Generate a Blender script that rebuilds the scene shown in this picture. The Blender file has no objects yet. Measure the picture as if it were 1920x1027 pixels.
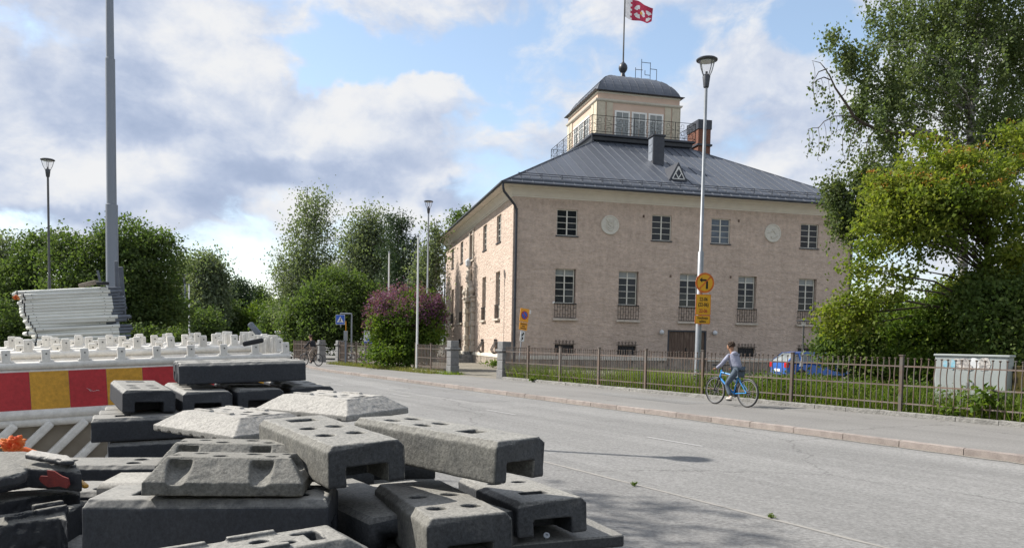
import bpy, bmesh, math, random
import numpy as np
from mathutils import Vector, Matrix, Euler, noise
random.seed(7); RNG = np.random.default_rng(7)
S = bpy.context.scene; COL = S.collection
PI = math.pi; R = math.radians

# ------------------------------------------------------------------ camera
FPX, U0, V0, EYE = 1443.0, 960.0, 720.0, 1.6
PITCH, ROLL = math.atan(79 / FPX), 0.018
fwd = Vector((0, math.cos(PITCH), -math.sin(PITCH)))
up0 = Vector((0, math.sin(PITCH), math.cos(PITCH))); rt0 = Vector((1, 0, 0))
c_rt = rt0 * math.cos(ROLL) + up0 * math.sin(ROLL)
c_up = up0 * math.cos(ROLL) - rt0 * math.sin(ROLL)
cam = bpy.data.cameras.new('camera'); camo = bpy.data.objects.new('camera', cam); COL.objects.link(camo)
cam.sensor_width = 36; cam.lens = FPX / 1920 * 36; cam.shift_y = (V0 - 513.5) / 1920
cam.clip_start = 0.05; cam.clip_end = 3000
m3 = Matrix((c_rt, c_up, -fwd)).transposed()
camo.matrix_world = Matrix.Translation((0, 0, EYE)) @ m3.to_4x4()
S.camera = camo

def at(u, v, Y):
    r = c_rt * (u - U0) / FPX - c_up * (v - V0) / FPX + fwd
    return Vector((0, 0, EYE)) + r * (Y / r.y)
def px(n, Y): return n * Y / FPX

# ------------------------------------------------------------------ light
SUN_AZ, SUN_EL = R(-74), R(42)
sd = Vector((math.sin(SUN_AZ) * math.cos(SUN_EL), math.cos(SUN_AZ) * math.cos(SUN_EL), math.sin(SUN_EL)))
sl = bpy.data.lights.new('sun', 'SUN'); sl.energy = 5.0; sl.angle = R(0.5); sl.color = (1, .95, .87)
so = bpy.data.objects.new('sun', sl); COL.objects.link(so); so.rotation_euler = sd.to_track_quat('Z', 'Y').to_euler()
S.view_settings.view_transform = 'Standard'; S.view_settings.look = 'None'
S.view_settings.gamma = 1; S.view_settings.use_curve_mapping = False
S.view_settings.exposure = 0.66

W = bpy.data.worlds.new('World'); S.world = W; W.use_nodes = True
nt = W.node_tree; nt.nodes.clear(); L = nt.links
def nd(t, **k):
    n = nt.nodes.new(t)
    for a, b in k.items(): setattr(n, a, b)
    return n
def setin(n, i, v):
    if hasattr(v, 'is_linked') or isinstance(v, bpy.types.NodeSocket): L.new(v, n.inputs[i])
    else: n.inputs[i].default_value = v
def mth(op, a, b=0.0, clamp=False):
    n = nd('ShaderNodeMath', operation=op); n.use_clamp = clamp; setin(n, 0, a); setin(n, 1, b); return n.outputs[0]
def vm(op, a, b=(0, 0, 0), out=0):
    n = nd('ShaderNodeVectorMath', operation=op); setin(n, 0, a); setin(n, 1, b); return n.outputs[out]
def mapr(v, a, b, c=0.0, d=1.0, smooth=True):
    n = nd('ShaderNodeMapRange'); n.interpolation_type = 'SMOOTHSTEP' if smooth else 'LINEAR'
    setin(n, 0, v); n.inputs[1].default_value = a; n.inputs[2].default_value = b; n.inputs[3].default_value = c; n.inputs[4].default_value = d
    return n.outputs[0]
def noi(vec, sc, det=6, rough=.55, dist=0.0, out=0, lac=2.0):
    n = nd('ShaderNodeTexNoise'); L.new(vec, n.inputs['Vector']); n.inputs['Scale'].default_value = sc
    n.inputs['Detail'].default_value = det; n.inputs['Roughness'].default_value = rough; n.inputs['Distortion'].default_value = dist
    n.inputs['Lacunarity'].default_value = lac
    return n.outputs[out]
sky = nd('ShaderNodeTexSky', sky_type='NISHITA'); sky.sun_disc = False
sky.sun_elevation = SUN_EL; sky.sun_rotation = SUN_AZ; sky.air_density = 1.0; sky.dust_density = .6; sky.ozone_density = 1.5
tc = nd('ShaderNodeTexCoord'); gen = tc.outputs['Generated']
sp = nd('ShaderNodeSeparateXYZ'); L.new(gen, sp.inputs[0])
az = mth('ARCTAN2', sp.outputs[0], sp.outputs[1]); el = mth('ARCSINE', sp.outputs[2])
cb = nd('ShaderNodeCombineXYZ'); L.new(az, cb.inputs[0]); L.new(el, cb.inputs[1])
# cloud plane coordinates (flat bases recede towards the horizon)
den = mth('ADD', mth('MAXIMUM', sp.outputs[2], 0.0), 0.32)
pl = nd('ShaderNodeCombineXYZ'); L.new(mth('DIVIDE', sp.outputs[0], den), pl.inputs[0]); L.new(mth('DIVIDE', sp.outputs[1], den), pl.inputs[1])
warp = vm('SCALE', vm('SUBTRACT', noi(gen, 6, 5, .6, out=1), (.5, .5, .5)))
warp.node.inputs['Scale'].default_value = .16
cbw = vm('ADD', cb.outputs[0], warp)
def bump(u, v, ru, rv, wgt):
    d = at(u, v, 1000.0) - Vector((0, 0, EYE)); d.normalize()
    a0, e0 = math.atan2(d.x, d.y), math.asin(d.z)
    q = vm('MULTIPLY', vm('SUBTRACT', cbw, (a0, e0, 0)), (FPX / ru, FPX / rv, 0))
    ln = vm('LENGTH', q, out=1)
    return mapr(ln, 1.15, .35, 0, wgt)
def total(lst):
    r = lst[0]
    for x in lst[1:]: r = mth('ADD', r, x)
    return r
csc = vm('MULTIPLY', cb.outputs[0], (1.0, 1.55, 0))
def fbm(off):
    q = vm('ADD', csc, off); w_ = vm('SCALE', vm('SUBTRACT', noi(q, 5.0, 3, .55, out=1), (.5, .5, .5))); w_.node.inputs['Scale'].default_value = .12
    return noi(vm('ADD', q, w_), 4.6, 12, .60)
n1 = noi(pl.outputs[0], 2.2, 8, .60, .3)
n2 = fbm((3.7, 1.3, 0)); n2s = fbm((3.7 - .030, 1.3 + .045, 0))
n3 = noi(gen, 2.2, 3, .5)
# openings of blue (negative) and extra cover (positive)
cov = total([bump(680, 100, 170, 55, -.34), bump(1040, 85, 230, 80, -.26), bump(960, 190, 150, 50, -.20), bump(1320, 60, 130, 60, -.10), bump(860, 110, 120, 60, -.16),
             bump(1560, 70, 90, 70, -.3), bump(560, 30, 120, 30, -.1), bump(850, 165, 100, 40, .24), bump(1420, 200, 170, 110, .25), bump(300, 250, 460, 170, .25),
             bump(620, 250, 300, 150, .2), bump(200, 450, 400, 100, .1), bump(1230, 110, 60, 110, -.12), bump(320, 20, 330, 60, .18)])
dens = mth('ADD', mth('ADD', mth('MULTIPLY', n1, .35), mth('MULTIPLY', n2, 1.75)), cov)
alpha = mapr(dens, .80, 1.12)
dk = total([bump(205, 178, 165, 90, .36), bump(300, 232, 80, 45, .14), bump(570, 330, 190, 34, .28), bump(600, 285, 260, 40, .06), bump(400, 320, 100, 50, .08),
            bump(60, 412, 190, 22, .28), bump(850, 365, 80, 22, .5), bump(480, 440, 70, 30, .3), bump(1500, 265, 150, 55, .26), bump(410, 372, 80, 40, .2), bump(950, 300, 240, 34, .10)])
lt = total([bump(560, 430, 400, 70, .08), bump(30, 320, 200, 75, .12), bump(420, 130, 150, 120, .12), bump(850, 160, 100, 45, .16), bump(1400, 180, 120, 70, .14), bump(620, 200, 160, 50, .12), bump(250, 350, 160, 50, .1), bump(460, 430, 70, 25, .15)])
n4 = noi(gen, 8, 9, .58, .5)
slope = mth('MULTIPLY', mth('SUBTRACT', n2s, n2), 2.1)
shade = mth('ADD', mth('ADD', mth('SUBTRACT', mth('ADD', mth('MULTIPLY', n4, .34), mth('MULTIPLY', noi(csc, 15, 9, .62, .3), .34)), lt), dk), mth('ADD', slope, mth('MULTIPLY', mth('SUBTRACT', dens, 1.1), .12)))
cr = nd('ShaderNodeValToRGB'); L.new(shade, cr.inputs[0])
cr.color_ramp.interpolation = 'B_SPLINE'
els = cr.color_ramp.elements
els[0].position = .12; els[0].color = (.97, .98, 1.0, 1)
els[1].position = 1.0; els[1].color = (.42, .51, .70, 1)
e = els.new(.34); e.color = (.79, .845, .955, 1)
e = els.new(.66); e.color = (.54, .63, .82, 1)
cloudc = vm('SCALE', cr.outputs[0]); cloudc.node.inputs['Scale'].default_value = 6.75
skyc = vm('MULTIPLY', sky.outputs[0], (1.55, 1.42, 1.30))
skyc = vm('ADD', skyc, (.75, 1.0, 1.25))
mx = nd('ShaderNodeMix', data_type='RGBA'); L.new(alpha, mx.inputs[0]); L.new(skyc, mx.inputs[6]); L.new(cloudc, mx.inputs[7])
bg = nd('ShaderNodeBackground'); L.new(mx.outputs[2], bg.inputs[0]); bg.inputs[1].default_value = 0.085
wo = nd('ShaderNodeOutputWorld'); L.new(bg.outputs[0], wo.inputs[0])

# ------------------------------------------------------------------ materials
def mat(name, col, rough=.8, metal=0.0, col2=None, nscale=6.0, namt=.5, bump=0.0, bscale=40.0, bdist=.004, spec=.5, stretch=(1, 1, 1), speck=None, trans=0.0, dust=None, rnd=0.0, det=6, bdet=5, coat=0, bstretch=None, road=0.0, cracks=0.0, streak=0.0):
    """procedural material: two colours mixed by noise, optional fine speckle, bump, dust on upward faces, per-object variation"""
    m = bpy.data.materials.new(name); m.use_nodes = True
    t = m.node_tree; t.nodes.clear(); l = t.links
    def N(ty, **k):
        n = t.nodes.new(ty)
        for a, b in k.items(): setattr(n, a, b)
        return n
    out = N('ShaderNodeOutputMaterial'); p = N('ShaderNodeBsdfPrincipled')
    p.inputs['Roughness'].default_value = rough; p.inputs['Metallic'].default_value = metal
    p.inputs['Specular IOR Level'].default_value = spec
    if coat: p.inputs['Coat Weight'].default_value = coat; p.inputs['Coat Roughness'].default_value = .1
    c = N('ShaderNodeTexCoord'); mp = N('ShaderNodeMapping'); mp.inputs['Scale'].default_value = stretch
    oi = N('ShaderNodeObjectInfo'); ad = N('ShaderNodeVectorMath', operation='MULTIPLY_ADD')
    l.new(oi.outputs['Random'], ad.inputs[0]); ad.inputs[1].default_value = (17, 9, 5); l.new(c.outputs['Object'], ad.inputs[2])
    l.new(ad.outputs[0], mp.inputs[0]); vec = mp.outputs[0]
    n = N('ShaderNodeTexNoise'); l.new(vec, n.inputs['Vector']); n.inputs['Scale'].default_value = nscale; n.inputs['Detail'].default_value = det; n.inputs['Roughness'].default_value = .6
    r = N('ShaderNodeMapRange'); l.new(n.outputs[0], r.inputs[0]); r.inputs[1].default_value = .5 - namt / 2 * .6; r.inputs[2].default_value = .5 + namt / 2 * .6
    mix = N('ShaderNodeMix', data_type='RGBA'); l.new(r.outputs[0], mix.inputs[0])
    c2 = col2 or tuple(x * .72 for x in col)
    mix.inputs[6].default_value = (*col, 1); mix.inputs[7].default_value = (*c2, 1); cur = mix.outputs[2]
    if dust:
        g = N('ShaderNodeNewGeometry'); s = N('ShaderNodeSeparateXYZ'); l.new(g.outputs['True Normal'], s.inputs[0])
        dn = N('ShaderNodeTexNoise'); l.new(vec, dn.inputs['Vector']); dn.inputs['Scale'].default_value = 14; dn.inputs['Detail'].default_value = 8; dn.inputs['Roughness'].default_value = .7
        a = N('ShaderNodeMath', operation='MULTIPLY_ADD'); l.new(dn.outputs[0], a.inputs[0]); a.inputs[1].default_value = .9; l.new(s.outputs[2], a.inputs[2])
        dr = N('ShaderNodeMapRange'); l.new(a.outputs[0], dr.inputs[0]); dr.inputs[1].default_value = .62; dr.inputs[2].default_value = 1.45; dr.inputs[4].default_value = dust[1]
        dm = N('ShaderNodeMix', data_type='RGBA'); l.new(dr.outputs[0], dm.inputs[0]); l.new(cur, dm.inputs[6]); dm.inputs[7].default_value = (*dust[0], 1); cur = dm.outputs[2]
    if speck:
        sn = N('ShaderNodeTexNoise'); l.new(c.outputs['Object'], sn.inputs['Vector']); sn.inputs['Scale'].default_value = speck[1]; sn.inputs['Detail'].default_value = 5; sn.inputs['Roughness'].default_value = .8
        sr = N('ShaderNodeMapRange'); l.new(sn.outputs[0], sr.inputs[0]); sr.inputs[1].default_value = .3; sr.inputs[2].default_value = .7; sr.inputs[3].default_value = 1 - speck[0]; sr.inputs[4].default_value = 1 + speck[0]
        sm = N('ShaderNodeVectorMath', operation='SCALE'); l.new(cur, sm.inputs[0]); l.new(sr.outputs[0], sm.inputs['Scale']); cur = sm.outputs[0]
    if road:
        rmp = N('ShaderNodeMapping'); rmp.inputs['Rotation'].default_value = (0, 0, -math.atan2(.8508, -.5255)); l.new(c.outputs['Object'], rmp.inputs[0])
        rs = N('ShaderNodeMapping'); rs.inputs['Scale'].default_value = (.05, 1.1, 1); l.new(rmp.outputs[0], rs.inputs[0])
        rn = N('ShaderNodeTexNoise'); l.new(rs.outputs[0], rn.inputs['Vector']); rn.inputs['Scale'].default_value = 1.0; rn.inputs['Detail'].default_value = 6; rn.inputs['Roughness'].default_value = .65
        rq = N('ShaderNodeMapRange'); l.new(rn.outputs[0], rq.inputs[0]); rq.inputs[1].default_value = .32; rq.inputs[2].default_value = .68; rq.inputs[3].default_value = 1 - road; rq.inputs[4].default_value = 1 + road * .7
        rv = N('ShaderNodeVectorMath', operation='SCALE'); l.new(cur, rv.inputs[0]); l.new(rq.outputs[0], rv.inputs['Scale']); cur = rv.outputs[0]
    if streak:
        sm_ = N('ShaderNodeMapping'); sm_.inputs['Scale'].default_value = (1.3, 1.3, .14); l.new(c.outputs['Object'], sm_.inputs[0])
        st_ = N('ShaderNodeTexNoise'); l.new(sm_.outputs[0], st_.inputs['Vector']); st_.inputs['Scale'].default_value = 1.6; st_.inputs['Detail'].default_value = 7; st_.inputs['Roughness'].default_value = .68
        sq_ = N('ShaderNodeMapRange'); l.new(st_.outputs[0], sq_.inputs[0]); sq_.inputs[1].default_value = .34; sq_.inputs[2].default_value = .60; sq_.inputs[3].default_value = 1 - streak; sq_.inputs[4].default_value = 1.03
        sv_ = N('ShaderNodeVectorMath', operation='SCALE'); l.new(cur, sv_.inputs[0]); l.new(sq_.outputs[0], sv_.inputs['Scale']); cur = sv_.outputs[0]
    if cracks:
        cn = N('ShaderNodeTexNoise'); l.new(c.outputs['Object'], cn.inputs['Vector']); cn.inputs['Scale'].default_value = 1.1; cn.inputs['Detail'].default_value = 6; cn.inputs['Roughness'].default_value = .7
        ca = N('ShaderNodeVectorMath', operation='MULTIPLY_ADD'); l.new(cn.outputs[1], ca.inputs[0]); ca.inputs[1].default_value = (.9, .9, 0); l.new(c.outputs['Object'], ca.inputs[2])
        cv = N('ShaderNodeTexVoronoi', feature='DISTANCE_TO_EDGE'); l.new(ca.outputs[0], cv.inputs['Vector']); cv.inputs['Scale'].default_value = .16
        cq = N('ShaderNodeMapRange'); l.new(cv.outputs[0], cq.inputs[0]); cq.inputs[1].default_value = .0; cq.inputs[2].default_value = .0035; cq.inputs[3].default_value = 1 - cracks; cq.inputs[4].default_value = 1
        cx_ = N('ShaderNodeVectorMath', operation='SCALE'); l.new(cur, cx_.inputs[0]); l.new(cq.outputs[0], cx_.inputs['Scale']); cur = cx_.outputs[0]
    if rnd:
        rr = N('ShaderNodeMapRange'); l.new(oi.outputs['Random'], rr.inputs[0]); rr.inputs[3].default_value = 1 - rnd; rr.inputs[4].default_value = 1 + rnd
        rm = N('ShaderNodeVectorMath', operation='SCALE'); l.new(cur, rm.inputs[0]); l.new(rr.outputs[0], rm.inputs['Scale']); cur = rm.outputs[0]
    l.new(cur, p.inputs['Base Color'])
    if bump:
        bmp = N('ShaderNodeMapping'); bmp.inputs['Scale'].default_value = bstretch or stretch; l.new(ad.outputs[0], bmp.inputs[0])
        bn = N('ShaderNodeTexNoise'); l.new(bmp.outputs[0], bn.inputs['Vector']); bn.inputs['Scale'].default_value = bscale; bn.inputs['Detail'].default_value = bdet; bn.inputs['Roughness'].default_value = .65
        b = N('ShaderNodeBump'); l.new(bn.outputs[0], b.inputs['Height']); b.inputs['Strength'].default_value = bump; b.inputs['Distance'].default_value = bdist
        l.new(b.outputs[0], p.inputs['Normal'])
    sh = p.outputs[0]
    if trans:
        tr = N('ShaderNodeBsdfTranslucent'); l.new(cur, tr.inputs[0])
        ms = N('ShaderNodeMixShader'); ms.inputs[0].default_value = trans; l.new(sh, ms.inputs[1]); l.new(tr.outputs[0], ms.inputs[2]); sh = ms.outputs[0]
    l.new(sh, out.inputs[0])
    return m

def leafmat(name, c1, c2, c3, trans=.4, rough=.5):
    m = bpy.data.materials.new(name); m.use_nodes = True
    t = m.node_tree; t.nodes.clear(); l = t.links; N = t.nodes.new
    out = N('ShaderNodeOutputMaterial'); p = N('ShaderNodeBsdfPrincipled'); p.inputs['Roughness'].default_value = .65; p.inputs['Specular IOR Level'].default_value = .18
    g = N('ShaderNodeNewGeometry'); c = N('ShaderNodeTexCoord')
    cr = N('ShaderNodeValToRGB'); l.new(g.outputs['Random Per Island'], cr.inputs[0])
    cr.color_ramp.elements[0].color = (*c1, 1); cr.color_ramp.elements[1].color = (*c2, 1)
    n = N('ShaderNodeTexNoise'); l.new(c.outputs['Object'], n.inputs['Vector']); n.inputs['Scale'].default_value = .7; n.inputs['Detail'].default_value = 3
    r = N('ShaderNodeMapRange'); l.new(n.outputs[0], r.inputs[0]); r.inputs[1].default_value = .42; r.inputs[2].default_value = .62; r.inputs[4].default_value = .75
    mx = N('ShaderNodeMix'); mx.data_type = 'RGBA'; l.new(r.outputs[0], mx.inputs[0]); l.new(cr.outputs[0], mx.inputs[6]); mx.inputs[7].default_value = (*c3, 1)
    l.new(mx.outputs[2], p.inputs['Base Color'])
    tr = N('ShaderNodeBsdfTranslucent')
    br = N('ShaderNodeVectorMath'); br.operation = 'MULTIPLY'; l.new(mx.outputs[2], br.inputs[0]); br.inputs[1].default_value = (1.25, 1.35, .6); l.new(br.outputs[0], tr.inputs[0])
    ms = N('ShaderNodeMixShader'); ms.inputs[0].default_value = trans; l.new(p.outputs[0], ms.inputs[1]); l.new(tr.outputs[0], ms.inputs[2]); l.new(ms.outputs[0], out.inputs[0])
    return m

M = {}
M['asphalt'] = mat('asphalt', (.218, .215, .209), .9, col2=(.178, .176, .172), nscale=.35, namt=.9, bump=.5, bscale=160, bdist=.006, speck=(.42, 22), spec=.3, road=.20, cracks=.45)
M['asphalt_lane'] = mat('asphalt_lane', (.200, .197, .191), .9, col2=(.155, .153, .15), nscale=.5, namt=.9, bump=.5, bscale=130, bdist=.006, speck=(.46, 22), spec=.3, road=.16, cracks=.45)
M['pavement'] = mat('pavement_asphalt', (.208, .202, .193), .9, col2=(.17, .164, .157), nscale=.4, namt=.9, bump=.4, bscale=140, bdist=.005, speck=(.32, 22), spec=.3, road=.12, cracks=.4)
M['kerb'] = mat('reddish_granite', (.275, .238, .215), .85, col2=(.20, .17, .155), nscale=5, bump=.6, bscale=60, bdist=.01, speck=(.3, 90), rnd=.12)
M['granite'] = mat('grey_granite', (.29, .282, .265), .85, col2=(.17, .165, .155), nscale=7, bump=1, bscale=22, bdist=.03, speck=(.35, 80), rnd=.12)
M['ground'] = mat('ground_earth', (.085, .10, .035), .95, col2=(.06, .075, .025), nscale=1.5, bump=.6, bscale=20, bdist=.05)
M['yard'] = mat('yard_gravel', (.20, .18, .15), .95, col2=(.13, .12, .09), nscale=1.2, bump=.6, bscale=60, bdist=.02, speck=(.4, 30))
M['stone'] = mat('pillar_granite', (.20, .20, .20), .85, col2=(.15, .15, .15), nscale=8, bump=.6, bscale=50, bdist=.01, speck=(.3, 90), rnd=.06)
M['plaster'] = mat('pink_plaster', (.575, .462, .385), .9, col2=(.45, .36, .298), nscale=1.1, namt=.85, bump=1.0, bscale=3.2, bdist=.11, stretch=(.6, .6, 1.9), speck=(.22, 3.5), spec=.2, bstretch=(.75, .75, 2.0), bdet=7, streak=.08)
M['plaster_belv'] = mat('belvedere_pink_plaster', (.60, .45, .36), .9, col2=(.55, .41, .33), nscale=1, bump=.2, bscale=30, spec=.2)
M['cream'] = mat('cream_paint', (.68, .60, .47), .75, col2=(.62, .545, .43), nscale=2, spec=.3, bump=.15, bscale=25)
M['pilaster'] = mat('ochre_cream_pilaster', (.57, .51, .40), .8, col2=(.48, .425, .33), nscale=2.5, spec=.3)
M['cornice'] = mat('cornice_paint', (.66, .62, .54), .75, col2=(.60, .56, .49), nscale=1.5, spec=.3)
M['white'] = mat('white_paint', (.80, .79, .76), .55, col2=(.72, .71, .68), nscale=3)
M['winframe'] = mat('pale_window_paint', (.64, .62, .55), .5, col2=(.58, .56, .50), nscale=4)
M['roof'] = mat('dark_sheet_metal', (.098, .110, .135), .48, .25, col2=(.075, .085, .105), nscale=1.6, namt=.8, bump=.12, bscale=2.5, bdist=.03, rnd=.10, spec=.5)
M['darkmetal'] = mat('dark_painted_metal', (.03, .033, .045), .45, .2, col2=(.045, .05, .06), nscale=5)
M['iron'] = mat('wrought_iron', (.022, .022, .024), .6, .3, nscale=10)
M['fence'] = mat('rusty_fence_iron', (.125, .118, .111), .75, .15, col2=(.135, .085, .06), nscale=3.0, namt=.6, bump=.4, bscale=60, bdist=.004, rnd=.2)
M['brick'] = mat('chimney_brick', (.235, .105, .07), .9, col2=(.15, .065, .048), nscale=9, bump=.6, bscale=20, bdist=.02, rnd=.2)
M['mortar'] = mat('chimney_mortar', (.30, .25, .21), .95)
M['glass'] = mat('dark_window_glass', (.010, .012, .016), .07, col2=(.020, .023, .028), nscale=1.4, spec=.32, rnd=.4)
M['glass_pale'] = mat('pale_blue_window_glass', (.10, .125, .155), .12, col2=(.06, .075, .095), nscale=2.5, spec=.4, rnd=.3)  # paler, bluer glass colour for one upper window
M['glass_blind'] = mat('grey_blind_behind_glass', (.26, .27, .26), .15, col2=(.20, .22, .22), nscale=2.5, spec=.6, rnd=.15)
M['door'] = mat('weathered_brown_door', (.075, .045, .032), .8, col2=(.16, .115, .085), nscale=2.2, namt=.5, stretch=(5, 5, .6), bump=.3, bscale=12)
M['portal'] = mat('portal_sandstone', (.56, .50, .43), .85, col2=(.42, .37, .31), nscale=2.5, bump=.5, bscale=18, bdist=.02)
M['plinthstone'] = mat('rough_plinth_stone', (.36, .30, .24), .9, col2=(.22, .19, .16), nscale=2.5, bump=1, bscale=6, bdist=.05, rnd=.15)
M['medallion'] = mat('pale_stone_medallion', (.60, .575, .51), .8, col2=(.54, .51, .45), nscale=5)
M['galv'] = mat('galvanised_steel', (.30, .315, .335), .5, .55, col2=(.23, .245, .26), nscale=3)
M['greypole'] = mat('grey_painted_pole', (.20, .225, .265), .5, .2, col2=(.21, .23, .265), nscale=2)
M['slimpole'] = mat('dark_grey_pole', (.10, .10, .10), .5, .3, nscale=4)
M['lampdark'] = mat('lamp_head_dark_metal', (.07, .075, .085), .45, .4)
M['lampglass'] = mat('lamp_diffuser', (.62, .64, .66), .25, col2=(.55, .57, .6))
M['wpole'] = mat('white_flagpole', (.74, .74, .73), .4, col2=(.66, .66, .65))
M['plastic'] = mat('white_barrier_plastic', (.76, .74, .70), .55, col2=(.54, .51, .455), nscale=5, namt=1.3, spec=.4, bump=.15, bscale=12, bdist=.01, rnd=.09, speck=(.16, 22))
M['pinkstrip'] = mat('faded_pink_band', (.66, .50, .43), .6, col2=(.60, .44, .38), nscale=4)
M['web'] = mat('shadowed_beige_plastic', (.40, .35, .28), .7, col2=(.26, .22, .17), nscale=5, namt=.9)  # shadow in the gaps behind the barrier slats, put into this darker beige
M['red'] = mat('red_reflective_film', (.44, .028, .035), .42, col2=(.38, .024, .03), nscale=3, speck=(.24, 30))
M['amber'] = mat('amber_reflective_film', (.58, .30, .03), .42, col2=(.50, .26, .028), nscale=3, speck=(.24, 30))
M['stackpl'] = mat('white_tube_plastic', (.70, .70, .65), .5, col2=(.58, .585, .54), nscale=3, namt=.7, rnd=.08)
M['footgrey'] = mat('grey_rubber_foot', (.13, .15, .18), .7, col2=(.09, .10, .125), nscale=6, rnd=.2)
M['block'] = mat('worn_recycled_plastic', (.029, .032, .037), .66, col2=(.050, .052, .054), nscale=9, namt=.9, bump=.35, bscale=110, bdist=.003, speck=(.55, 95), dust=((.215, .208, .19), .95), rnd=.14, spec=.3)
M['blockdark'] = mat('shade_darkened_recycled_plastic', (.023, .026, .033), .6, col2=(.036, .039, .045), nscale=6, namt=.9, bump=.25, bscale=110, bdist=.002, speck=(.35, 95), dust=((.24, .232, .212), .95), rnd=.15, spec=.3)  # darker copy of the block plastic, lack of skylight put into its colour
M['blockside'] = mat('rough_grey_and_sunlit_plastic', (.165, .16, .142), .85, col2=(.075, .075, .072), nscale=16, namt=1.0, bump=.6, bscale=85, bdist=.005, speck=(.48, 95), dust=((.21, .203, .184), .8), rnd=.10, spec=.22)  # grey plastic, also the painted sunlit long sides of the two-tone feet
M['blockpale'] = mat('sun_bleached_plastic', (.27, .262, .243), .8, col2=(.17, .165, .155), nscale=8, namt=.8, bump=.35, bscale=80, bdist=.003, speck=(.45, 85), dust=((.35, .335, .31), .6), rnd=.08, spec=.3)
M['redpaint'] = mat('faded_red_paint', (.24, .028, .022), .8, col2=(.10, .02, .02), nscale=30, namt=1.0, bump=.4, bscale=90)
M['orange_cloth'] = mat('orange_mesh_cloth', (.66, .09, .02), .8, col2=(.72, .36, .10), nscale=14, trans=.3)
M['signorange'] = mat('orange_sign_film', (.80, .34, .016), .5, col2=(.74, .31, .015), nscale=4)
M['signyellow'] = mat('amber_sign_film', (.74, .385, .02), .5, col2=(.68, .35, .02), nscale=4)
M['signrim'] = mat('orange_sign_rim', (.72, .17, .02), .5)
M['signblack'] = mat('black_sign_print', (.012, .012, .012), .5)
M['signred'] = mat('red_sign_print', (.45, .03, .03), .5)
M['signblue'] = mat('blue_sign_film', (.03, .12, .55), .45)
M['signwhite'] = mat('white_sign_film', (.78, .79, .80), .45)
M['signback'] = mat('grey_sign_back', (.38, .39, .40), .5, .5)
M['cabinet'] = mat('grey_green_cabinet', (.36, .39, .385), .6, col2=(.31, .335, .33), nscale=3, namt=.7)
M['poster'] = mat('torn_poster_paper', (.62, .58, .54), .85, col2=(.22, .21, .21), nscale=16, namt=.35)
M['posterblue'] = mat('blue_poster_scrap', (.16, .45, .58), .8, col2=(.5, .55, .58), nscale=10)
M['bark'] = mat('brown_bark', (.085, .065, .05), .95, col2=(.05, .04, .03), nscale=5, bump=.8, bscale=12, bdist=.03)
M['birchbark'] = mat('birch_bark', (.50, .48, .44), .85, col2=(.07, .06, .055), nscale=3.5, namt=.4, stretch=(1, 1, 3), bump=.4, bscale=12)
M['twig'] = mat('grey_brown_twig', (.12, .095, .075), .9)
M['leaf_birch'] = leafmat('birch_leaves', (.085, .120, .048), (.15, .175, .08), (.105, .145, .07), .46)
M['leaf_birch_far'] = leafmat('hazy_birch_leaves', (.11, .145, .09), (.18, .20, .135), (.13, .165, .105), .45)  # distance haze mixed into the leaf colour, paler and greyer than near birch
M['leaf_maple'] = leafmat('maple_leaves', (.125, .170, .028), (.23, .245, .045), (.10, .15, .03), .5)
M['leaf_green'] = leafmat('broad_green_leaves', (.062, .10, .036), (.115, .15, .052), (.072, .112, .04), .48)
M['leaf_bright'] = leafmat('bright_green_leaves', (.065, .12, .020), (.14, .18, .032), (.065, .11, .022), .45)
M['leaf_lilac'] = leafmat('lilac_leaves', (.070, .120, .034), (.165, .20, .065), (.085, .135, .04), .48)
M['leaf_dark'] = leafmat('dark_green_needles', (.035, .06, .035), (.06, .085, .045), (.04, .07, .038), .2)
M['leaf_grass'] = leafmat('grass_blades', (.10, .165, .022), (.21, .25, .045), (.13, .18, .03), .45)
M['leaf_dry'] = leafmat('dry_grass', (.16, .17, .05), (.28, .25, .10), (.12, .15, .04), .3)
M['blossom'] = leafmat('purple_lilac_blossom', (.13, .045, .11), (.25, .115, .20), (.15, .07, .125), .3)
M['seedheads'] = leafmat('rusty_seed_heads', (.30, .13, .03), (.40, .20, .05), (.26, .16, .03), .3)
M['palehead'] = leafmat('faded_blossom_heads', (.25, .16, .09), (.36, .27, .17), (.22, .18, .10), .3)
M['carblue'] = mat('blue_car_paint', (.025, .13, .50), .28, .25, col2=(.022, .115, .45), coat=.8)
M['carglass'] = mat('car_window_glass', (.10, .12, .13), .05, col2=(.30, .33, .34), nscale=2, spec=.7)
M['tyre'] = mat('black_tyre_rubber', (.022, .022, .023), .8)
M['alloy'] = mat('pale_wheel_cover', (.45, .45, .45), .4, .5)
M['taillight'] = mat('red_tail_light', (.45, .015, .02), .25)
M['bikeblue'] = mat('bright_blue_bicycle_paint', (.02, .26, .68), .35, coat=.5)
M['bikeblack'] = mat('black_bicycle_parts', (.02, .02, .022), .5)
M['skin'] = mat('skin_tone', (.33, .17, .10), .6)
M['skinpale'] = mat('skin_light', (.50, .30, .21), .6)
M['hair'] = mat('dark_curly_hair', (.028, .016, .010), .8, col2=(.06, .035, .02), nscale=60, bump=1, bscale=70, bdist=.02)
M['hoodie'] = mat('pale_lavender_hoodie', (.29, .30, .38), .9, col2=(.21, .22, .29), nscale=6, bump=.5, bscale=14, bdist=.03)
M['jeans'] = mat('faded_blue_jeans', (.075, .10, .13), .9, col2=(.065, .09, .125), nscale=6, bump=.5, bscale=18, bdist=.02)
M['shoe'] = mat('off_white_trainers', (.55, .50, .45), .8)
M['blackcloth'] = mat('black_clothing', (.014, .015, .02), .9)
M['khaki'] = mat('beige_trousers', (.30, .25, .21), .9)
M['wood'] = mat('weathered_grey_wood', (.24, .20, .16), .85, col2=(.14, .12, .10), nscale=4, stretch=(1, 8, 8))
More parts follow.
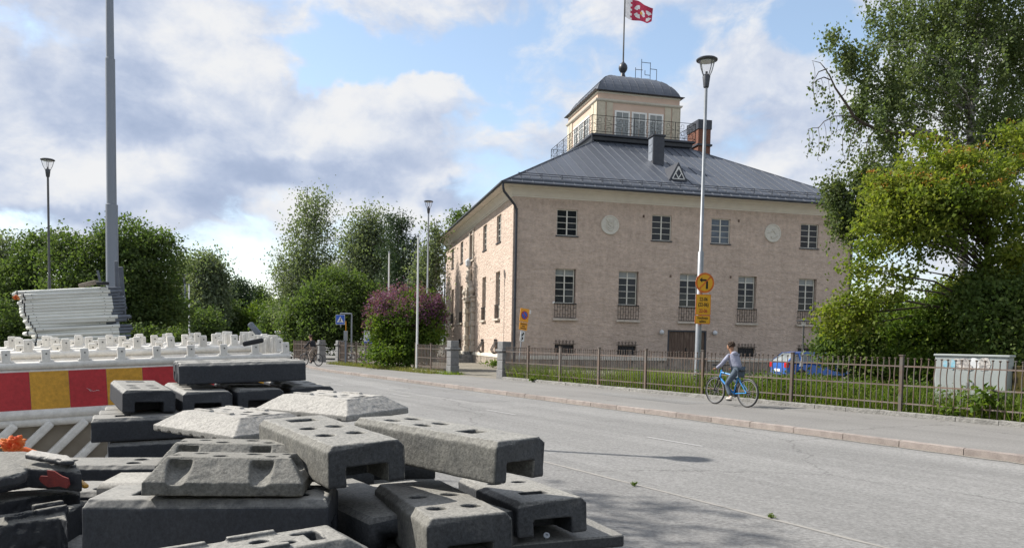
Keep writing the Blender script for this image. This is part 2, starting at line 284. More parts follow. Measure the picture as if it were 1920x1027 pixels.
M['soot'] = mat('black_rubber', (.018, .019, .022), .6)
M['tarp'] = mat('dark_blue_grey_cladding', (.035, .045, .065), .6)
M['paleblock'] = mat('pale_concrete_house', (.42, .42, .42), .9, nscale=1)
M['truckwhite'] = mat('white_vehicle_roof', (.75, .75, .74), .4)
M['flagred'] = mat('flag_crimson_cloth', (.42, .035, .085), .8, trans=.25)
M['flagwhite'] = mat('flag_white_cloth', (.70, .70, .74), .8, trans=.25)
M['flaggold'] = mat('flag_gold_cloth', (.70, .38, .10), .8, trans=.25)

# ------------------------------------------------------------------ mesh builder
class MB:
    def __init__(s): s.v = []; s.f = []; s.m = []; s.mi = 0
    def add(s, vs, fs):
        o = len(s.v); s.v += [tuple(p) for p in vs]
        for f in fs: s.f.append([o + i for i in f]); s.m.append(s.mi)
        return s
    def box(s, c, d, rot=None):
        hx, hy, hz = d[0] / 2, d[1] / 2, d[2] / 2
        vs = [Vector((x, y, z)) for x in (-hx, hx) for y in (-hy, hy) for z in (-hz, hz)]
        if rot is not None: vs = [rot @ v for v in vs]
        c = Vector(c)
        return s.add([v + c for v in vs], [(0, 1, 3, 2), (4, 6, 7, 5), (0, 4, 5, 1), (2, 3, 7, 6), (0, 2, 6, 4), (1, 5, 7, 3)])
    def bx(s, x0, x1, y0, y1, z0, z1):
        return s.box(((x0 + x1) / 2, (y0 + y1) / 2, (z0 + z1) / 2), (abs(x1 - x0), abs(y1 - y0), abs(z1 - z0)))
    def bar(s, a, b, w, h=None, up=(0, 0, 1)):
        a, b = Vector(a), Vector(b); d = (b - a); ln = d.length
        if ln < 1e-6: return s
        x = d / ln; u = Vector(up)
        if abs(x.dot(u)) > .98: u = Vector((0, 1, 0))
        y = u.cross(x).normalized(); z = x.cross(y)
        return s.box((a + b) / 2, (ln, w, h or w), Matrix((x, y, z)).transposed())
    def tube(s, pts, r, n=8, caps=True):
        pts = [Vector(p) for p in pts]; k = len(pts)
        rs = list(r) if hasattr(r, '__len__') else [r] * k
        rings = []; ref = None
        for i, p in enumerate(pts):
            t = (pts[min(i + 1, k - 1)] - pts[max(i - 1, 0)])
            t = t.normalized() if t.length > 1e-9 else Vector((0, 0, 1))
            if ref is None: ref = Vector((1, 0, 0)) if abs(t.x) < .9 else Vector((0, 1, 0))
            y = t.cross(ref).normalized(); x = y.cross(t); ref = x
            rings.append([p + (x * math.cos(2 * PI * j / n) + y * math.sin(2 * PI * j / n)) * rs[i] for j in range(n)])
        vs = [q for rg in rings for q in rg]
        fs = [(i * n + j, i * n + (j + 1) % n, (i + 1) * n + (j + 1) % n, (i + 1) * n + j) for i in range(k - 1) for j in range(n)]
        if caps: fs += [tuple(range(n))[::-1], tuple((k - 1) * n + j for j in range(n))]
        return s.add(vs, fs)
    def lathe(s, prof, n=24, c=(0, 0, 0), axis='z'):
        vs = []
        for r, z in prof:
            for j in range(n):
                a = 2 * PI * j / n; q = (r * math.cos(a), r * math.sin(a), z)
                if axis == 'y': q = (q[0], q[2], q[1])
                if axis == 'x': q = (q[2], q[0], q[1])
                vs.append((q[0] + c[0], q[1] + c[1], q[2] + c[2]))
        k = len(prof)
        fs = [(i * n + j, i * n + (j + 1) % n, (i + 1) * n + (j + 1) % n, (i + 1) * n + j) for i in range(k - 1) for j in range(n)]
        if prof[0][0] > 1e-5: fs.append(tuple(range(n))[::-1])
        if prof[-1][0] > 1e-5: fs.append(tuple((k - 1) * n + j for j in range(n)))
        return s.add(vs, fs)
    def ball(s, c, r, n=12, k=8):
        if not hasattr(r, '__len__'): r = (r, r, r)
        vs = []
        for i in range(k + 1):
            t = PI * i / k
            for j in range(n):
                a = 2 * PI * j / n
                vs.append((c[0] + r[0] * math.sin(t) * math.cos(a), c[1] + r[1] * math.sin(t) * math.sin(a), c[2] - r[2] * math.cos(t)))
        return s.add(vs, [(i * n + j, i * n + (j + 1) % n, (i + 1) * n + (j + 1) % n, (i + 1) * n + j) for i in range(k) for j in range(n)])
    def prism(s, poly, z0, z1):
        n = len(poly); vs = [(p[0], p[1], z0) for p in poly] + [(p[0], p[1], z1) for p in poly]
        return s.add(vs, [tuple(range(n))[::-1], tuple(range(n, 2 * n))] + [(i, (i + 1) % n, n + (i + 1) % n, n + i) for i in range(n)])
    def extr(s, poly, fn, t0, t1):
        """extrude a 2D polygon; fn(a, b, t) -> point"""
        n = len(poly); vs = [fn(p[0], p[1], t0) for p in poly] + [fn(p[0], p[1], t1) for p in poly]
        return s.add(vs, [tuple(range(n))[::-1], tuple(range(n, 2 * n))] + [(i, (i + 1) % n, n + (i + 1) % n, n + i) for i in range(n)])
    def build(s, name, m, parent=None, smooth=None, loc=None, bevel=0, seg=2):
        me = bpy.data.meshes.new(name); me.from_pydata(s.v, [], s.f); 
        ms = m if isinstance(m, (list, tuple)) else [m]
        for q in ms: me.materials.append(q)
        if len(ms) > 1: me.polygons.foreach_set('material_index', s.m)
        me.update()
        fix(me, bevel, seg)
        if smooth is not None:
            me.polygons.foreach_set('use_smooth', [True] * len(me.polygons)); me.set_sharp_from_angle(angle=R(smooth))
        return link(name, me, parent, loc)
def fix(me, bevel=0, seg=2):
    bm = bmesh.new(); bm.from_mesh(me)
    bmesh.ops.remove_doubles(bm, verts=bm.verts, dist=1e-6)
    bmesh.ops.recalc_face_normals(bm, faces=bm.faces)
    if bevel: bmesh.ops.bevel(bm, geom=list(bm.edges), offset=bevel, segments=seg, affect='EDGES', profile=.5, clamp_overlap=True)
    bm.to_mesh(me); bm.free(); me.update()
def link(name, me, parent=None, loc=None):
    o = bpy.data.objects.new(name, me); COL.objects.link(o)
    if parent: o.parent = parent
    if loc is not None: o.location = loc
    return o
def tag(o, label=None, cat=None, group=None, kind=None):
    if label: o['label'] = label
    if cat: o['category'] = cat
    if group: o['group'] = group
    if kind: o['kind'] = kind
    return o
def empty(name, label, cat, loc=(0, 0, 0), rz=0.0, group=None):
    o = bpy.data.objects.new(name, None); COL.objects.link(o); o.location = loc; o.rotation_euler = (0, 0, rz)
    o.empty_display_size = .2
    return tag(o, label, cat, group)
KIDS = {}
def kids(o): return [c for c in o.children]
def copy_tree(o, parent=None, label=None, group=None):
    c = o.copy(); COL.objects.link(c)
    if parent: c.parent = parent
    if label: c['label'] = label
    if group: c['group'] = group
    for ch in kids(o): copy_tree(ch, c)
    return c
def structure(name, mb, m, **k):
    return tag(mb.build(name, m, **k), kind='structure')
def text_obj(txt, size, m, parent, mtx, name='lettering', ext=.001, sx=1.0):
    cu = bpy.data.curves.new(name, 'FONT'); cu.body = txt; cu.size = size; cu.align_x = 'CENTER'; cu.align_y = 'CENTER'; cu.extrude = ext; cu.offset = size * .022
    t = bpy.data.objects.new(name, cu); COL.objects.link(t); bpy.context.view_layer.update()
    me = bpy.data.meshes.new_from_object(t); bpy.data.objects.remove(t); me.materials.clear(); me.materials.append(m)
    o = link(name, me, parent); o.matrix_local = mtx @ Matrix.Diagonal((sx, 1, 1, 1)); return o

# ------------------------------------------------------------------ setting: ground, road, pavements
Kd = Vector((-.5255, .8508, 0)); K0 = Vector((7.81, 11.64, 0))
def K(s): return K0 + Kd * s
KP = [K(s) for s in (-70, -30, -12, 0, 12, 24, 33)] + [Vector(p) for p in ((-11.6, 44, 0), (-13.5, 49, 0), (-16.7, 60, 0), (-21.7, 80, 0), (-31, 115, 0), (-44, 160, 0), (-62, 225, 0))]
def offset(P, d):
    out = []
    for i, p in enumerate(P):
        t = (P[min(i + 1, len(P) - 1)] - P[max(i - 1, 0)]).normalized()
        out.append(p + Vector((t.y, -t.x, 0)) * d)       # positive = right-hand side (building side)
    return out
def strip(a, b, z):
    mb = MB(); n = len(a)
    mb.add([(p.x, p.y, z) for p in a] + [(p.x, p.y, z) for p in b], [(i, i + 1, n + i + 1, n + i) for i in range(n - 1)]); return mb
F0 = Vector((9.36, 18.49, 0)); Fd = Vector((-.5503, .8350, 0)); Fn = Vector((.8350, .5503, 0))   # fence line, Fn points to the yard
def FP(s, off=0.0, z=0.0): return F0 + Fd * s + Fn * off + Vector((0, 0, z))
FL = [FP(s) for s in (-60, -22, -10, 0, 10, 20, 30, 40)]
g = MB(); g.add([(-1500, -300, -.16), (1500, -300, -.16), (1500, 2500, -.16), (-1500, 2500, -.16)], [(0, 1, 2, 3)])
structure('ground', g, M['ground'])
structure('road', strip(offset(KP, -6.6), KP, -.104), M['asphalt'])
NE_ = offset(KP, -6.6)
lane = [p for p in NE_]
structure('parking_area', strip(offset(KP, -34), offset(KP, -6.6), -.100), M['asphalt_lane'])
# a worn seam of pale sand where lane and road meet
seam = []
for i in range(160):
    s = -10 + i * .3; p = K(s) + Vector((-.8508, -.5255, 0)) * (6.6 + (.02 * noise.noise((i * .21, 5, 0))))
    seam.append((p, .022 + .035 * abs(noise.noise((i * .37, 0, 0)))))
mb = MB(); vs = []
for p, w in seam: vs += [p + Vector((.8508, .5255, 0)) * w + Vector((0, 0, -.096)), p - Vector((.8508, .5255, 0)) * w + Vector((0, 0, -.096))]
mb.add(vs, [(2 * i, 2 * i + 1, 2 * i + 3, 2 * i + 2) for i in range(len(seam) - 1)])
M['sand'] = mat('pale_sand_in_seam', (.27, .255, .235), .95, col2=(.22, .21, .195), nscale=12, namt=.8)
structure('road_seam', mb, M['sand'])
mb = MB(); vs = []
for i in range(260):
    p = K(-12 + i * .2); w = .05 + .10 * abs(noise.noise((i * .23, 8, 0))) + .05 * random.random(); n_ = Vector((-.8508, -.5255, 0)); vs += [p + n_ * .005 + Vector((0, 0, -.0965)), p + n_ * w + Vector((0, 0, -.0965))]
mb.add(vs, [(2 * i, 2 * i + 1, 2 * i + 3, 2 * i + 2) for i in range(259)]); M['grit'] = mat('grit_along_kerb', (.19, .17, .145), .95, col2=(.24, .225, .2), nscale=18, namt=.8, speck=(.5, 30)); structure('gutter_grit', mb, M['grit'])
mb = MB(); mb.add([(p_.x, p_.y, .004) for p_ in (at(0, 0, 1), )] if False else [tuple(K(s_) + Vector((.8508, .5255, 0)) * o_ + Vector((0, 0, .004))) for s_, o_ in ((9.5, 2.2), (13.8, 2.3), (13.9, 3.4), (9.4, 3.3))], [(0, 1, 2, 3)]); structure('pavement_patch', mb, M['asphalt_lane'])
mb = MB(); mb.add([tuple(K(s_) - Vector((.8508, .5255, 0)) * o_ + Vector((0, 0, -.1))) for s_, o_ in ((13.0, 1.2), (19.0, 1.3), (19.1, 2.4), (13.1, 2.3))], [(0, 1, 2, 3)]); M['patch'] = mat('asphalt_patch', (.185, .183, .18), .9, col2=(.155, .153, .15), nscale=2, speck=(.4, 22), bump=.4, bscale=140); structure('road_patch', mb, M['patch'])
# faded dashes of paint on the road
M['fadedpaint'] = mat('worn_road_paint', (.36, .355, .35), .85, col2=(.22, .218, .212), nscale=22, namt=.7)
mb = MB()
for s in (3.5, 9.5, 15.5, 21.5, 27.5, 33.5):
    a = K(s) - Vector((.8508, .5255, 0)) * 3.2; b = K(s + 1.4) - Vector((.8508, .5255, 0)) * 3.2; w = Vector((.8508, .5255, 0)) * .045
    z = Vector((0, 0, -.099)); o = len(mb.v); mb.add([a - w + z, b - w + z, b + w + z, a + w + z], [(0, 1, 2, 3)])
structure('road_marking', mb, M['fadedpaint'])
# far side street beyond the barriers: pale plaza and asphalt
# pavement between kerb and fence
inner = offset(KP, .17)
fa = [FP(s, -.22) for s in (-75, -35, -16, -4, 8, 20, 29, 33.5, 38.5)] + offset(KP, 5.0)[-5:]
structure('pavement', strip(inner, fa, 0.0), M['pavement'])
yard = MB(); fb = [FP(s, -.22) for s in (-75, 43)] + [Vector((-40, 240, 0)), Vector((160, 240, 0)), Vector((160, -40, 0))]
yard.add([(p.x, p.y, -.004) for p in fb], [tuple(range(len(fb)))]); structure('yard', yard, M['yard'])
# kerb stones along the road: each stone its own object under one kerb
def walk(P, start, step):
    pts = []; acc = 0; nxt = start
    for i in range(len(P) - 1):
        d = (P[i + 1] - P[i]).length
        while nxt <= acc + d: pts.append(P[i].lerp(P[i + 1], (nxt - acc) / d)); nxt += step
        acc += d
    return pts
def rough_box(l, w, h, seed, amp, nx=6, ny=2, nz=2):
    bm = bmesh.new(); bmesh.ops.create_cube(bm, size=1)
    bmesh.ops.scale(bm, vec=(l, w, h), verts=bm.verts)
    es = [e for e in bm.edges if abs((e.verts[0].co - e.verts[1].co).x) > l * .5]
    bmesh.ops.subdivide_edges(bm, edges=es, cuts=nx, use_grid_fill=True)
    es = [e for e in bm.edges if abs((e.verts[0].co - e.verts[1].co).z) > h * .5]
    bmesh.ops.subdivide_edges(bm, edges=es, cuts=nz, use_grid_fill=True)
    es = [e for e in bm.edges if abs((e.verts[0].co - e.verts[1].co).y) > w * .5]
    bmesh.ops.subdivide_edges(bm, edges=es, cuts=ny, use_grid_fill=True)
    for v in bm.verts:
        q = v.co * 9 + Vector((seed * 7.3, 0, 0)); v.co += Vector((noise.noise(q) * .3, noise.noise(q + Vector((5, 0, 0))), noise.noise(q + Vector((0, 9, 0))))) * amp
        cx = max(0, abs(v.co.y) - w * .38) ; cz = max(0, v.co.z - h * .34)
        if cx > 0 and cz > 0: v.co.z -= min(cx, cz) * .6
    me = bpy.data.meshes.new('stone'); bm.to_mesh(me); bm.free()
    me.polygons.foreach_set('use_smooth', [True] * len(me.polygons)); me.set_sharp_from_angle(angle=R(40)); return me
kerb = bpy.data.objects.new('kerb', None); COL.objects.link(kerb); kerb['kind'] = 'structure'
kmesh = []
for i in range(4):
    me = rough_box(1.085, .17, .24, i, .008); me.materials.append(M['kerb']); kmesh.append(me)
kpts = walk(offset(KP, .085), 70 - 9, 1.1)
for i, p in enumerate(kpts[:62]):
    q = kpts[i + 1]; d = q - p
    o = link('kerb_stone', kmesh[i % 4], kerb, (p + q) / 2 + Vector((0, 0, -.102 + random.uniform(-.006, .006)))); o.rotation_euler = (0, 0, math.atan2(d.y, d.x) + random.uniform(-.006, .006))
fk = bpy.data.objects.new('fence_kerb', None); COL.objects.link(fk); fk['kind'] = 'structure'
gm = []
for i in range(4):
    me = rough_box(.885, .20, .22, i + 20, .014); me.materials.append(M['granite']); gm.append(me)
i = 0
for s0, s1 in ((-9.5, 17.5), (22.75, 26.4), (35.6, 37.2)):
    n = int((s1 - s0) / .9)
    for k in range(n):
        o = link('granite_kerb_stone', gm[i % 4], fk, FP(s0 + (k + .5) * (s1 - s0) / n, -.11, .0)); i += 1
        o.rotation_euler = (0, random.uniform(-.01, .01), math.atan2(Fd.y, Fd.x) + random.uniform(-.015, .015)); o.scale.x = (s1 - s0) / n / .9

# ------------------------------------------------------------------ the old pink building
BC = Vector((-.0993, 47.124, 0)); TH = R(13.5)
BW, BD = 23.7, 27.3
bld = empty('town_house', 'large two storey pink plastered building with dark hipped metal roof and roof pavilion', 'building', BC, TH)
def fx(side):                       # (along, depth inwards, z) -> local point on a facade
    if side == 'front': return lambda a, d, z: (a, d, z)
    if side == 'left': return lambda a, d, z: (d, a, z)
    if side == 'back': return lambda a, d, z: (a, BD - d, z)
    return lambda a, d, z: (BW - d, a, z)
def fbox(mb, side, a0, a1, d0, d1, z0, z1):
    p, q = fx(side)(a0, d0, z0), fx(side)(a1, d1, z1); return mb.bx(p[0], q[0], p[1], q[1], p[2], q[2])
def wall(side, length, z0, z1, holes, mtl, name='wall', thick=.3):
    f = fx(side); mb = MB()
    xs = sorted({0, length, *[h[0] for h in holes], *[h[1] for h in holes]}); zs = sorted({z0, z1, *[h[2] for h in holes], *[h[3] for h in holes]})
    for i in range(len(xs) - 1):
        for j in range(len(zs) - 1):
            cx, cz = (xs[i] + xs[i + 1]) / 2, (zs[j] + zs[j + 1]) / 2
            if any(h[0] < cx < h[1] and h[2] < cz < h[3] for h in holes): continue
            mb.add([f(xs[i], 0, zs[j]), f(xs[i + 1], 0, zs[j]), f(xs[i + 1], 0, zs[j + 1]), f(xs[i], 0, zs[j + 1])], [(0, 1, 2, 3)])
    for a, b, c, d in holes:
        for q in ([f(a, 0, c), f(a, thick, c), f(a, thick, d), f(a, 0, d)], [f(b, 0, c), f(b, thick, c), f(b, thick, d), f(b, 0, d)],
                  [f(a, 0, c), f(b, 0, c), f(b, thick, c), f(a, thick, c)], [f(a, 0, d), f(b, 0, d), f(b, thick, d), f(a, thick, d)]): mb.add(q, [(0, 1, 2, 3)])
    return mb.build(name, mtl, bld)
UPW = 1.34
fu = [3.42, 9.70, 13.83, 20.35]; fl = [3.40, 7.56, 11.73, 15.88, 20.36]
lu = [4.04, 8.68, 13.72, 18.45, 23.27]; ll = [4.09, 8.70, 18.38, 23.05]
fholes = [(c - UPW / 2, c + UPW / 2, 8.2, 9.8) for c in fu] + [(c - UPW / 2, c + UPW / 2, 4.06, 6.18) for c in fl] + [(10.32, 13.06, .62, 2.56)] + [(c - .62, c + .62, .92, 1.5) for c in (3.4, 7.55, 15.95, 20.4)]
lholes = [(c - UPW / 2, c + UPW / 2, 8.12, 9.9) for c in lu] + [(c - UPW / 2, c + UPW / 2, 3.05, 6.22) for c in ll] + [(12.75, 14.65, .8, 4.7)] + [(c - .5, c + .5, .82, 1.6) for c in (4.3, 8.85, 18.7)]
wall('front', BW, .8, 10.45, fholes, M['plaster']); wall('left', BD, .8, 10.45, lholes, M['plaster'])
wall('back', BW, .8, 10.45, [], M['plaster']); wall('right', BD, .8, 10.45, [], M['plaster'])
# plinth: pale moulding and rough stones
mb = MB()
for sd_, ln in (('front', BW), ('left', BD), ('back', BW), ('right', BD)):
    segs = [(0, 10.25), (13.12, BW)] if sd_ == 'front' else ([(0, 12.6), (14.8, BD)] if sd_ == 'left' else [(0, ln)])
    for a, b in segs: fbox(mb, sd_, a - (.12 if a == 0 and sd_ in ('front', 'back') else 0), b + (.12 if b == ln and sd_ in ('front', 'back') else 0), -.12, .1, .56, .8)
mb.build('plinth_moulding', M['cornice'], bld, bevel=.02, seg=1)
mb = MB()
for sd_, ln in (('front', BW), ('left', BD), ('back', BW), ('right', BD)): fbox(mb, sd_, .02, ln - .02, .02, .4, -.1, .8)
mb.build('foundation', M['plinthstone'], bld)
pst = []
for i in range(3):
    me = rough_box(.86, .12, .54, i + 40, .03, 4, 1, 3); me.materials.append(M['plinthstone']); pst.append(me)
for sd_, ln in (('front', BW), ('left', 13)):
    a = .45
    while a < ln - .3:
        if not (sd_ == 'front' and 9.9 < a < 13.5) and not (sd_ == 'left' and 12.2 < a): 
            p = fx(sd_)(a, -.02, .28); o = link('plinth_stone', pst[int(a * 7) % 3], bld, p); o.rotation_euler = (0, 0, 0 if sd_ == 'front' else PI / 2)
        a += .88
# cornice as nested rings
def rings(mb, prof, x0, x1, y0, y1):
    vs = []
    for o, z in prof: vs += [(x0 - o, y0 - o, z), (x1 + o, y0 - o, z), (x1 + o, y1 + o, z), (x0 - o, y1 + o, z)]
    fs = []
    for i in range(len(prof) - 1):
        for j in range(4): fs.append((i * 4 + j, i * 4 + (j + 1) % 4, i * 4 + 4 + (j + 1) % 4, i * 4 + 4 + j))
    return mb.add(vs, fs)
mb = MB(); rings(mb, [(.003, 10.40), (.04, 10.40), (.04, 10.48), (.09, 10.50), (.13, 10.58), (.20, 10.68), (.31, 10.77), (.43, 10.83), (.45, 10.83), (.45, 10.89), (.50, 10.91), (.84, 10.92), (.87, 10.92), (.87, 11.02), (.2, 11.02)], 0, BW, 0, BD)
mb.build('cornice', M['cornice'], bld, smooth=25)
mb = MB(); rings(mb, [(.875, 10.97), (.95, 10.95), (1.0, 11.0), (1.0, 11.09), (.94, 11.10), (.88, 11.03), (.875, 10.97)], 0, BW, 0, BD)
mb.build('gutter', M['darkmetal'], bld)
# window maker: frame part with panes and sill as sub-parts
def window(side, c, z0, z1, w=UPW, rows=4, rec=.10, transom=0.0, sill=True, gl=None, wooden='winframe', cols=2):
    mb = MB(); fw = .055; x0, x1 = c - w / 2, c + w / 2
    for a, b, d, e in ((x0, x0 + fw, z0, z1), (x1 - fw, x1, z0, z1), (x0 + fw, x1 - fw, z0, z0 + fw), (x0 + fw, x1 - fw, z1 - fw, z1)): fbox(mb, side, a, b, rec, rec + .07, d, e)
    cw = .075
    xs = [x0 + fw + (x1 - x0 - 2 * fw) * k / cols for k in range(cols + 1)]
    for k in range(1, cols): fbox(mb, side, xs[k] - cw / 2, xs[k] + cw / 2, rec - .012, rec + .06, z0 + fw, z1 - fw)
    zt = z1 - fw - transom
    if transom: 
        for k in range(cols): fbox(mb, side, xs[k] + (cw / 2 if k else 0), xs[k + 1] - (cw / 2 if k < cols - 1 else 0), rec - .006, rec + .06, zt - .03, zt + .03)
    zb, ztop = z0 + fw, (zt - .03 if transom else z1 - fw)
    cells = []
    for k in range(cols):
        a, b = xs[k] + (cw / 2 if k else 0), xs[k + 1] - (cw / 2 if k < cols - 1 else 0)
        for r in range(rows):
            q0, q1 = zb + (ztop - zb) * r / rows, zb + (ztop - zb) * (r + 1) / rows
            if r: fbox(mb, side, a, b, rec + .008, rec + .045, q0 - .016, q0 + .016)
            cells.append((a, b, q0 + (.016 if r else 0), q1 - (.016 if r < rows - 1 else 0), False))
        if transom: cells.append((a, b, zt + .03, z1 - fw, True))
    o = mb.build('window', M[wooden], bld)
    for a, b, q0, q1, tr in cells:
        pm = MB(); d0, d1 = rec + .03 + random.uniform(0, .004), rec + .03 + random.uniform(0, .004); f = fx(side)
        pm.add([f(a, d0, q0), f(b, d1, q0), f(b, d1 + random.uniform(-.003, .003), q1), f(a, d0, q1), f(a, d0 + .006, q0), f(b, d1 + .006, q0), f(b, d1 + .006, q1), f(a, d0 + .006, q1)],
               [(0, 1, 2, 3), (4, 5, 6, 7), (0, 1, 5, 4), (2, 3, 7, 6), (0, 3, 7, 4), (1, 2, 6, 5)])
        pm.build('pane', M['glass_blind'] if tr and gl is None else M[gl or 'glass'], o)
    if sill:
        sm = MB(); fbox(sm, side, x0 - .06, x1 + .06, -.07, rec + .05, z0 - .07, z0 - .004); sm.build('sill', M['darkmetal'], o)
    bk = MB(); fbox(bk, side, x0 - .02, x1 + .02, rec + .16, rec + .18, z0 - .02, z1 + .02); bk.build('dark_interior', M['soot'], o)
    return o
for i, c in enumerate(fu): window('front', c, 8.2, 9.8, gl=('glass', 'glass', 'glass_pale', 'glass')[i])
for i, c in enumerate(fl): window('front', c - .03, 4.06, 6.18, w=UPW - .07, rec=.20, transom=.36, sill=False)
for i, c in enumerate(lu): window('left', c, 8.12, 9.9, rec=.12)
for i, c in enumerate(ll): window('left', c, 4.06, 6.22, rec=.22, transom=.36, sill=False)
# balcony grilles below the lower windows
for side, cs in (('front', fl), ('left', ll)):
    for c in cs:
        mb = MB(); x0, x1 = c - .69, c + .69; dd = -.06 if side == 'front' else -.05
        fbox(mb, side, x0 - .02, x1 + .02, dd - .025, dd + .03, 4.0, 4.06); fbox(mb, side, x0, x1, dd - .012, dd + .012, 3.16, 3.19)
        n = 8
        for k in range(n + 1):
            x = x0 + (x1 - x0) * k / n; fbox(mb, side, x - .011, x + .011, dd - .011, dd + .011, 3.19, 4.0)
        for k in range(n):
            xa, xb = x0 + (x1 - x0) * k / n + .012, x0 + (x1 - x0) * (k + 1) / n - .012
            for z in ((3.40, 3.80) if k % 2 else (3.62,)): fbox(mb, side, xa, xb, dd - .010, dd + .010, z - .01, z + .01)
        for x in (x0, x1): fbox(mb, side, x - .012, x + .012, dd + .03, .02, 4.015, 4.04)
        g_ = mb.build('balcony_grille', M['iron'], bld)
        sm = MB(); fbox(sm, side, c - .80, c + .80, -.16, -.003, 2.985, 3.12); sm.build('ledge', M['portal'], g_, bevel=.015, seg=1)
        if side == 'front':
            b2 = MB(); fbox(b2, side, c - .672, c + .672, .012, .05, 3.12, 4.0); b2.build('apron_panel', M['pilaster'], g_)
        else:
            b2 = MB(); fbox(b2, side, c - .66, c + .66, .20, .24, 3.06, 4.06); b2.build('apron_panel', M['cornice'], g_)
# round medallions
def medallion(c, z, kind):
    mb = MB(); mb.lathe([(.0, -.05), (.50, -.05), (.52, -.085), (.585, -.085), (.60, -.06), (.60, .02)], 40, (c, 0, z), 'y')
    o = mb.build('medallion', M['medallion'], bld, smooth=35)
    r = MB()
    def T(pts, rad=.022): r.tube([(c + x, -.066, z + y) for x, y in pts], rad * 1.45, 6)
    if kind == 'S':
        T([(.13, .09), (.08, .15), (-.02, .16), (-.11, .11), (-.11, .04), (0, -.01), (.11, -.07), (.11, -.14), (.02, -.19), (-.09, -.17), (-.13, -.11)], .028)
        for x, t in ((-.16, -.04), (0, 0), (.16, .04)): T([(x, .2), (x * 1.25 + t, .36)], .022); T([(x * 1.25 + t - .045, .31), (x * 1.25 + t + .045, .31)], .018)
        T([(-.2, .2), (.2, .2)], .022); T([(-.24, .18), (-.24, -.2), (0, -.34), (.24, -.2), (.24, .18)], .018); T([(-.15, -.26), (0, -.36), (.17, -.26)], .03)
    else:
        T([(-.38, -.02), (-.28, .06), (-.05, .12), (.02, .18)], .026); T([(-.04, .26), (.10, .10)], .03); T([(-.09, .12), (.16, .30)], .024)
        T([(.10, .10), (.20, -.04)], .024); T([(-.14, -.20), (-.06, -.33), (.12, -.27), (.36, -.10)], .034)
    r.build('relief_emblem', M['medallion'], o, smooth=50)
medallion(6.21, 9.0, 'S'); medallion(17.58, 9.06, 'T')
for p in ((8.45, 9.66), (10.4, 5.98), (15.09, 9.73), (14.64, 6.08)):
    mb = MB(); fbox(mb, 'front', p[0] - .065, p[0] + .065, -.01, .02, p[1] - .085, p[1] + .085); mb.build('wall_vent', M['door'], bld)
for a, z in ((6.6, 9.55), (10.8, 9.5), (16.2, 9.5), (20.9, 9.5), (6.4, 5.9), (17, 5.8)):
    mb = MB(); fbox(mb, 'left', a - .06, a + .06, -.01, .02, z - .09, z + .09); mb.build('wall_vent', M['door'], bld)
for c, z in ((9.83, 2.40), (13.56, 2.43)):
    mb = MB(); mb.ball((c, -.19, z), .155, 20, 12); o = mb.build('wall_lamp', M['lampglass'], bld, smooth=60)
    m2 = MB(); m2.lathe([(.06, -.05), (.09, 0)], 16, (c, 0, z), 'y'); m2.build('lamp_bracket', M['iron'], o)
for c, z in ((2.62, 4.09), (21.35, 4.28)):
    mb = MB(); mb.ball((c, -.14, z), (.075, .075, .06)); mb.bar((c, -.14, z + .02), (c, -.02, z + .02), .04); mb.bar((c, -.15, z - .02), (c - .10, -.26, z - .05), .075); mb.build('security_camera', M['white'], bld, smooth=40)
# basement door of weathered planks
mb = MB(); fbox(mb, 'front', 10.32, 10.44, .02, .16, .2, 2.56); fbox(mb, 'front', 12.94, 13.06, .02, .16, .2, 2.56); fbox(mb, 'front', 10.44, 12.94, .02, .16, 2.46, 2.56)
dr = mb.build('door', M['darkmetal'], bld)
for k in range(12):
    a = 10.44 + k * 2.5 / 12; mb = MB(); fbox(mb, 'front', a + .006, a + 2.5 / 12 - .006, .08 + random.uniform(0, .012), .14, .2, 2.46); mb.build('door_plank', M['door'], dr)
mb = MB(); fbox(mb, 'front', 11.62, 11.68, .03, .08, 1.2, 1.42); mb.build('handle', M['iron'], dr)
# basement windows behind bulging grilles
for side, cs in (('front', (3.4, 7.55, 15.95, 20.4)), ('left', (4.3, 8.85, 18.7))):
    for c in cs:
        hw = .62 if side == 'front' else .5
        mb = MB(); fbox(mb, side, c - hw, c + hw, .16, .2, .82, 1.6); o = mb.build('cellar_window', M['soot'], bld)
        f = fx(side); t = MB(); t.tube([f(c - hw - .1, -.05, 1.56), f(c + hw + .1, -.05, 1.56)], .016, 6)
        for k in range(6):
            x = c - hw + .06 + (2 * hw - .12) * k / 5
            t.tube([f(x, -.08, .78), f(x, -.22, .9), f(x, -.3, 1.08), f(x, -.2, 1.3), f(x, -.07, 1.5), f(x, -.05, 1.62), f(x + .05, -.05, 1.72), f(x, -.05, 1.78), f(x - .05, -.05, 1.72), f(x, -.05, 1.64)], .014, 6)
        t.tube([f(c - hw, -.28, 1.12), f(c + hw, -.28, 1.12)], .012, 6)
        t.build('window_grille', M['iron'], bld, smooth=60)
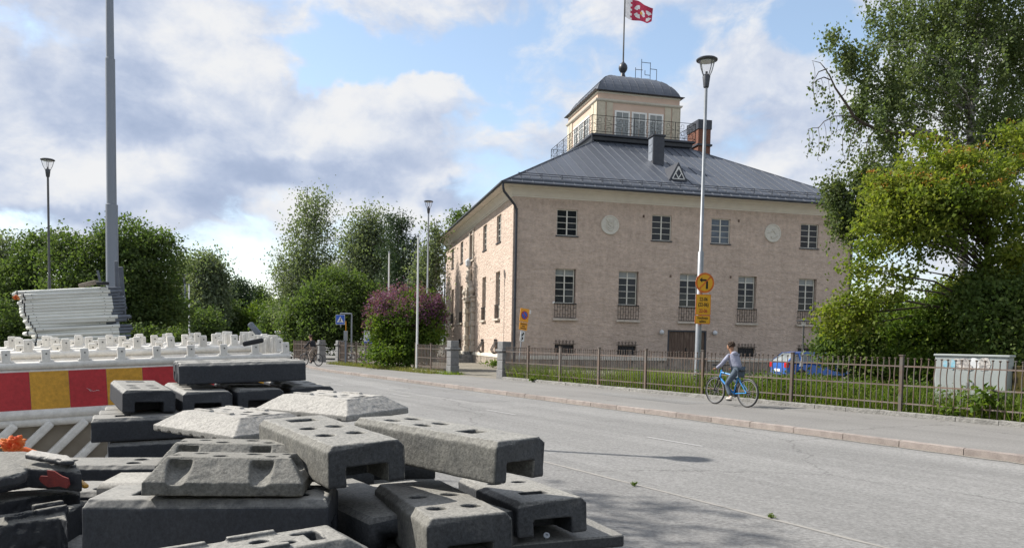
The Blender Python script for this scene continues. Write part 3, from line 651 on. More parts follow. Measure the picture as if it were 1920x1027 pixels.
# downpipes
def pipe(pts, name='downpipe', r=.065):
    mb = MB(); mb.tube(pts, r, 10); o = mb.build(name, M['darkmetal'], bld, smooth=50)
    k = MB()
    for z in (1.6, 4.2, 7.0, 9.6): k.lathe([(r + .004, z), (r + .014, z), (r + .014, z + .06), (r + .004, z + .06)], 10, (pts[-1][0], pts[-1][1], 0))
    k.build('pipe_clamp', M['darkmetal'], o)
pipe([(-.87, -.87, 10.98), (-.86, -.87, 10.7), (-.78, -.80, 10.5), (-.35, -.50, 10.15), (.02, -.2, 9.85), (.16, -.1, 9.6), (.17, -.09, 9.3), (.17, -.09, .3)], r=.075)
pipe([(BW + .87, -.87, 10.98), (BW + .85, -.85, 10.7), (BW + .4, -.5, 10.2), (BW - .12, -.1, 9.7), (BW - .13, -.09, 9.3), (BW - .13, -.09, .3)])
pipe([(-.87, BD + .5, 10.98), (-.85, BD + .5, 10.7), (-.35, BD + .3, 10.1), (-.08, BD + .08, 9.7), (-.08, BD + .08, .3)])
mb = MB(); mb.bx(-.06, -.003, 1.0, .22, 0, 0); 
# portal on the sunny side
pt = MB(); fbox(pt, 'left', 12.75, 14.65, .18, .26, .8, 4.7); portal = pt.build('portal', M['portal'], bld)
d = MB()
for k in range(6): fbox(d, 'left', 12.8 + k * .3, 13.07 + k * .3, .12 + .01 * (k % 2), .178, .82, 4.2)
d.build('door_board', M['pilaster'], portal)
for c in (12.35, 15.05):
    z = .8
    for k, h in enumerate((.5, .42, .42, .62, .42, .62, .42, .42, .3)):
        w = .36 if k % 2 == 0 else .28
        b = MB(); fbox(b, 'left', c - w, c + w, -.05 - w * .8, .0, z, z + h - .012); b.build('column_block', M['portal'], portal, bevel=.05); z += h
    b = MB(); fbox(b, 'left', c - .46, c + .46, -.44, .0, z, z + .13); b.build('capital', M['portal'], portal, bevel=.02)
    u = MB(); u.lathe([(.16, 0), (.12, .1), (.28, .3), (.30, .45), (.2, .62), (.08, .68), (.12, .74), (0, .82)], 14, (-.22, c, z + .13)); u.build('urn', M['portal'], portal, smooth=50)
ar = MB()
for k in range(9):
    a0, a1 = PI * k / 9 + .015, PI * (k + 1) / 9 - .015
    f = lambda a, r, dd: (dd, 13.7 - math.cos(a) * r, 4.7 + math.sin(a) * r * 1.5)
    o = MB(); o.add([f(a0, .75, -.02), f(a1, .75, -.02), f(a1, 1.1, -.02), f(a0, 1.1, -.02), f(a0, .75, -.3), f(a1, .75, -.3), f(a1, 1.1, -.3), f(a0, 1.1, -.3)], [(0, 1, 2, 3), (4, 5, 6, 7), (0, 1, 5, 4), (1, 2, 6, 5), (2, 3, 7, 6), (3, 0, 4, 7)])
    o.build('arch_stone', M['portal'], portal, bevel=.02, seg=1)
b = MB(); f = fx('left'); b.add([f(12.95, .02, 4.7), f(14.45, .02, 4.7), f(14.2, .02, 5.5), f(13.7, .02, 5.8), f(13.2, .02, 5.5), f(12.95, .1, 4.7), f(14.45, .1, 4.7), f(14.2, .1, 5.5), f(13.7, .1, 5.8), f(13.2, .1, 5.5)], [(0, 1, 2, 3, 4), (5, 6, 7, 8, 9), (0, 1, 6, 5), (1, 2, 7, 6), (2, 3, 8, 7), (3, 4, 9, 8), (4, 0, 5, 9)]); b.build('tympanum', M['portal'], portal)
st = MB(); st.lathe([(.32, 0), (.22, .15), (.3, .3), (.2, .55), (.26, .8), (.16, .98), (.09, 1.03), (.13, 1.12), (.12, 1.22), (0, 1.3)], 14, (-.2, 13.7, 6.2)); st.build('statue', M['portal'], portal, smooth=50)
ln_ = MB(); ln_.lathe([(.10, 0), (.22, .12), (.24, .5), (.12, .62), (0, .74)], 8, (-.25, 13.85, 7.35)); ln_.build('lantern', M['lampglass'], portal)
b = MB(); fbox(b, 'left', 12.0, 15.4, -1.3, -.02, -.05, .28); fbox(b, 'left', 12.3, 15.1, -.9, -.02, .28, .56); fbox(b, 'left', 12.7, 14.7, -.5, .1, .56, .8); b.build('door_step', M['granite'], portal, bevel=.02, seg=1)
# stone surround of the middle upper window
b = MB()
for a0, a1, z0, z1 in ((12.85, 13.04, 7.9, 10.15), (14.40, 14.59, 7.9, 10.15), (12.75, 14.69, 10.15, 10.3), (12.7, 14.74, 7.78, 7.9)): fbox(b, 'left', a0, a1, -.1, -.002, z0, z1)
b.build('window_surround', M['portal'], bld, bevel=.02, seg=1)

# ------------------------------------------------------------------ roof
OV = .95
RX0, RX1, RY0, RY1, RZ0 = -OV, BW + OV, -OV, BD + OV, 11.05
DX0, DX1, DY0, DY1, DZ = 8.0, 15.7, 8.6, 18.7, 16.4
rf = MB(); rf.bx(RX0 + .1, RX1 - .1, RY0 + .1, RY1 - .1, 10.98, 11.02); roof = rf.build('roof', M['darkmetal'], bld)
def hip_panels(parent, o_rect, i_rect, prof, side, step, name, m, seam=.035, thick=.02):
    """sheet-metal panels of one hip face; prof(t) -> (fraction inwards, z)"""
    x0, x1, y0, y1 = o_rect; a0, a1, b0, b1 = i_rect
    if side in ('front', 'back'): lo, hi, li, hi2 = x0, x1, a0, a1; e, ei = (y0, b0) if side == 'front' else (y1, b1); P = lambda al, dp, z: (al, dp, z)
    else: lo, hi, li, hi2 = y0, y1, b0, b1; e, ei = (x0, a0) if side == 'left' else (x1, a1); P = lambda al, dp, z: (dp, al, z)
    k = lo; ts = [prof(t / 10) for t in range(11)] if name == 'dome_panel' else [prof(0), prof(.25), prof(.5), prof(.75), prof(1)]
    ph = (hi - lo) % step / 2; k = lo - (step - ph if ph > 0 else 0)
    while k < hi - 1e-6:
        s0, s1 = max(k, lo), min(k + step, hi); k += step
        fr = []
        for f_, z in ts:
            l, h = lo + (li - lo) * f_, hi + (hi2 - hi) * f_
            fr.append((min(max(s0, l), h), min(max(s1, l), h), e + (ei - e) * f_, z))
        # find real extents (add crossing points where the hip clips the strip)
        mb = MB(); vs = []
        for A, B, D, z in fr: vs += [P(A, D, z), P(B, D, z), P(A, D, z - thick), P(B, D, z - thick)]
        n = len(fr); fs = []
        for i in range(n - 1):
            o = 4 * i
            if fr[i][1] - fr[i][0] < 1e-5 and fr[i + 1][1] - fr[i + 1][0] < 1e-5: continue
            fs += [(o, o + 1, o + 5, o + 4), (o + 2, o + 3, o + 7, o + 6)]
        mb.add(vs, fs)
        last = max([i for i in range(n) if fr[i][1] - fr[i][0] > 1e-5] or [0])
        path = [Vector(P(A, D, z + .02)) for A, B, D, z in fr[:last + 1]]
        if s0 > lo + .01 and len(path) > 1:
            # stop the seam where it meets the hip
            for i in range(len(path) - 1): mb.bar(path[i] - Vector((0, 0, .02)), path[i + 1] - Vector((0, 0, .02)), .022, .05)
        mb.build(name, m, parent)
flat = lambda t: (t, RZ0 + (DZ - RZ0) * t)
def flat_hip(side, step):
    # straight strips clipped exactly by the hips
    lo, hi, li, hi2 = (RX0, RX1, DX0, DX1) if side in ('front', 'back') else (RY0, RY1, DY0, DY1)
    e, ei = {'front': (RY0, DY0), 'back': (RY1, DY1), 'left': (RX0, DX0), 'right': (RX1, DX1)}[side]
    P = (lambda al, dp, z: (al, dp, z)) if side in ('front', 'back') else (lambda al, dp, z: (dp, al, z))
    tmax = lambda a: 1.0 if li <= a <= hi2 else ((a - lo) / (li - lo) if a < li else (hi - a) / (hi - hi2))
    k = lo; edges = [lo]
    while k + step < hi: k += step; edges.append(k)
    edges.append(hi)
    for s0, s1 in zip(edges[:-1], edges[1:]):
        cuts = sorted({s0, s1, *[q for q in (li, hi2) if s0 < q < s1]})
        top = [(a, min(1, max(0, tmax(a)))) for a in cuts]
        pts = [(s0, 0), (s1, 0)] + [(a, t) for a, t in top[::-1] if t > 1e-6]
        up = [P(a, e + (ei - e) * t, RZ0 + (DZ - RZ0) * t + .0) for a, t in pts]
        n = len(up); mb = MB(); mb.add(up + [(x, y, z - .02) for x, y, z in up], [tuple(range(n)), tuple(range(n, 2 * n))[::-1]] + [(i, (i + 1) % n, n + (i + 1) % n, n + i) for i in range(n)])
        t0 = tmax(s0)
        if t0 > .02: mb.bar(Vector(P(s0, e, RZ0 + .018)), Vector(P(s0, e + (ei - e) * t0, RZ0 + (DZ - RZ0) * t0 + .018)), .026, .05)
        mb.build('roof_panel', M['roof'], roof)
flat_hip('front', .655); flat_hip('left', .66); flat_hip('right', .66); flat_hip('back', 1.4)
# hip caps, snow guards, eave upstand
for a, b in (((RX0, RY0, RZ0), (DX0, DY0, DZ)), ((RX1, RY0, RZ0), (DX1, DY0, DZ)), ((RX0, RY1, RZ0), (DX0, DY1, DZ)), ((RX1, RY1, RZ0), (DX1, DY1, DZ))): mb = MB(); mb.bar(Vector(a) + Vector((0, 0, .02)), Vector(b) + Vector((0, 0, .02)), .07, .06); mb.build('hip_cap', M['roof'], roof)
mb = MB()
for dd, hh in ((1.0, .12), (1.0, .24)):
    z = RZ0 + (DZ - RZ0) * dd / 9.55 + hh; mb.tube([(RX0 + dd + .2, RY0 + dd, z), (RX1 - dd - .2, RY0 + dd, z)], .022, 6)
k = RX0 + 1.4
while k < RX1 - 1.2:
    z = RZ0 + (DZ - RZ0) * 1.0 / 9.55; mb.bar((k, RY0 + 1.0, z), (k, RY0 + 1.0, z + .27), .03); mb.bar((k, RY0 + 1.0, z + .27), (k, RY0 + 1.42, z + .24), .02); k += 1.31
mb.build('snow_guard', M['darkmetal'], roof)
mb = MB(); 
for dd in (.45,):
    z = RZ0 + (DZ - RZ0) * dd / 9.55; mb.bar((RX0 + .5, RY0 + dd, z + .05), (RX1 - .5, RY0 + dd, z + .05), .02, .1)
mb.build('eave_upstand', M['roof'], roof)
# louvred vent stack and triangular dormer
zr = lambda a: RZ0 + (DZ - RZ0) * (a + OV) / 9.55
mb = MB(); mb.bx(10.85, 11.66, 4.3, 5.2, zr(4.3) - .1, 15.95); vs_ = mb.build('vent_stack', M['darkmetal'], roof)
mb = MB(); mb.bx(10.78, 11.73, 4.22, 5.28, 15.95, 16.04); mb.build('stack_cap', M['darkmetal'], roof)
mb = MB()
mb.bx(10.83, 10.849, 4.4, 5.1, zr(4.3) + .3, 15.85)
for z in (14.9, 15.4): mb.bx(10.81, 10.83, 4.5, 5.0, z, z + .3)
mb.build('louvre_panel', M['greypole'], roof)
a0 = 1.25; zb = zr(a0) + .02; cx = 11.33
mb = MB(); tri = [(cx - .66, zb), (cx + .66, zb), (cx, zb + 1.22)]; 
back = a0 + 1.22 / .5602
mb.add([(tri[0][0], a0, tri[0][1]), (tri[1][0], a0, tri[1][1]), (tri[2][0], a0, tri[2][1]), (cx, back + .1, tri[2][1])], [(0, 1, 2), (1, 3, 2), (0, 2, 3), (0, 3, 1)])
dm = mb.build('dormer', M['darkmetal'], roof)
mb = MB()
for p, q in (((cx - .42, zb + .12), (cx + .42, zb + .12)), ((cx - .42, zb + .12), (cx, zb + .92)), ((cx + .42, zb + .12), (cx, zb + .92)), ((cx - .21, zb + .5), (cx + .02, zb + .13)), ((cx + .21, zb + .5), (cx - .02, zb + .13)), ((cx - .2, zb + .5), (cx + .0, zb + .82)), ((cx + .2, zb + .5), (cx, zb + .82))):
    mb.bar((p[0], a0 - .03, p[1]), (q[0], a0 - .03, q[1]), .05, .05, up=(0, 1, 0))
mb.build('dormer_window_frame', M['white'], roof)
# roof terrace deck
mb = MB(); rings(mb, [(-.35, 16.2), (-.05, 16.42), (.10, 16.5), (.14, 16.72), (.30, 16.78), (.30, 16.92), (-1.5, 16.94)], DX0, DX1, DY0, DY1); mb.build('terrace_deck', M['darkmetal'], roof, smooth=20)
mb = MB(); mb.bx(DX0 + .3, DX1 - .3, DY0 + .3, DY1 - .3, 16.0, 16.9); mb.build('terrace_core', M['darkmetal'], roof)
mb = MB(); mb.tube([(7.75, 8.3, 16.85), (7.8, 8.25, 15.2)], .05, 8); mb.build('corner_pipe', M['darkmetal'], roof)
# terrace railing: posts, rails and meander fretwork per bay
def railing(p, q, bays):
    p, q = Vector(p), Vector(q); mb = MB()
    for z in (.14, 1.28): mb.bar(p + Vector((0, 0, z)), q + Vector((0, 0, z)), .035, .03)
    mb.bar(p + Vector((0, 0, .70)), q + Vector((0, 0, .70)), .014, .014)
    o = mb.build('roof_railing', M['iron'], bld)
    for k in range(bays + 1):
        c = p.lerp(q, k / bays); b = MB(); b.bar(c + Vector((0, 0, 0)), c + Vector((0, 0, 1.3)), .04); b.build('railing_post', M['iron'], o)
    for k in range(bays):
        a, b = p.lerp(q, k / bays), p.lerp(q, (k + 1) / bays); w = (b - a).length; d = (b - a) / w; f = MB()
        n = max(1, round(w / 1.2)); cw = w / n
        for i in range(n):
            def S_(pts): 
                vv = [a + d * (cw * (i + x)) + Vector((0, 0, .14 + 1.14 * y)) for x, y in pts]
                for u_, v_ in zip(vv[:-1], vv[1:]): f.bar(u_, v_, .020)
            for m_ in (lambda x: x, lambda x: 1 - x):
                S_([(m_(.12), 1), (m_(.12), .72), (m_(.30), .72), (m_(.30), .86), (m_(.42), .86), (m_(.42), .6), (m_(.2), .6), (m_(.08), .5), (m_(.2), .4), (m_(.42), .4), (m_(.42), .14), (m_(.30), .14), (m_(.30), .28), (m_(.12), .28), (m_(.12), 0)])
        f.build('fretwork', M['iron'], o)
rc = [(7.75, 8.3, 16.92), (15.95, 8.3, 16.92), (15.95, 18.9, 16.92), (7.75, 18.9, 16.92)]
railing(rc[0], rc[1], 5); railing(rc[1], rc[2], 6); railing(rc[2], rc[3], 5); railing(rc[3], rc[0], 6)
# pavilion on the terrace
PX0, PX1, PY0, PY1 = 8.62, 15.28, 9.75, 16.95
mb = MB(); mb.bx(PX0, PX1, PY0, PY1, 16.9, 20.4); pav = mb.build('pavilion', M['plaster_belv'], bld)
mb = MB(); rings(mb, [(.0, 19.66), (.12, 19.72), (.16, 19.76), (.20, 19.86), (.03, 19.90), (.0, 19.9)], PX0, PX1, PY0, PY1); rings(mb, [(0.0, 20.3), (.05, 20.33), (.05, 20.42)], PX0, PX1, PY0, PY1); mb.build('pavilion_cornice', M['cornice'], pav)
mb = MB(); rings(mb, [(.0, 20.43), (.28, 20.44), (.30, 20.48), (0, 20.51)], PX0, PX1, PY0, PY1); mb.build('pavilion_eave', M['darkmetal'], pav)
for (xa, xb) in ((PX0 + .02, PX0 + .62), (PX0 + .72, PX0 + 1.22), (PX1 - .62, PX1 - .02), (PX1 - 1.22, PX1 - .72)):
    b = MB(); b.bx(xa, xb, PY0 - .07, PY0 - .001, 16.9, 19.66); b.build('pilaster', M['pilaster'], pav, bevel=.012, seg=1)
for (ya, yb) in ((PY0 - .06, PY0 + .62), (PY0 + .72, PY0 + 1.22), (PY1 - .62, PY1), (PY1 - 1.22, PY1 - .72)):
    for X, dx in ((PX0, -.07), (PX1, .07)):
        b = MB(); b.bx(X + .001 * (1 if dx > 0 else -1), X + dx, ya, yb, 16.9, 19.66); b.build('pilaster', M['pilaster'], pav, bevel=.012, seg=1)
def pav_window(axis, c, face, w=1.22):
    z0, z1 = 16.95, 19.12
    T = (lambda a, d, z: (a, face + d, z)) if axis == 'x' else (lambda a, d, z: (face + d, a, z))
    def B(mb, a0, a1, d0, d1, zz0, zz1):
        p, q = T(a0, d0, zz0), T(a1, d1, zz1); mb.bx(p[0], q[0], p[1], q[1], p[2], q[2])
    mb = MB()
    for a0, a1, q0, q1 in ((c - w / 2, c - w / 2 + .13, z0, z1), (c + w / 2 - .13, c + w / 2, z0, z1), (c - w / 2 + .13, c + w / 2 - .13, z1 - .13, z1), (c - .02, c + .02, z0 + .9, z1 - .13), (c - w / 2 + .13, c + w / 2 - .13, z1 - .62, z1 - .58)): B(mb, a0, a1, -.05, .03, q0, q1)
    B(mb, c - w / 2 + .13, c + w / 2 - .13, -.05, .03, z0, z0 + .12)
    o = mb.build('pavilion_window', M['white'], pav)
    for a0, a1 in ((c - w / 2 + .13, c - .021), (c + .021, c + w / 2 - .13)):
        for q0, q1 in ((z0 + .12, z1 - .62), (z1 - .58, z1 - .13)):
            b = MB(); B(b, a0, a1, -.018, -.004, q0, q1); b.build('pane', M['glass_blind'], o)
for c in (10.62, 11.98, 13.34): pav_window('x', c, PY0)
for c in (12.0, 13.35, 14.7): pav_window('y', c, PX0)
prof = lambda t: (.40 * t + .60 * (1 - math.cos(t * PI / 2)), 20.5 + 2.1 * math.sin(t * PI / 2))
pr = MB(); pr.bx(PX0, PX1, PY0, PY1, 20.44, 20.5); pvr = pr.build('pavilion_roof', M['roof'], bld)
orc = (PX0 - .06, PX1 + .06, PY0 - .06, PY1 + .06); irc = (11.6, 12.3, 13.0, 13.7)
for sd_ in ('front', 'left', 'right', 'back'): hip_panels(pvr, orc, irc, prof, sd_, .66, 'dome_panel', M['roof'])
mb = MB(); mb.bx(11.5, 12.4, 12.9, 13.8, 22.4, 22.53); mb.build('roof_crown', M['darkmetal'], pvr)
mb = MB(); mb.lathe([(.34, 0), (.26, .3), (.17, .6), (.15, .72), (.22, .80), (.33, .96), (.36, 1.12), (.33, 1.30), (.22, 1.46), (.10, 1.56), (.06, 1.7)], 20, (11.98, 13.35, 22.5)); mb.build('finial', M['darkmetal'], pvr, smooth=50)
mb = MB()     # maintenance rails on the pavilion roof
y = 12.6
for a, b in (((12.75, 22.3), (12.75, 23.5)), ((12.75, 23.35), (13.35, 23.35)), ((13.25, 22.2), (13.25, 24.2)), ((13.25, 23.95), (14.0, 23.95)), ((14.0, 21.9), (14.0, 24.0)), ((13.55, 23.35), (13.55, 23.0)), ((13.55, 23.0), (14.0, 23.0)), ((14.0, 23.5), (14.55, 23.5)), ((14.55, 21.7), (14.55, 23.5))): mb.bar((a[0], y, a[1]), (b[0], y, b[1]), .035)
mb.build('roof_rail', M['iron'], pvr)
# brick chimney with individually laid bricks
CX0, CX1, CY0, CY1, CZ0, CZ1 = 18.55, 19.65, 13.0, 15.0, 13.6, 19.3
mb = MB(); mb.bx(CX0 + .02, CX1 - .02, CY0 + .02, CY1 - .02, CZ0, CZ1); ch = mb.build('chimney', M['mortar'], bld)
mb = MB(); k = 0; z = CZ0 + .5
while z < CZ1 - .05:
    for x in range(-1, 6):
        a0 = max(CX0, CX0 + (x + .5 * (k % 2)) * .26); a1 = min(CX1, CX0 + (x + .5 * (k % 2)) * .26 + .245)
        if a1 - a0 > .04: d = random.uniform(0, .008); mb.bx(a0, a1, CY0 - d, CY0 + .05, z, z + .068)
    for x in range(-1, 9):
        a0 = max(CY0, CY0 + (x + .5 * (k % 2)) * .26); a1 = min(CY1, CY0 + (x + .5 * (k % 2)) * .26 + .245)
        if a1 - a0 > .04: d = random.uniform(0, .008); mb.bx(CX0 - d, CX0 + .05, a0, a1, z, z + .068)
    z += .083; k += 1
tag(mb.build('brick_courses', M['brick'], ch), kind='stuff')
mb = MB(); mb.bx(CX0 - .06, CX1 + .06, CY0 - .06, CY1 + .06, CZ1, CZ1 + .75); mb.bx(CX0 - .12, CX1 + .12, CY0 - .12, CY1 + .12, CZ1 - 1.35, CZ1 - 1.2); mb.build('chimney_cap', M['darkmetal'], ch)

# flagpole and flag
mb = MB(); fpz = 24.15
mb.tube([(0, 0, 0), (0, 0, 7.2)], [.065, .045], 10)
fpw = bld.matrix_basis @ Vector((11.98, 13.35, fpz)) if False else (Matrix.Translation(BC) @ Matrix.Rotation(TH, 4, 'Z')) @ Vector((11.98, 13.35, fpz))
fpo = mb.build('flagpole', M['slimpole'], smooth=60, loc=fpw); tag(fpo, 'tall dark flagpole rising from the finial of the roof pavilion', 'flagpole')
def flag_mat(s, t):
    # s 0..1 from hoist to fly, t 0..1 bottom to top
    edge = .20 + (.05 if (t * 4.5) % 1 < .5 else 0.0)
    if s < edge: return 1
    for (cs, ct, r, kind) in ((.50, .45, .17, 'a'), (.80, .42, .17, 'b')):
        dx, dy = (s - cs) * 1.7, t - ct; d = math.hypot(dx, dy)
        ang = (math.atan2(dy, dx) + PI) / (2 * PI) * 3
        if kind == 'a':
            if math.hypot(dx - .13, dy + .03) < .085: return 2
            if .14 < d < .33 and .18 < ang % 1 < .80: return 1
        elif .13 < d < .32 and .16 < (ang + .5) % 1 < .80: return 1
    return 0
mb = MB(); NX, NZ = 96, 60; vs = []
dirb = Vector((math.cos(TH), math.sin(TH), 0)); nb = Vector((-math.sin(TH), math.cos(TH), 0))
for i in range(NX + 1):
    for j in range(NZ + 1):
        s, t = i / NX, j / NZ
        hgt = 1.52 - .34 * s - .28 * max(0, s - .82) / .18 * abs(t - .5) * 2
        z = -.32 * s - .03 * math.sin(s * 9) + (t - .5) * hgt - .18 * math.sin(s * 3) * (1 - t)
        w = .16 * math.sin(s * 8.5 + t * 1.5) * (s ** .6)
        vs.append(dirb * (2.35 * s + .05) + nb * w + Vector((0, 0, z)))
o0 = len(mb.v); mb.v += [tuple(v) for v in vs]
for i in range(NX):
    for j in range(NZ):
        mb.f.append([i * (NZ + 1) + j, (i + 1) * (NZ + 1) + j, (i + 1) * (NZ + 1) + j + 1, i * (NZ + 1) + j + 1]); mb.m.append(flag_mat((i + .5) / NX, (j + .5) / NZ))
fl_ = mb.build('flag', [M['flagred'], M['flagwhite'], M['flaggold']], loc=fpw + Vector((0, 0, 4.25)), smooth=180)
tag(fl_, 'crimson flag with stepped white hoist and white emblems flying from the roof', 'flag')

# ------------------------------------------------------------------ gate pillars, iron fences
def pillar(s, label, off=.12, h=1.62, name='gate_pillar'):
    t = empty(name, label, 'gate pillar', FP(s, off), math.atan2(Fd.y, Fd.x), 'stone pillars of the iron fence')
    mb = MB(); mb.bx(-.24, .24, -.24, .24, -.02, .42); mb.build('base_stone', M['stone'], t, bevel=.015, seg=1)
    for k, (z0, z1) in enumerate(((.425, .80), (.805, 1.17))):
        mb = MB(); mb.bx(-.225, .225, -.225, .225, z0, z1); mb.build('pillar_stone', M['stone'], t, bevel=.02, seg=1)
    mb = MB(); mb.bx(-.29, .29, -.29, .29, 1.175, 1.28); mb.build('cap_stone', M['stone'], t, bevel=.025, seg=1)
    mb = MB(); mb.bx(-.22, .22, -.22, .22, 1.285, h); mb.build('top_stone', M['stone'], t, bevel=.02, seg=1)
    return t
pillar(17.85, 'grey stone gate pillar at the near end of the long iron fence')
pillar(22.45, 'grey stone gate pillar beside the short fence on the far side of the driveway')
pillar(37.5, 'distant grey stone pillar left of the pedestrian crossing sign', h=1.5)
pillar(41.0, 'distant grey stone pillar behind the cyclist in black', h=1.5)

def picket_mesh(i, wav):
    mb = MB(); pts = []
    for k in range(13):
        z = .12 + k * (1.36 - .12) / 12; w = wav * math.sin((z - .75) / .45 * PI) * (1 if .72 < z < 1.2 else 0)
        pts.append((w, 0, z))
    mb.tube(pts, .0135, 6)
    mb.lathe([(.012, 1.35), (.028, 1.365), (.030, 1.385), (.0, 1.392)], 8)
    o = mb.build('picket', M['fence'], None, smooth=50); me = o.data; bpy.data.objects.remove(o); return me
PK = [picket_mesh(0, 0.0), picket_mesh(1, .012), picket_mesh(2, .020), picket_mesh(3, .024)]
def fence(name, label, posts, step=.155, first=True, last=True, wav=1):
    t = empty(name, label, 'fence', FP(posts[0]), math.atan2(Fd.y, Fd.x), 'iron picket fences along the pavement')
    def loc(s): return s - posts[0]
    pm = None
    for k, s in enumerate(posts):
        if (k == 0 and not first) or (k == len(posts) - 1 and not last): continue
        mb = MB(); mb.bx(-.038, .038, -.038, .038, .06, 1.44); mb.bx(-.055, .055, -.055, .055, 1.44, 1.465); mb.build('post', M['fence'], t, loc=(loc(s), 0, 0)).rotation_euler = (0, random.uniform(-.008, .008), 0)
    for a, b in zip(posts[:-1], posts[1:]):
        for z in (.30, .73, 1.19):
            mb = MB(); mb.bar((loc(a), 0, z), (loc(b), 0, z), .018, .034); mb.build('rail', M['fence'], t)
        n = 20 if wav else max(2, round((b - a) / step))
        for k in range(1, n):
            o = link('picket', random.choice(PK[1:] if wav and a < 8 else PK[:2] + PK[:1]), t, (loc(a + (b - a) * k / n), 0, random.uniform(-.008, .008)))
            o.rotation_euler = (0, random.uniform(-.014, .014), random.uniform(-.4, .4) + (PI if random.random() < .15 else 0))
    return t
fence('iron_fence', 'long rusty brown iron picket fence in front of the grass and building', [-9.4, -6.2, -3.1, 0, 3.09, 6.31, 8.85, 11.3, 13.64, 15.83, 17.6], last=False)
fence('iron_fence', 'short grey brown picket fence left of the driveway gate pillar', [22.75, 24.5, 26.2], step=.085, wav=0)
fence('iron_fence', 'distant picket fence behind parked bicycles and the lilac bush', [29.0, 30.8, 32.6, 34.4, 36.0], wav=0)
fence('iron_fence', 'short dark picket fence between the far pillar and a grey meter post', [36.0, 37.2], step=.09, wav=0)
fence('iron_fence', 'far dark picket fence behind the cyclist in black', [41.3, 43.0, 44.8, 46.6], step=.09, wav=0)

# ------------------------------------------------------------------ street lamps, masts, flagpoles
def street_lamp(loc, H, label, cat='street lamp', rz=0.0, polemat='galv', group='street lamps', r0=.098, r1=.05, s=1.0, arms=4):
    t = empty('street_lamp', label, cat, loc, rz, group)
    mb = MB(); hz = H - .85 * s
    mb.tube([(0, 0, 0), (0, 0, hz * .47), (0, 0, hz * .475), (0, 0, hz)], [r0, r0 * .95, r1 * 1.15, r1], 14); mb.build('pole', M[polemat], t, smooth=50)
    mb = MB(); mb.lathe([(r1, 0), (.075 * s, .03), (.11 * s, .32 * s), (.10 * s, .36 * s), (.035 * s, .40 * s), (.035 * s, .46 * s), (0, .47 * s)], 16, (0, 0, hz)); mb.build('lamp_neck', M['lampdark'], t, smooth=40)
    mb = MB()
    for k in range(arms):
        a = 2 * PI * k / arms + .4; mb.tube([(.10 * s * math.cos(a), .10 * s * math.sin(a), hz + .33 * s), (.19 * s * math.cos(a), .19 * s * math.sin(a), hz + .52 * s), (.255 * s * math.cos(a), .255 * s * math.sin(a), hz + .76 * s)], .012 * s, 6)
    mb.build('lamp_arm', M['lampdark'], t, smooth=60)['kind'] = 'stuff'
    mb = MB(); mb.lathe([(.10 * s, .34 * s), (.17 * s, .48 * s), (.235 * s, .76 * s)], 20, (0, 0, hz)); 
    mb.build('glass_shade', M['clear'], t, smooth=60)
    mb = MB(); mb.lathe([(0, .74 * s), (.20 * s, .745 * s), (.295 * s, .765 * s), (.30 * s, .79 * s), (.26 * s, .82 * s), (0, .85 * s)], 28, (0, 0, hz)); hd = mb.build('lamp_head', M['lampdark'], t, smooth=40)
    mb = MB(); mb.lathe([(0, .725 * s), (.19 * s, .73 * s), (.19 * s, .7395 * s)], 24, (0, 0, hz)); mb.build('diffuser', M['lampglass'], hd)
    return t
cm = bpy.data.materials.new('clear_lamp_glass'); cm.use_nodes = True; t_ = cm.node_tree; t_.nodes.clear()
o_ = t_.nodes.new('ShaderNodeOutputMaterial'); tr_ = t_.nodes.new('ShaderNodeBsdfTransparent'); gl_ = t_.nodes.new('ShaderNodeBsdfGlossy'); gl_.inputs['Roughness'].default_value = .05; mx_ = t_.nodes.new('ShaderNodeMixShader'); mx_.inputs[0].default_value = .12
t_.links.new(tr_.outputs[0], mx_.inputs[1]); t_.links.new(gl_.outputs[0], mx_.inputs[2]); t_.links.new(mx_.outputs[0], o_.inputs[0]); M['clear'] = cm
LP = Vector((5.98, 24.87, 0))
street_lamp(LP, 10.68, 'tall galvanised street lamp carrying the round orange no left turn sign', s=1.12)
street_lamp(at(800.5, 645, 50.6) * Vector((1, 1, 0)), 10.68, 'tall grey street lamp between the purple lilac and the building corner')
street_lamp(at(94, 620, 35.5) * Vector((1, 1, 0)), 9.55, 'slim dark street lamp rising behind the stack of white barriers', polemat='slimpole', r0=.07, r1=.045)
street_lamp(at(153, 625, 58) * Vector((1, 1, 0)), 8.8, 'grey street lamp in front of the large broadleaf tree', polemat='greypole', r0=.08, r1=.05)
street_lamp(at(609, 640, 84) * Vector((1, 1, 0)), 10.9, 'far street lamp rising in front of the tall birch by the side street', polemat='greypole')
for u, vt, lab in ((347, 515, 'distant street lamp left of the far white flagpoles'), (396, 535, 'distant street lamp between the first and second far white flagpoles'), (429.5, 552, 'small distant street lamp just right of the second far flagpole')):
    Y = 8.2 * FPX / (630 - vt); street_lamp(at(u, 630, Y) * Vector((1, 1, 0)), 9.8, lab, polemat='greypole', r0=.12, r1=.09, s=1.5)
ms = empty('mast', 'big grey tapered steel mast rising behind the stacked white barriers', 'mast', (-7.47, 14.4, -.1), 0)
mb = MB(); mb.tube([(0, 0, 0), (0, 0, 4.05)], [.112, .105], 20); mb.build('mast_base_section', M['greypole'], ms, smooth=50)
mb = MB(); mb.tube([(0, 0, 4.05), (0, 0, 4.10), (0, 0, 4.11), (0, 0, 6.7)], [.105, .105, .086, .082], 20); mb.build('mast_middle_section', M['greypole'], ms, smooth=30)
mb = MB(); mb.tube([(0, 0, 6.7), (0, 0, 6.74), (0, 0, 6.75), (0, 0, 9.0)], [.083, .083, .070, .06], 20); mb.build('mast_top_section', M['greypole'], ms, smooth=30)
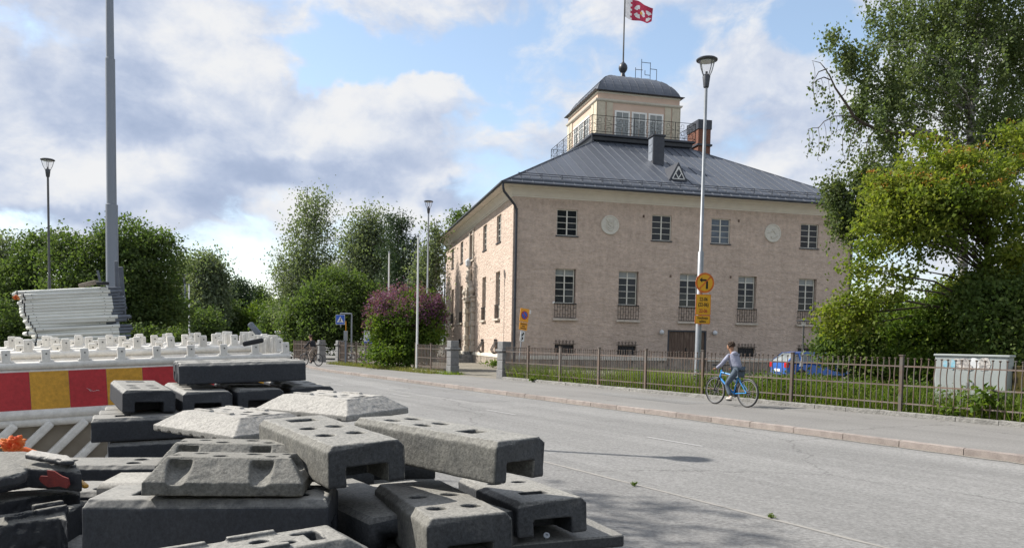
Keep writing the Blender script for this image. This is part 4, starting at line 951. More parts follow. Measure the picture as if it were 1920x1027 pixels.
mb = MB(); mb.lathe([(.06, 9.0), (.12, 9.1), (.10, 9.3), (.28, 9.45), (.30, 9.55), (0, 9.65)], 20); mb.build('lamp_head', M['lampdark'], ms, smooth=40)
def pole_thing(u, vb, vt, Y, label, r=.05, m='wpole', name='flagpole', base_z=0.0):
    b = at(u, vb, Y); b.z = base_z; h = at(u, vt, Y).z - base_z
    t = empty(name, label, 'flagpole', b, 0, 'white flagpoles')
    mb = MB(); mb.tube([(0, 0, 0), (0, 0, h - .1)], [r * 1.2, r * .75], 12); mb.build('pole', M[m], t, smooth=50)
    mb = MB(); mb.lathe([(r * .5, h - .1), (r * 1.1, h - .06), (r * 1.1, h), (0, h + .04)], 12); mb.build('pole_cap', M['greypole'], t, smooth=40)
    return t
pole_thing(781.6, 680, 441, 40.3, 'white flagpole standing beside the short fence by the lilac', r=.052)
pole_thing(728, 650, 472, 58, 'white flagpole rising behind the purple lilac bush', r=.07)
for u, vt, lab in ((355, 533, 'leftmost of the three far white flagpoles beyond the barriers'), (412, 559, 'middle one of the three far white flagpoles beyond the barriers'), (450, 573, 'rightmost and shortest looking of the three far white flagpoles')):
    Y = 5.9 * FPX / (629 - vt); pole_thing(u, 640, vt, Y, lab, r=.09)

# ------------------------------------------------------------------ signs
def sgn_frame(loc, yaw, tilt=0.0):   # x right in the sign plane, z up, y away from viewer
    return Matrix.Translation(loc) @ Matrix.Rotation(yaw, 4, 'Z') @ Matrix.Rotation(tilt, 4, 'Y')
FLAT = Matrix.Rotation(PI / 2, 4, 'X')     # text xy -> xz plane facing -y
def plate(w, h, t, r=.03, y0=0.0):
    mb = MB(); p = []
    for cx, cz, a0 in ((w / 2 - r, h / 2 - r, 0), (-w / 2 + r, h / 2 - r, PI / 2), (-w / 2 + r, -h / 2 + r, PI), (w / 2 - r, -h / 2 + r, 3 * PI / 2)):
        for k in range(4): a = a0 + k * PI / 6; p.append((cx + r * math.cos(a), cz + r * math.sin(a)))
    mb.extr(p, lambda a, b, q: (a, q, b), y0, y0 + t); return mb
def sign_thing(name, label, loc, yaw, tilt=0.0, cat='sign', group=None):
    t = empty(name, label, cat, loc, 0, group); t.rotation_mode = 'XYZ'; t.matrix_basis = sgn_frame(loc, yaw, tilt); return t
def disc(r, y0, y1, n=40, c=(0, 0)):
    mb = MB(); mb.lathe([(0, y0), (r, y0), (r, y1), (0, y1)], n, (c[0], 0, c[1]), 'y'); return mb
yaw = R(-9)
fr = LP + Vector((.02, -.16, 0))
s1 = sign_thing('prohibition_sign', 'round orange sign with black left turn arrow crossed out on lamp post', Vector((fr.x + .10, fr.y, at(1316, 530, 24.7).z)), R(13))
disc(.32, 0, .012).build('sign_disc', M['signrim'], s1, smooth=30); disc(.262, -.004, -.001).build('sign_face', M['signyellow'], s1, smooth=30)
mb = MB(); P = lambda a, b, q: (a, q, b)
mb.extr([(-.19, .09), (-.10, .175), (-.10, .115), (.03, .115), (.065, .09), (.03, .055), (-.10, .055), (-.10, .005)], P, -.0075, -.0045); mb.extr([(.035, -.19), (.105, -.19), (.105, .04), (.07, .07), (.035, .03)], P, -.0075, -.0045); mb.build('arrow', M['signblack'], s1)
mb = MB(); a = R(45); mb.extr([(-.205, -.165), (-.165, -.205), (.205, .165), (.165, .205)], P, -.0058, -.0047); mb.build('diagonal_bar', M['signrim'], s1)
mb = MB(); mb.bx(-.10, -.04, .012, .12, -.05, .05); mb.build('bracket', M['signback'], s1)
s2 = sign_thing('time_plate', 'amber plate with three 22-06 time lines under the round orange sign', Vector((fr.x + .07, fr.y, at(1315, 571, 24.7).z)), R(13))
plate(.52, .66, .012).build('plate', M['signrim'], s2); plate(.485, .625, .003, .025, -.0035).build('plate_face', M['signyellow'], s2)
for tx, z, m_ in (('22-06', .17, 'signblack'), ('(22-06)', .0, 'signblack'), ('22-06', -.20, 'signred')): text_obj(tx, .158, M[m_], s2, Matrix.Translation((0, -.006, z)) @ FLAT, sx=.78)
s3 = sign_thing('text_plate', 'small amber plate reading Huoltoajo sallittu below the time plate', Vector((fr.x + .06, fr.y, at(1314, 599, 24.7).z)), R(13))
plate(.53, .27, .012).build('plate', M['signrim'], s3); plate(.495, .235, .003, .025, -.0035).build('plate_face', M['signyellow'], s3)
text_obj('Huoltoajo', .112, M['signblack'], s3, Matrix.Translation((0, -.006, .055)) @ FLAT, sx=.8); text_obj('sallittu', .112, M['signblack'], s3, Matrix.Translation((0, -.006, -.055)) @ FLAT, sx=.8)
# parking sign on a leaning pole
yp = 34.6; base = at(971, 712, yp); base.z = 0
lean = .105
ps = sign_thing('parking_sign', 'orange no parking sign with extra plates on a leaning pole by the building corner', base, R(38), lean)
mb = MB(); mb.tube([(0, .03, 0), (0, .03, 3.15)], .03, 10); mb.build('pole', M['galv'], ps, smooth=50)
zc = 2.83
plate(.50, .60, .014).build('sign_plate', M['signorange'], ps).location = (0, -.02, zc)
for r_, y, m_ in ((.19, -.027, 'signred'), (.15, -.031, 'signblue')): disc(r_, y, y + .003, c=(0, zc)).build('sign_ring' if m_ == 'signred' else 'sign_centre', M[m_], ps)
mb = MB(); mb.extr([(-.135, zc + .10), (-.10, zc + .135), (.135, zc - .10), (.10, zc - .135)], P, -.0345, -.0315); mb.build('diagonal_bar', M['signred'], ps)
plate(.46, .34, .014).build('text_plate', M['signorange'], ps).location = (0, -.02, 2.33)
mb = MB()
for z, w in ((2.43, .33), (2.33, .16), (2.235, .30)):
    x = -w / 2
    while x < w / 2: q = random.uniform(.012, .03); mb.bx(x, x + q, -.026, -.022, z - .022, z + .022); x += q + .012
tag(mb.build('blurred_print', M['signblack'], ps), kind='stuff')
plate(.24, .46, .014, .02).build('direction_plate', M['signwhite'], ps).location = (0, -.02, 1.88)
mb = MB(); mb.extr([(-.02, 2.06), (.07, 2.06), (.07, 1.94)], P, -.027, -.022); mb.extr([(-.05, 1.99), (.03, 1.99), (.03, 1.91), (-.05, 1.88)], P, -.027, -.022); mb.extr([(-.05, 1.70), (.0, 1.70), (.0, 1.73), (-.05, 1.73)], P, -.027, -.022); mb.extr([(-.03, 1.74), (.05, 1.74), (.05, 1.84), (-.03, 1.84)], P, -.0245, -.022); mb.build('arrow', M['signblack'], ps)
mb = MB(); mb.bx(.28, .42, .05, .08, 2.95, 3.12); mb.build('white_tag', M['signwhite'], ps)
# pedestrian crossing sign hung from a bent pole
yc = 55.0; b = at(659, 676, yc); b.z = 0; top = at(659, 588, yc).z
cs = empty('crossing_sign', 'blue pedestrian crossing sign hanging from a bent grey pole', 'sign', b, 0)
mb = MB(); mb.tube([(0, 0, 0), (0, 0, top - .1), (-.03, 0, top), (-.12, 0, top), (-.82, 0, top)], .055, 10); mb.tube([(-.78, 0, top), (-.78, 0, top - .95)], .04, 8); mb.build('bent_pole', M['greypole'], cs, smooth=50)
zc = at(638, 599, yc).z; p_ = plate(.66, .70, .02, .03).build('sign_plate', M['signwhite'], cs); p_.location = (-.80, -.08, zc)
q_ = plate(.61, .65, .004, .03, -.005).build('blue_face', M['signblue'], p_)
mb = MB(); mb.extr([(-.25, -.2), (.25, -.2), (0, .24)], P, -.010, -.0055); mb.build('white_triangle', M['signwhite'], p_)
mb = MB(); mb.extr([(-.10, -.18), (-.02, -.02), (.0, .06), (.05, .05), (.04, -.06), (.09, -.18), (.05, -.18), (.01, -.08), (-.05, -.18)], P, -.013, -.0105); mb.lathe([(0, -.013), (.035, -.013), (.035, -.0105), (0, -.0105)], 12, (.025, 0, .11), 'y'); mb.build('walking_figure', M['signblack'], p_)
# information board by the lilac
yi = 48.0; b = at(687, 690, yi); b.z = 0
ib = empty('info_board', 'small white information board with a blue lower edge beside the lilac', 'sign', b, 0)
mb = MB(); mb.tube([(-.08, 0, 0), (-.08, 0, 2.3)], .04, 8); mb.tube([(.08, .02, 0), (.08, .02, 1.5)], .04, 8); mb.build('post', M['greypole'], ib, smooth=50)
p_ = plate(.76, .78, .03, .02).build('board', M['signwhite'], ib); p_.location = (.22, -.08, at(693, 632, yi).z)
mb = MB(); mb.bx(-.36, .2, -.005, -.001, -.36, -.27); mb.bx(-.2, .05, -.005, -.001, -.22, -.10); mb.build('blue_print', M['signblue'], p_)
# meter post
yi = 47.5; b = at(648, 676, yi); b.z = 0
mt = empty('meter_post', 'grey metal box on a post at the end of the far fence', 'post', b, 0)
mb = MB(); mb.bx(-.05, .05, -.05, .05, 0, 1.5); mb.build('post', M['greypole'], mt); mb = MB(); mb.bx(-.11, .11, -.09, .09, 1.5, 2.1); mb.build('box', M['galv'], mt, bevel=.02); mb = MB(); mb.bx(-.02, .02, -.02, .02, 2.1, 2.7); mb.build('marker', M['signorange'], mt)
# far crossing: warning triangle, street name, detour arrow on one pole
yf = 80.0; b = at(606, 660, yf); b.z = 0
wp = empty('warning_sign_post', 'far sign post with orange warning triangle, blue street name and red plate', 'sign', b, 0)
mb = MB(); mb.tube([(0, 0, 0), (0, 0, at(606, 598, yf).z)], .06, 8); mb.build('pole', M['greypole'], wp)
mb = MB(); z = at(606, 615, yf).z; mb.extr([(-.48, z - .38), (.48, z - .38), (0, z + .42)], P, -.12, -.09); mb.build('triangle', M['signrim'], wp); mb = MB(); mb.extr([(-.26, z - .26), (.26, z - .26), (0, z + .18)], P, -.13, -.122); mb.build('triangle_face', M['signorange'], wp)
mb = MB(); z = at(606, 615.5, yf).z - .02; mb.bx(-1.1, .3, -.08, -.06, z - .14, z + .14); mb.build('street_name_plate', M['signblue'], wp)
mb = MB(); z = at(606, 619.5, yf).z; mb.bx(-.7, -.05, -.10, -.08, z - .22, z + .18); mb.build('red_plate', M['signrim'], wp)
mb = MB(); mb.bx(.02, .32, -.10, -.08, z - .5, z + .1); mb.build('white_plate', M['signwhite'], wp)

# ------------------------------------------------------------------ utility cabinet, low lamp, car
Yc = 18.9; cb0 = at(1749, 765, Yc); cb0.z = 0; cb1 = at(1886, 768, 17.85); cb1.z = 0
cdir = (cb1 - cb0); cw = cdir.length; cyaw = math.atan2(cdir.y, cdir.x)
cab = empty('utility_cabinet', 'grey green utility cabinet with torn poster remains behind the iron fence', 'utility cabinet', cb0, cyaw)
ch_ = at(1815, 664, Yc).z
mb = MB(); mb.bx(0, cw, 0, .62, .06, ch_ - .05); mb.build('body', M['cabinet'], cab, bevel=.012)
mb = MB(); mb.bx(-.03, cw + .03, -.03, .65, ch_ - .05, ch_); mb.build('lid', M['cabinet'], cab, bevel=.012)
for a, b_ in ((.03, cw / 2 - .008), (cw / 2 + .008, cw - .03)):
    mb = MB(); mb.bx(a, b_, -.014, -.001, .13, ch_ - .1); dd = mb.build('door', M['cabinet'], cab, bevel=.005, seg=1)
    h = MB(); h.bx(b_ - .07 if a < .1 else a + .04, b_ - .04 if a < .1 else a + .07, -.03, -.015, .7, .84); h.build('handle', M['signback'], dd)
mb = MB(); mb.bx(-.02, cw + .02, .02, .6, 0, .06); mb.build('plinth', M['granite'], cab)
random.seed(4)
def scrap(x, z, w, h, m, d=-.0165):
    n = 12; mb = MB(); pts = []
    for k in range(n): a = 2 * PI * k / n; q = random.uniform(.72, 1.0); pts.append((x + max(-w / 2, min(w / 2, w * .62 * q * math.cos(a))), z + max(-h / 2, min(h / 2, h * .62 * q * math.sin(a)))))
    mb.extr(pts, lambda a, b, q: (a, q, b), d - .0015, d); mb.build('poster_scrap', M[m], cab)
for i, (x, z, w, h, m_) in enumerate(((.62, 1.27, .34, .30, 'poster'), (.86, 1.29, .22, .26, 'signwhite'), (1.06, 1.28, .26, .30, 'poster'), (.48, 1.33, .22, .12, 'poster'), (.24, 1.26, .12, .16, 'posterblue'), (.40, 1.25, .10, .24, 'posterblue'), (.72, 1.20, .2, .14, 'poster'))): scrap(x, z * ch_ / 1.5, w, h, m_, -.0165 - .002 * i)
mb = MB(); mb.bx(1.05, 1.62, -.018, -.0145, .52, .55); mb.bx(1.03, 1.05, -.018, -.0145, .15, .55); mb.bx(1.62, 1.64, -.018, -.0145, .15, .55); mb.build('hatch_frame', M['iron'], cab)
random.seed(11)
Yb = 18.2; b = at(1895, 770, Yb); b.z = 0
mb = MB(); mb.bx(0, .9, 0, .4, 0, 1.25); M['mustard'] = mat('mustard_painted_box', (.42, .30, .09), .7, col2=(.06, .045, .02), nscale=6, namt=.25)
ub = mb.build('junction_box', M['mustard'], loc=b, bevel=.015); ub.rotation_euler.z = cyaw; tag(ub, 'mustard yellow box with dark painted curls right of the grey cabinet', 'utility box')
Yl = 34.5; b = at(1503, 708, Yl); b.z = 0; hh = at(1503, 600, Yl).z
lw = empty('path_lamp', 'low dark path lamp with a flat white hood in front of the building', 'street lamp', b, 0)
mb = MB(); mb.tube([(0, 0, 0), (0, 0, hh - .2)], .045, 10); mb.build('pole', M['slimpole'], lw, smooth=50)
mb = MB(); mb.lathe([(.05, hh - .25), (.09, hh - .2), (.10, hh - .06), (.05, hh - .05)], 14); mb.build('lamp_glass', M['lampglass'], lw, smooth=40)
mb = MB(); mb.lathe([(0, hh - .055), (.33, hh - .045), (.34, hh - .02), (.1, hh + .03), (0, hh + .035)], 24); mb.build('hood', M['lampdark'], lw, smooth=40)
mb = MB(); mb.extr([(-.14, .75), (.02, .75), (.02, 1.5)], lambda a, b, q: (a, q, b), -.06, -.05); mb.build('notice_plate', M['signwhite'], lw)

def wheel(parent, x, y, r, w=.19):
    mb = MB(); mb.lathe([(r * .62, -w / 2), (r * .9, -w / 2), (r, -w * .35), (r, w * .35), (r * .9, w / 2), (r * .62, w / 2)], 28, (x, y, r), 'y'); wh = mb.build('wheel', M['tyre'], parent, smooth=40)
    mb = MB(); sgn = 1 if y > 0 else -1
    mb.lathe([(0, sgn * w * .36), (r * .3, sgn * w * .40), (r * .6, sgn * w * .45), (r * .64, sgn * w * .2)], 24, (x, y, r), 'y'); mb.build('rim', M['alloy'], wh, smooth=40)
    mb = MB()
    for k in range(7): a = 2 * PI * k / 7; mb.ball((x + r * .42 * math.cos(a), y + sgn * w * .42, r + r * .42 * math.sin(a)), (r * .1, .012, r * .1), 8, 6)
    mb.build('wheel_slot', M['soot'], wh)
# blue hatchback, rear to the left
Yk = 35.5; cpos = at(1457, 722, Yk); cpos.z = -.02
car = empty('parked_car', 'blue hatchback parked behind the iron fence and half hidden by bushes', 'car', cpos, R(8))
# cross sections along x (rear 0 -> front 4.15): (x, half width, z belt bottom, z belt, z roof, roof half width)
bm_ = MB(); secs = [(0.0, .70, .42, .78), (.05, .80, .34, .90), (.3, .85, .30, .95), (.8, .865, .27, .955), (2.0, .87, .26, .94), (2.9, .865, .27, .92), (3.3, .85, .28, .86), (3.9, .80, .32, .74), (4.12, .68, .40, .62)]
n = 10; vs = []
for x, hw, zb, zt in secs:
    for k in range(n):
        a = 2 * PI * k / n + PI / n; cx, cz = math.cos(a), math.sin(a); e = .38
        vs.append((x, hw * math.copysign(abs(cx) ** e, cx), (zb + zt) / 2 + (zt - zb) / 2 * math.copysign(abs(cz) ** e, cz)))
bm_.add(vs, [(i * n + j, i * n + (j + 1) % n, (i + 1) * n + (j + 1) % n, (i + 1) * n + j) for i in range(len(secs) - 1) for j in range(n)] + [tuple(range(n))[::-1], tuple((len(secs) - 1) * n + j for j in range(n))])
bm_.build('body', M['carblue'], car, smooth=40)
cabin = [(.06, .94, .78), (.50, 1.34, .60), (.9, 1.41, .585), (1.7, 1.42, .58), (2.2, 1.36, .58), (2.95, .93, .74)]
gm_ = MB(); top = [(x, z, w) for x, z, w in cabin]
vs = []
for x, z, w in cabin: vs += [(x, -w, z), (x, w, z), (x, -.80, .92), (x, .80, .92)]
nb_ = len(cabin); gm_.add(vs, [(4 * i, 4 * i + 1, 4 * i + 5, 4 * i + 4) for i in range(nb_ - 1)] + [(4 * i, 4 * i + 4, 4 * i + 6, 4 * i + 2) for i in range(nb_ - 1)] + [(4 * i + 1, 4 * i + 3, 4 * i + 7, 4 * i + 5) for i in range(nb_ - 1)]); gm_.build('window_glass', M['carglass'], car)
rm = MB()
for i in range(1, nb_ - 2):
    x, z, w = cabin[i]; x2, z2, w2 = cabin[i + 1]; rm.add([(x, -w, z + .012), (x, w, z + .012), (x2, w2, z2 + .012), (x2, -w2, z2 + .012), (x, -w, z - .03), (x, w, z - .03), (x2, w2, z2 - .03), (x2, -w2, z2 - .03)], [(0, 1, 2, 3), (4, 5, 6, 7), (0, 3, 7, 4), (1, 2, 6, 5)])
rm.build('roof', M['carblue'], car)
pm_ = MB()
for sg in (-1, 1):
    for (xa, za, ya), (xb, zb_, yb) in (((.06, .93, .80), (.50, 1.345, .61)), ((2.95, .92, .79), (2.2, 1.365, .60)), ((1.62, .93, .815), (1.66, 1.42, .595)), ((.72, .94, .815), (.66, 1.37, .605)), ((.5, 1.345, .61), (2.2, 1.37, .6)), ((.1, .95, .82), (2.9, .93, .80))): pm_.bar((xa, sg * ya, za), (xb, sg * yb, zb_), .055, .05)
tag(pm_.build('pillar_trim', M['carblue'], car), kind='stuff')
for sg in (-1, 1):
    mb = MB(); mb.bx(-.015, .16, sg * .58, sg * .80, .68, .92); mb.build('tail_light', M['taillight'], car, bevel=.03)
    mb = MB(); mb.bx(3.85, 4.0, sg * .5, sg * .77, .62, .72); mb.build('headlight', M['lampglass'], car, bevel=.03)
    mb = MB(); mb.bx(1.4, 1.55, sg * .873, sg * .89, .80, .83); mb.build('handle', M['carblue'], car)
    for x in (.72, 3.3): wheel(car, x, sg * .80, .31)
mb = MB(); mb.bx(-.03, .02, -.26, .26, .50, .62); mb.build('number_plate', M['signwhite'], car)

# ------------------------------------------------------------------ bicycles and riders
def skin(name, verts, edges, radii, m, parent, root=0, sub=1):
    me = bpy.data.meshes.new(name); me.from_pydata([tuple(v) for v in verts], edges, [])
    o = bpy.data.objects.new(name, me); COL.objects.link(o)
    o.modifiers.new('skin', 'SKIN').use_smooth_shade = True
    for i, r in enumerate(radii): me.skin_vertices[0].data[i].radius = r if hasattr(r, '__len__') else (r, r)
    for i in range(len(verts)): me.skin_vertices[0].data[i].use_root = (i == root)
    sb = o.modifiers.new('sub', 'SUBSURF'); sb.levels = sub; sb.render_levels = sub
    dg = bpy.context.evaluated_depsgraph_get(); ev = o.evaluated_get(dg); nm = bpy.data.meshes.new_from_object(ev); bpy.data.objects.remove(o)
    nm.materials.clear(); nm.materials.append(m); nm.polygons.foreach_set('use_smooth', [True] * len(nm.polygons))
    return link(name, nm, parent)
def bicycle(loc, rz, label, frame_m, s=1.0, rimm='alloy', steer=0.0):
    """x forward, y left; s scales the frame"""
    t = empty('bicycle', label, 'bicycle', loc, rz); r = .345 * s; xb, xf = -.53 * s, .55 * s
    V = lambda x, y, z: (x * s, y * s, z * s)
    for x, nm in ((xb, 'rear'), (xf, 'front')):
        mb = MB(); mb.lathe([], 4) if False else None
        k = 40; pts = [(x + (r - .025) * math.cos(2 * PI * i / k), 0, r + (r - .025) * math.sin(2 * PI * i / k)) for i in range(k + 1)]
        mb.tube(pts, .025, 8, False); w = mb.build('wheel', M['bikeblack'], t, smooth=60)
        mb = MB(); pts = [(x + (r - .055) * math.cos(2 * PI * i / k), 0, r + (r - .055) * math.sin(2 * PI * i / k)) for i in range(k + 1)]; mb.tube(pts, .011, 6, False); mb.build('rim', M[rimm], w, smooth=60)
        mb = MB()
        for i in range(18): a = 2 * PI * i / 18; mb.bar((x + .02 * math.cos(a), .02 * (-1) ** i, r + .02 * math.sin(a)), (x + (r - .06) * math.cos(a), 0, r + (r - .06) * math.sin(a)), .003)
        tag(mb.build('spokes', M['alloy'], w), kind='stuff')
        mb = MB(); mb.lathe([(.022, -.05), (.022, .05)], 10, (x, 0, r), 'y'); mb.lathe([(.075, -.032), (.08, -.03), (.075, -.028)], 16, (x, 0, r), 'y'); mb.build('hub', M['bikeblack'], w)
    bb = V(-.08, 0, .30); st = V(-.22, 0, .78); hd = V(.36, 0, .80); hdb = V(.40, 0, .66); ax = (xb, 0, r); fxp = (xf, 0, r)
    mb = MB(); mb.tube([bb, st], .017 * s, 8); mb.tube([V(-.20, 0, .72), hd], .019 * s, 8); mb.tube([bb, hdb], .024 * s, 8); mb.tube([V(.345, 0, .86), V(.405, 0, .64)], .022 * s, 8)
    for sg in (-1, 1): mb.tube([bb, (xb, .05 * sg * s, r)], .011 * s, 6); mb.tube([V(-.20, .01 * sg, .70), (xb, .05 * sg * s, r)], .010 * s, 6)
    mb.build('frame', M[frame_m], t, smooth=60)
    mb = MB()
    for sg in (-1, 1): mb.tube([V(.405, .045 * sg, .66), V(.44, .05 * sg, .55), (xf, .05 * sg * s, r)], [.02 * s, .018 * s, .013 * s], 8)
    mb.tube([V(.39, -.05, .66), V(.39, .05, .66)], .02 * s, 8); mb.build('fork', M['bikeblack'], t, smooth=60)
    mb = MB(); mb.tube([V(.345, 0, .84), V(.33, 0, .93), V(.40, 0, .965)], .016 * s, 8); mb.tube([V(.33, .33, .985), V(.38, .15, .97), V(.40, 0, .965), V(.38, -.15, .97), V(.33, -.33, .985)], .013 * s, 8); hb = mb.build('handlebar', M['bikeblack'], t, smooth=60)
    for sg in (-1, 1): mb = MB(); mb.tube([V(.345, .24 * sg, .982), V(.32, .35 * sg, .988)], .019 * s, 8); mb.build('grip', M['bikeblack'], hb, smooth=60)
    mb = MB(); mb.tube([st, V(-.245, 0, .86)], .014 * s, 8); mb.build('seat_post', M['alloy'], t)
    mb = MB(); mb.add([V(-.38, -.08, .885), V(-.38, .08, .885), V(-.22, .055, .88), V(-.10, .018, .865), V(-.10, -.018, .865), V(-.22, -.055, .88), V(-.38, -.07, .85), V(-.38, .07, .85), V(-.22, .045, .845), V(-.11, .012, .84), V(-.11, -.012, .84), V(-.22, -.045, .845)], [(0, 1, 2, 3, 4, 5), (6, 7, 8, 9, 10, 11)] + [(i, (i + 1) % 6, 6 + (i + 1) % 6, 6 + i) for i in range(6)]); mb.build('saddle', M['bikeblack'], t, bevel=.012 * s)
    mb = MB(); mb.lathe([(.09 * s, -.05 * s), (.095 * s, -.047 * s), (.09 * s, -.044 * s)], 20, bb, 'y'); mb.bar((bb[0], .06 * s, bb[2]), (bb[0] + .02 * s, .07 * s, bb[2] - .165 * s), .022 * s, .016 * s); mb.bar((bb[0], -.06 * s, bb[2]), (bb[0] - .02 * s, -.07 * s, bb[2] + .165 * s), .022 * s, .016 * s); cr_ = mb.build('crank', M['bikeblack'], t)
    for sg, x, z in ((1, .02, -.165), (-1, -.02, .165)): mb = MB(); mb.box((bb[0] + x * s, sg * .12 * s, bb[2] + z * s), (.09 * s, .09 * s, .022 * s)); mb.build('pedal', M['bikeblack'], cr_)
    return t, V
def rider(loc, rz, label, s, top, legs, shoe, skinm, hairm, hood=True, lean=.16, headturn=.0):
    """person seated on the bicycle: hips over the saddle, hands on the grips, left foot down, right foot up"""
    t = empty('person', label, 'person', loc, rz); V = lambda x, y, z: Vector((x * s, y * s, z * s))
    pel, ch, nk = V(-.22, 0, .95), V(-.05, 0, 1.26), V(.02, 0, 1.43); hd_ = V(.06, .0, 1.58)
    # left side (seen) leg down, right leg bent
    J = {'pel': pel, 'bel': V(-.16, 0, 1.08), 'ch': ch, 'nk': nk, 'hd': hd_}
    legsj = {}
    for sg, ped, knee in ((1, V(-.06, .12, .165), V(.07, .12, .58)), (-1, V(-.10, -.12, .50), V(.17, -.13, .80))):
        legsj[sg] = [pel + V(.0, .085 * sg, -.01), knee, ped + V(-.035, 0, .085), ped + V(-.05, 0, .03)]
    arms = {}
    for sg in (1, -1):
        sh = V(-.01, .165 * sg, 1.36); hn = V(.315, .30 * sg, 1.00); elb = (sh + hn) / 2 + V(-.05, .055 * sg, -.05); arms[sg] = [sh, elb, hn]
    # body: one continuous skin
    vs = [pel, J['bel'], ch, nk, V(.045, 0, 1.50), V(.07, 0, 1.60), V(.07, 0, 1.66)]; rr = [.10 * s, .10 * s, (.125 * s, .095 * s), .052 * s, .055 * s, (.078 * s, .088 * s), .062 * s]; ed = [(0, 1), (1, 2), (2, 3), (3, 4), (4, 5), (5, 6)]
    for sg in (1, -1):
        a = arms[sg]; i0 = len(vs); vs += [a[0], a[1], a[2]]; rr += [.05 * s, .036 * s, .024 * s]; ed += [(2, i0), (i0, i0 + 1), (i0 + 1, i0 + 2)]
        l_ = legsj[sg]; i1 = len(vs); vs += [l_[0], l_[1], l_[2], l_[2] + V(.07, 0, -.05)]; rr += [.08 * s, .052 * s, .035 * s, .03 * s]; ed += [(0, i1), (i1, i1 + 1), (i1 + 1, i1 + 2), (i1 + 2, i1 + 3)]
    body = skin('body', vs, ed, rr, M[skinm], t, 0, 2)
    # hands with fingers closed round the grips
    for sg in (1, -1):
        h = arms[sg][2]; hv = [h, h + V(.035, 0, -.008)]; hr = [(.026 * s, .022 * s), (.03 * s, .018 * s)]; he = [(0, 1)]
        hb_ = MB()
        for k in range(4):
            y = (k - 1.5) * .019; b0 = h + V(.045, y, .006)
            hb_.tube([b0, b0 + V(.028, 0, -.010), b0 + V(.030, 0, -.032), b0 + V(.010, 0, -.042 + .003 * k)], [.009 * s, .0085 * s, .008 * s, .006 * s], 6)
        hb_.tube([h + V(.015, -.025 * sg, 0), h + V(.03, -.042 * sg, -.012), h + V(.02, -.045 * sg, -.032)], [.01 * s, .009 * s, .007 * s], 6)
        hb_.ball(h + V(.022, 0, .0), (.034 * s, .04 * s, .02 * s), 10, 7)
        hb_.build('hand', M[skinm], body, smooth=70)
    hc = V(.075, 0, 1.615)
    fm = MB(); fm.ball(hc + V(.03, 0, -.005), (.088 * s, .072 * s, .105 * s), 16, 12); fm.ball(hc + V(.05, 0, -.075), (.05 * s, .045 * s, .04 * s), 10, 8)
    fm.add([hc + V(.112, 0, .01), hc + V(.142, .0, -.028), hc + V(.11, .018, -.035), hc + V(.11, -.018, -.035)], [(0, 1, 2), (0, 3, 1), (1, 3, 2), (0, 2, 3)])
    for sg in (1, -1): fm.ball(hc + V(.0, .078 * sg, -.01), (.02 * s, .012 * s, .03 * s), 8, 6)
    fm.build('face', M[skinm], body, smooth=60)
    em = MB()
    for sg in (1, -1): em.ball(hc + V(.107, .03 * sg, .012), (.012 * s, .014 * s, .009 * s), 8, 6)
    em.tube([hc + V(.112, -.022, -.062), hc + V(.118, 0, -.064), hc + V(.112, .022, -.062)], .005 * s, 5); em.build('eyes_and_mouth', M['hair'], body, smooth=60)
    hm = MB(); rnd = random.Random(3)
    hm.ball(hc + V(-.012, 0, .045), (.10 * s, .09 * s, .088 * s), 16, 10)
    for k in range(70):
        a, b_ = rnd.uniform(0, 2 * PI), rnd.uniform(-.25, 1.3); q = Vector((math.cos(a) * math.cos(b_), math.sin(a) * math.cos(b_), math.sin(b_)))
        if q.x > .55 and q.z < .45: continue
        c = hc + V(-.015, 0, .04) + Vector((q.x * .098, q.y * .088, q.z * .088)) * s; hm.ball(c, rnd.uniform(.016, .028) * s, 7, 5)
    hm.build('hair', M[hairm], body, smooth=80)
    # clothes
    vs = [pel + V(-.01, 0, .02), V(-.16, 0, 1.09), ch, V(.0, 0, 1.38), V(.015, 0, 1.42)]; rr = [(.135 * s, .155 * s), (.13 * s, .15 * s), (.145 * s, .135 * s), (.085 * s, .11 * s), .07 * s]; ed = [(0, 1), (1, 2), (2, 3), (3, 4)]
    for sg in (1, -1):
        a = arms[sg]; i0 = len(vs); vs += [a[0] + V(0, -.01 * sg, 0), a[1], a[2] - (a[2] - a[1]) * .13]; rr += [.075 * s, .055 * s, .042 * s]; ed += [(2, i0), (i0, i0 + 1), (i0 + 1, i0 + 2)]
    jk = skin('jacket', vs, ed, rr, M[top], body, 0, 2)
    if hood:
        hd2 = MB(); hd2.ball(V(-.075, 0, 1.42), (.075 * s, .11 * s, .07 * s), 14, 9); hd2.build('hood', M[top], jk, smooth=80)
    vs, rr, ed = [pel], [(.12 * s, .15 * s)], []
    for sg in (1, -1):
        l_ = legsj[sg]; i1 = len(vs); vs += [l_[0], (l_[0] + l_[1]) / 2, l_[1], l_[2] + V(-.0, 0, .03)]; rr += [.10 * s, .088 * s, .07 * s, .058 * s]; ed += [(0, i1), (i1, i1 + 1), (i1 + 1, i1 + 2), (i1 + 2, i1 + 3)]
    skin('trousers', vs, ed, rr, M[legs], body, 0, 2)
    for sg in (1, -1):
        l_ = legsj[sg]; a = l_[2]; sm = MB()
        sm.ball(a + V(.045, 0, -.05), (.125 * s, .045 * s, .035 * s), 14, 8); sm.ball(a + V(-.015, 0, -.02), (.055 * s, .042 * s, .055 * s), 12, 8); sm.build('shoe', M[shoe], body, smooth=70)
    return t
w1, w2 = at(1343, 757, 21.14), at(1397, 763, 20.2)
mid = Vector((5.89, 20.62, .003)); hdg = math.atan2(21.14 - 20.2, 5.63 - 6.15)
bicycle(mid, hdg, 'bright blue child bicycle ridden along the pavement by the iron fence', 'bikeblue', 1.10, 'alloy')
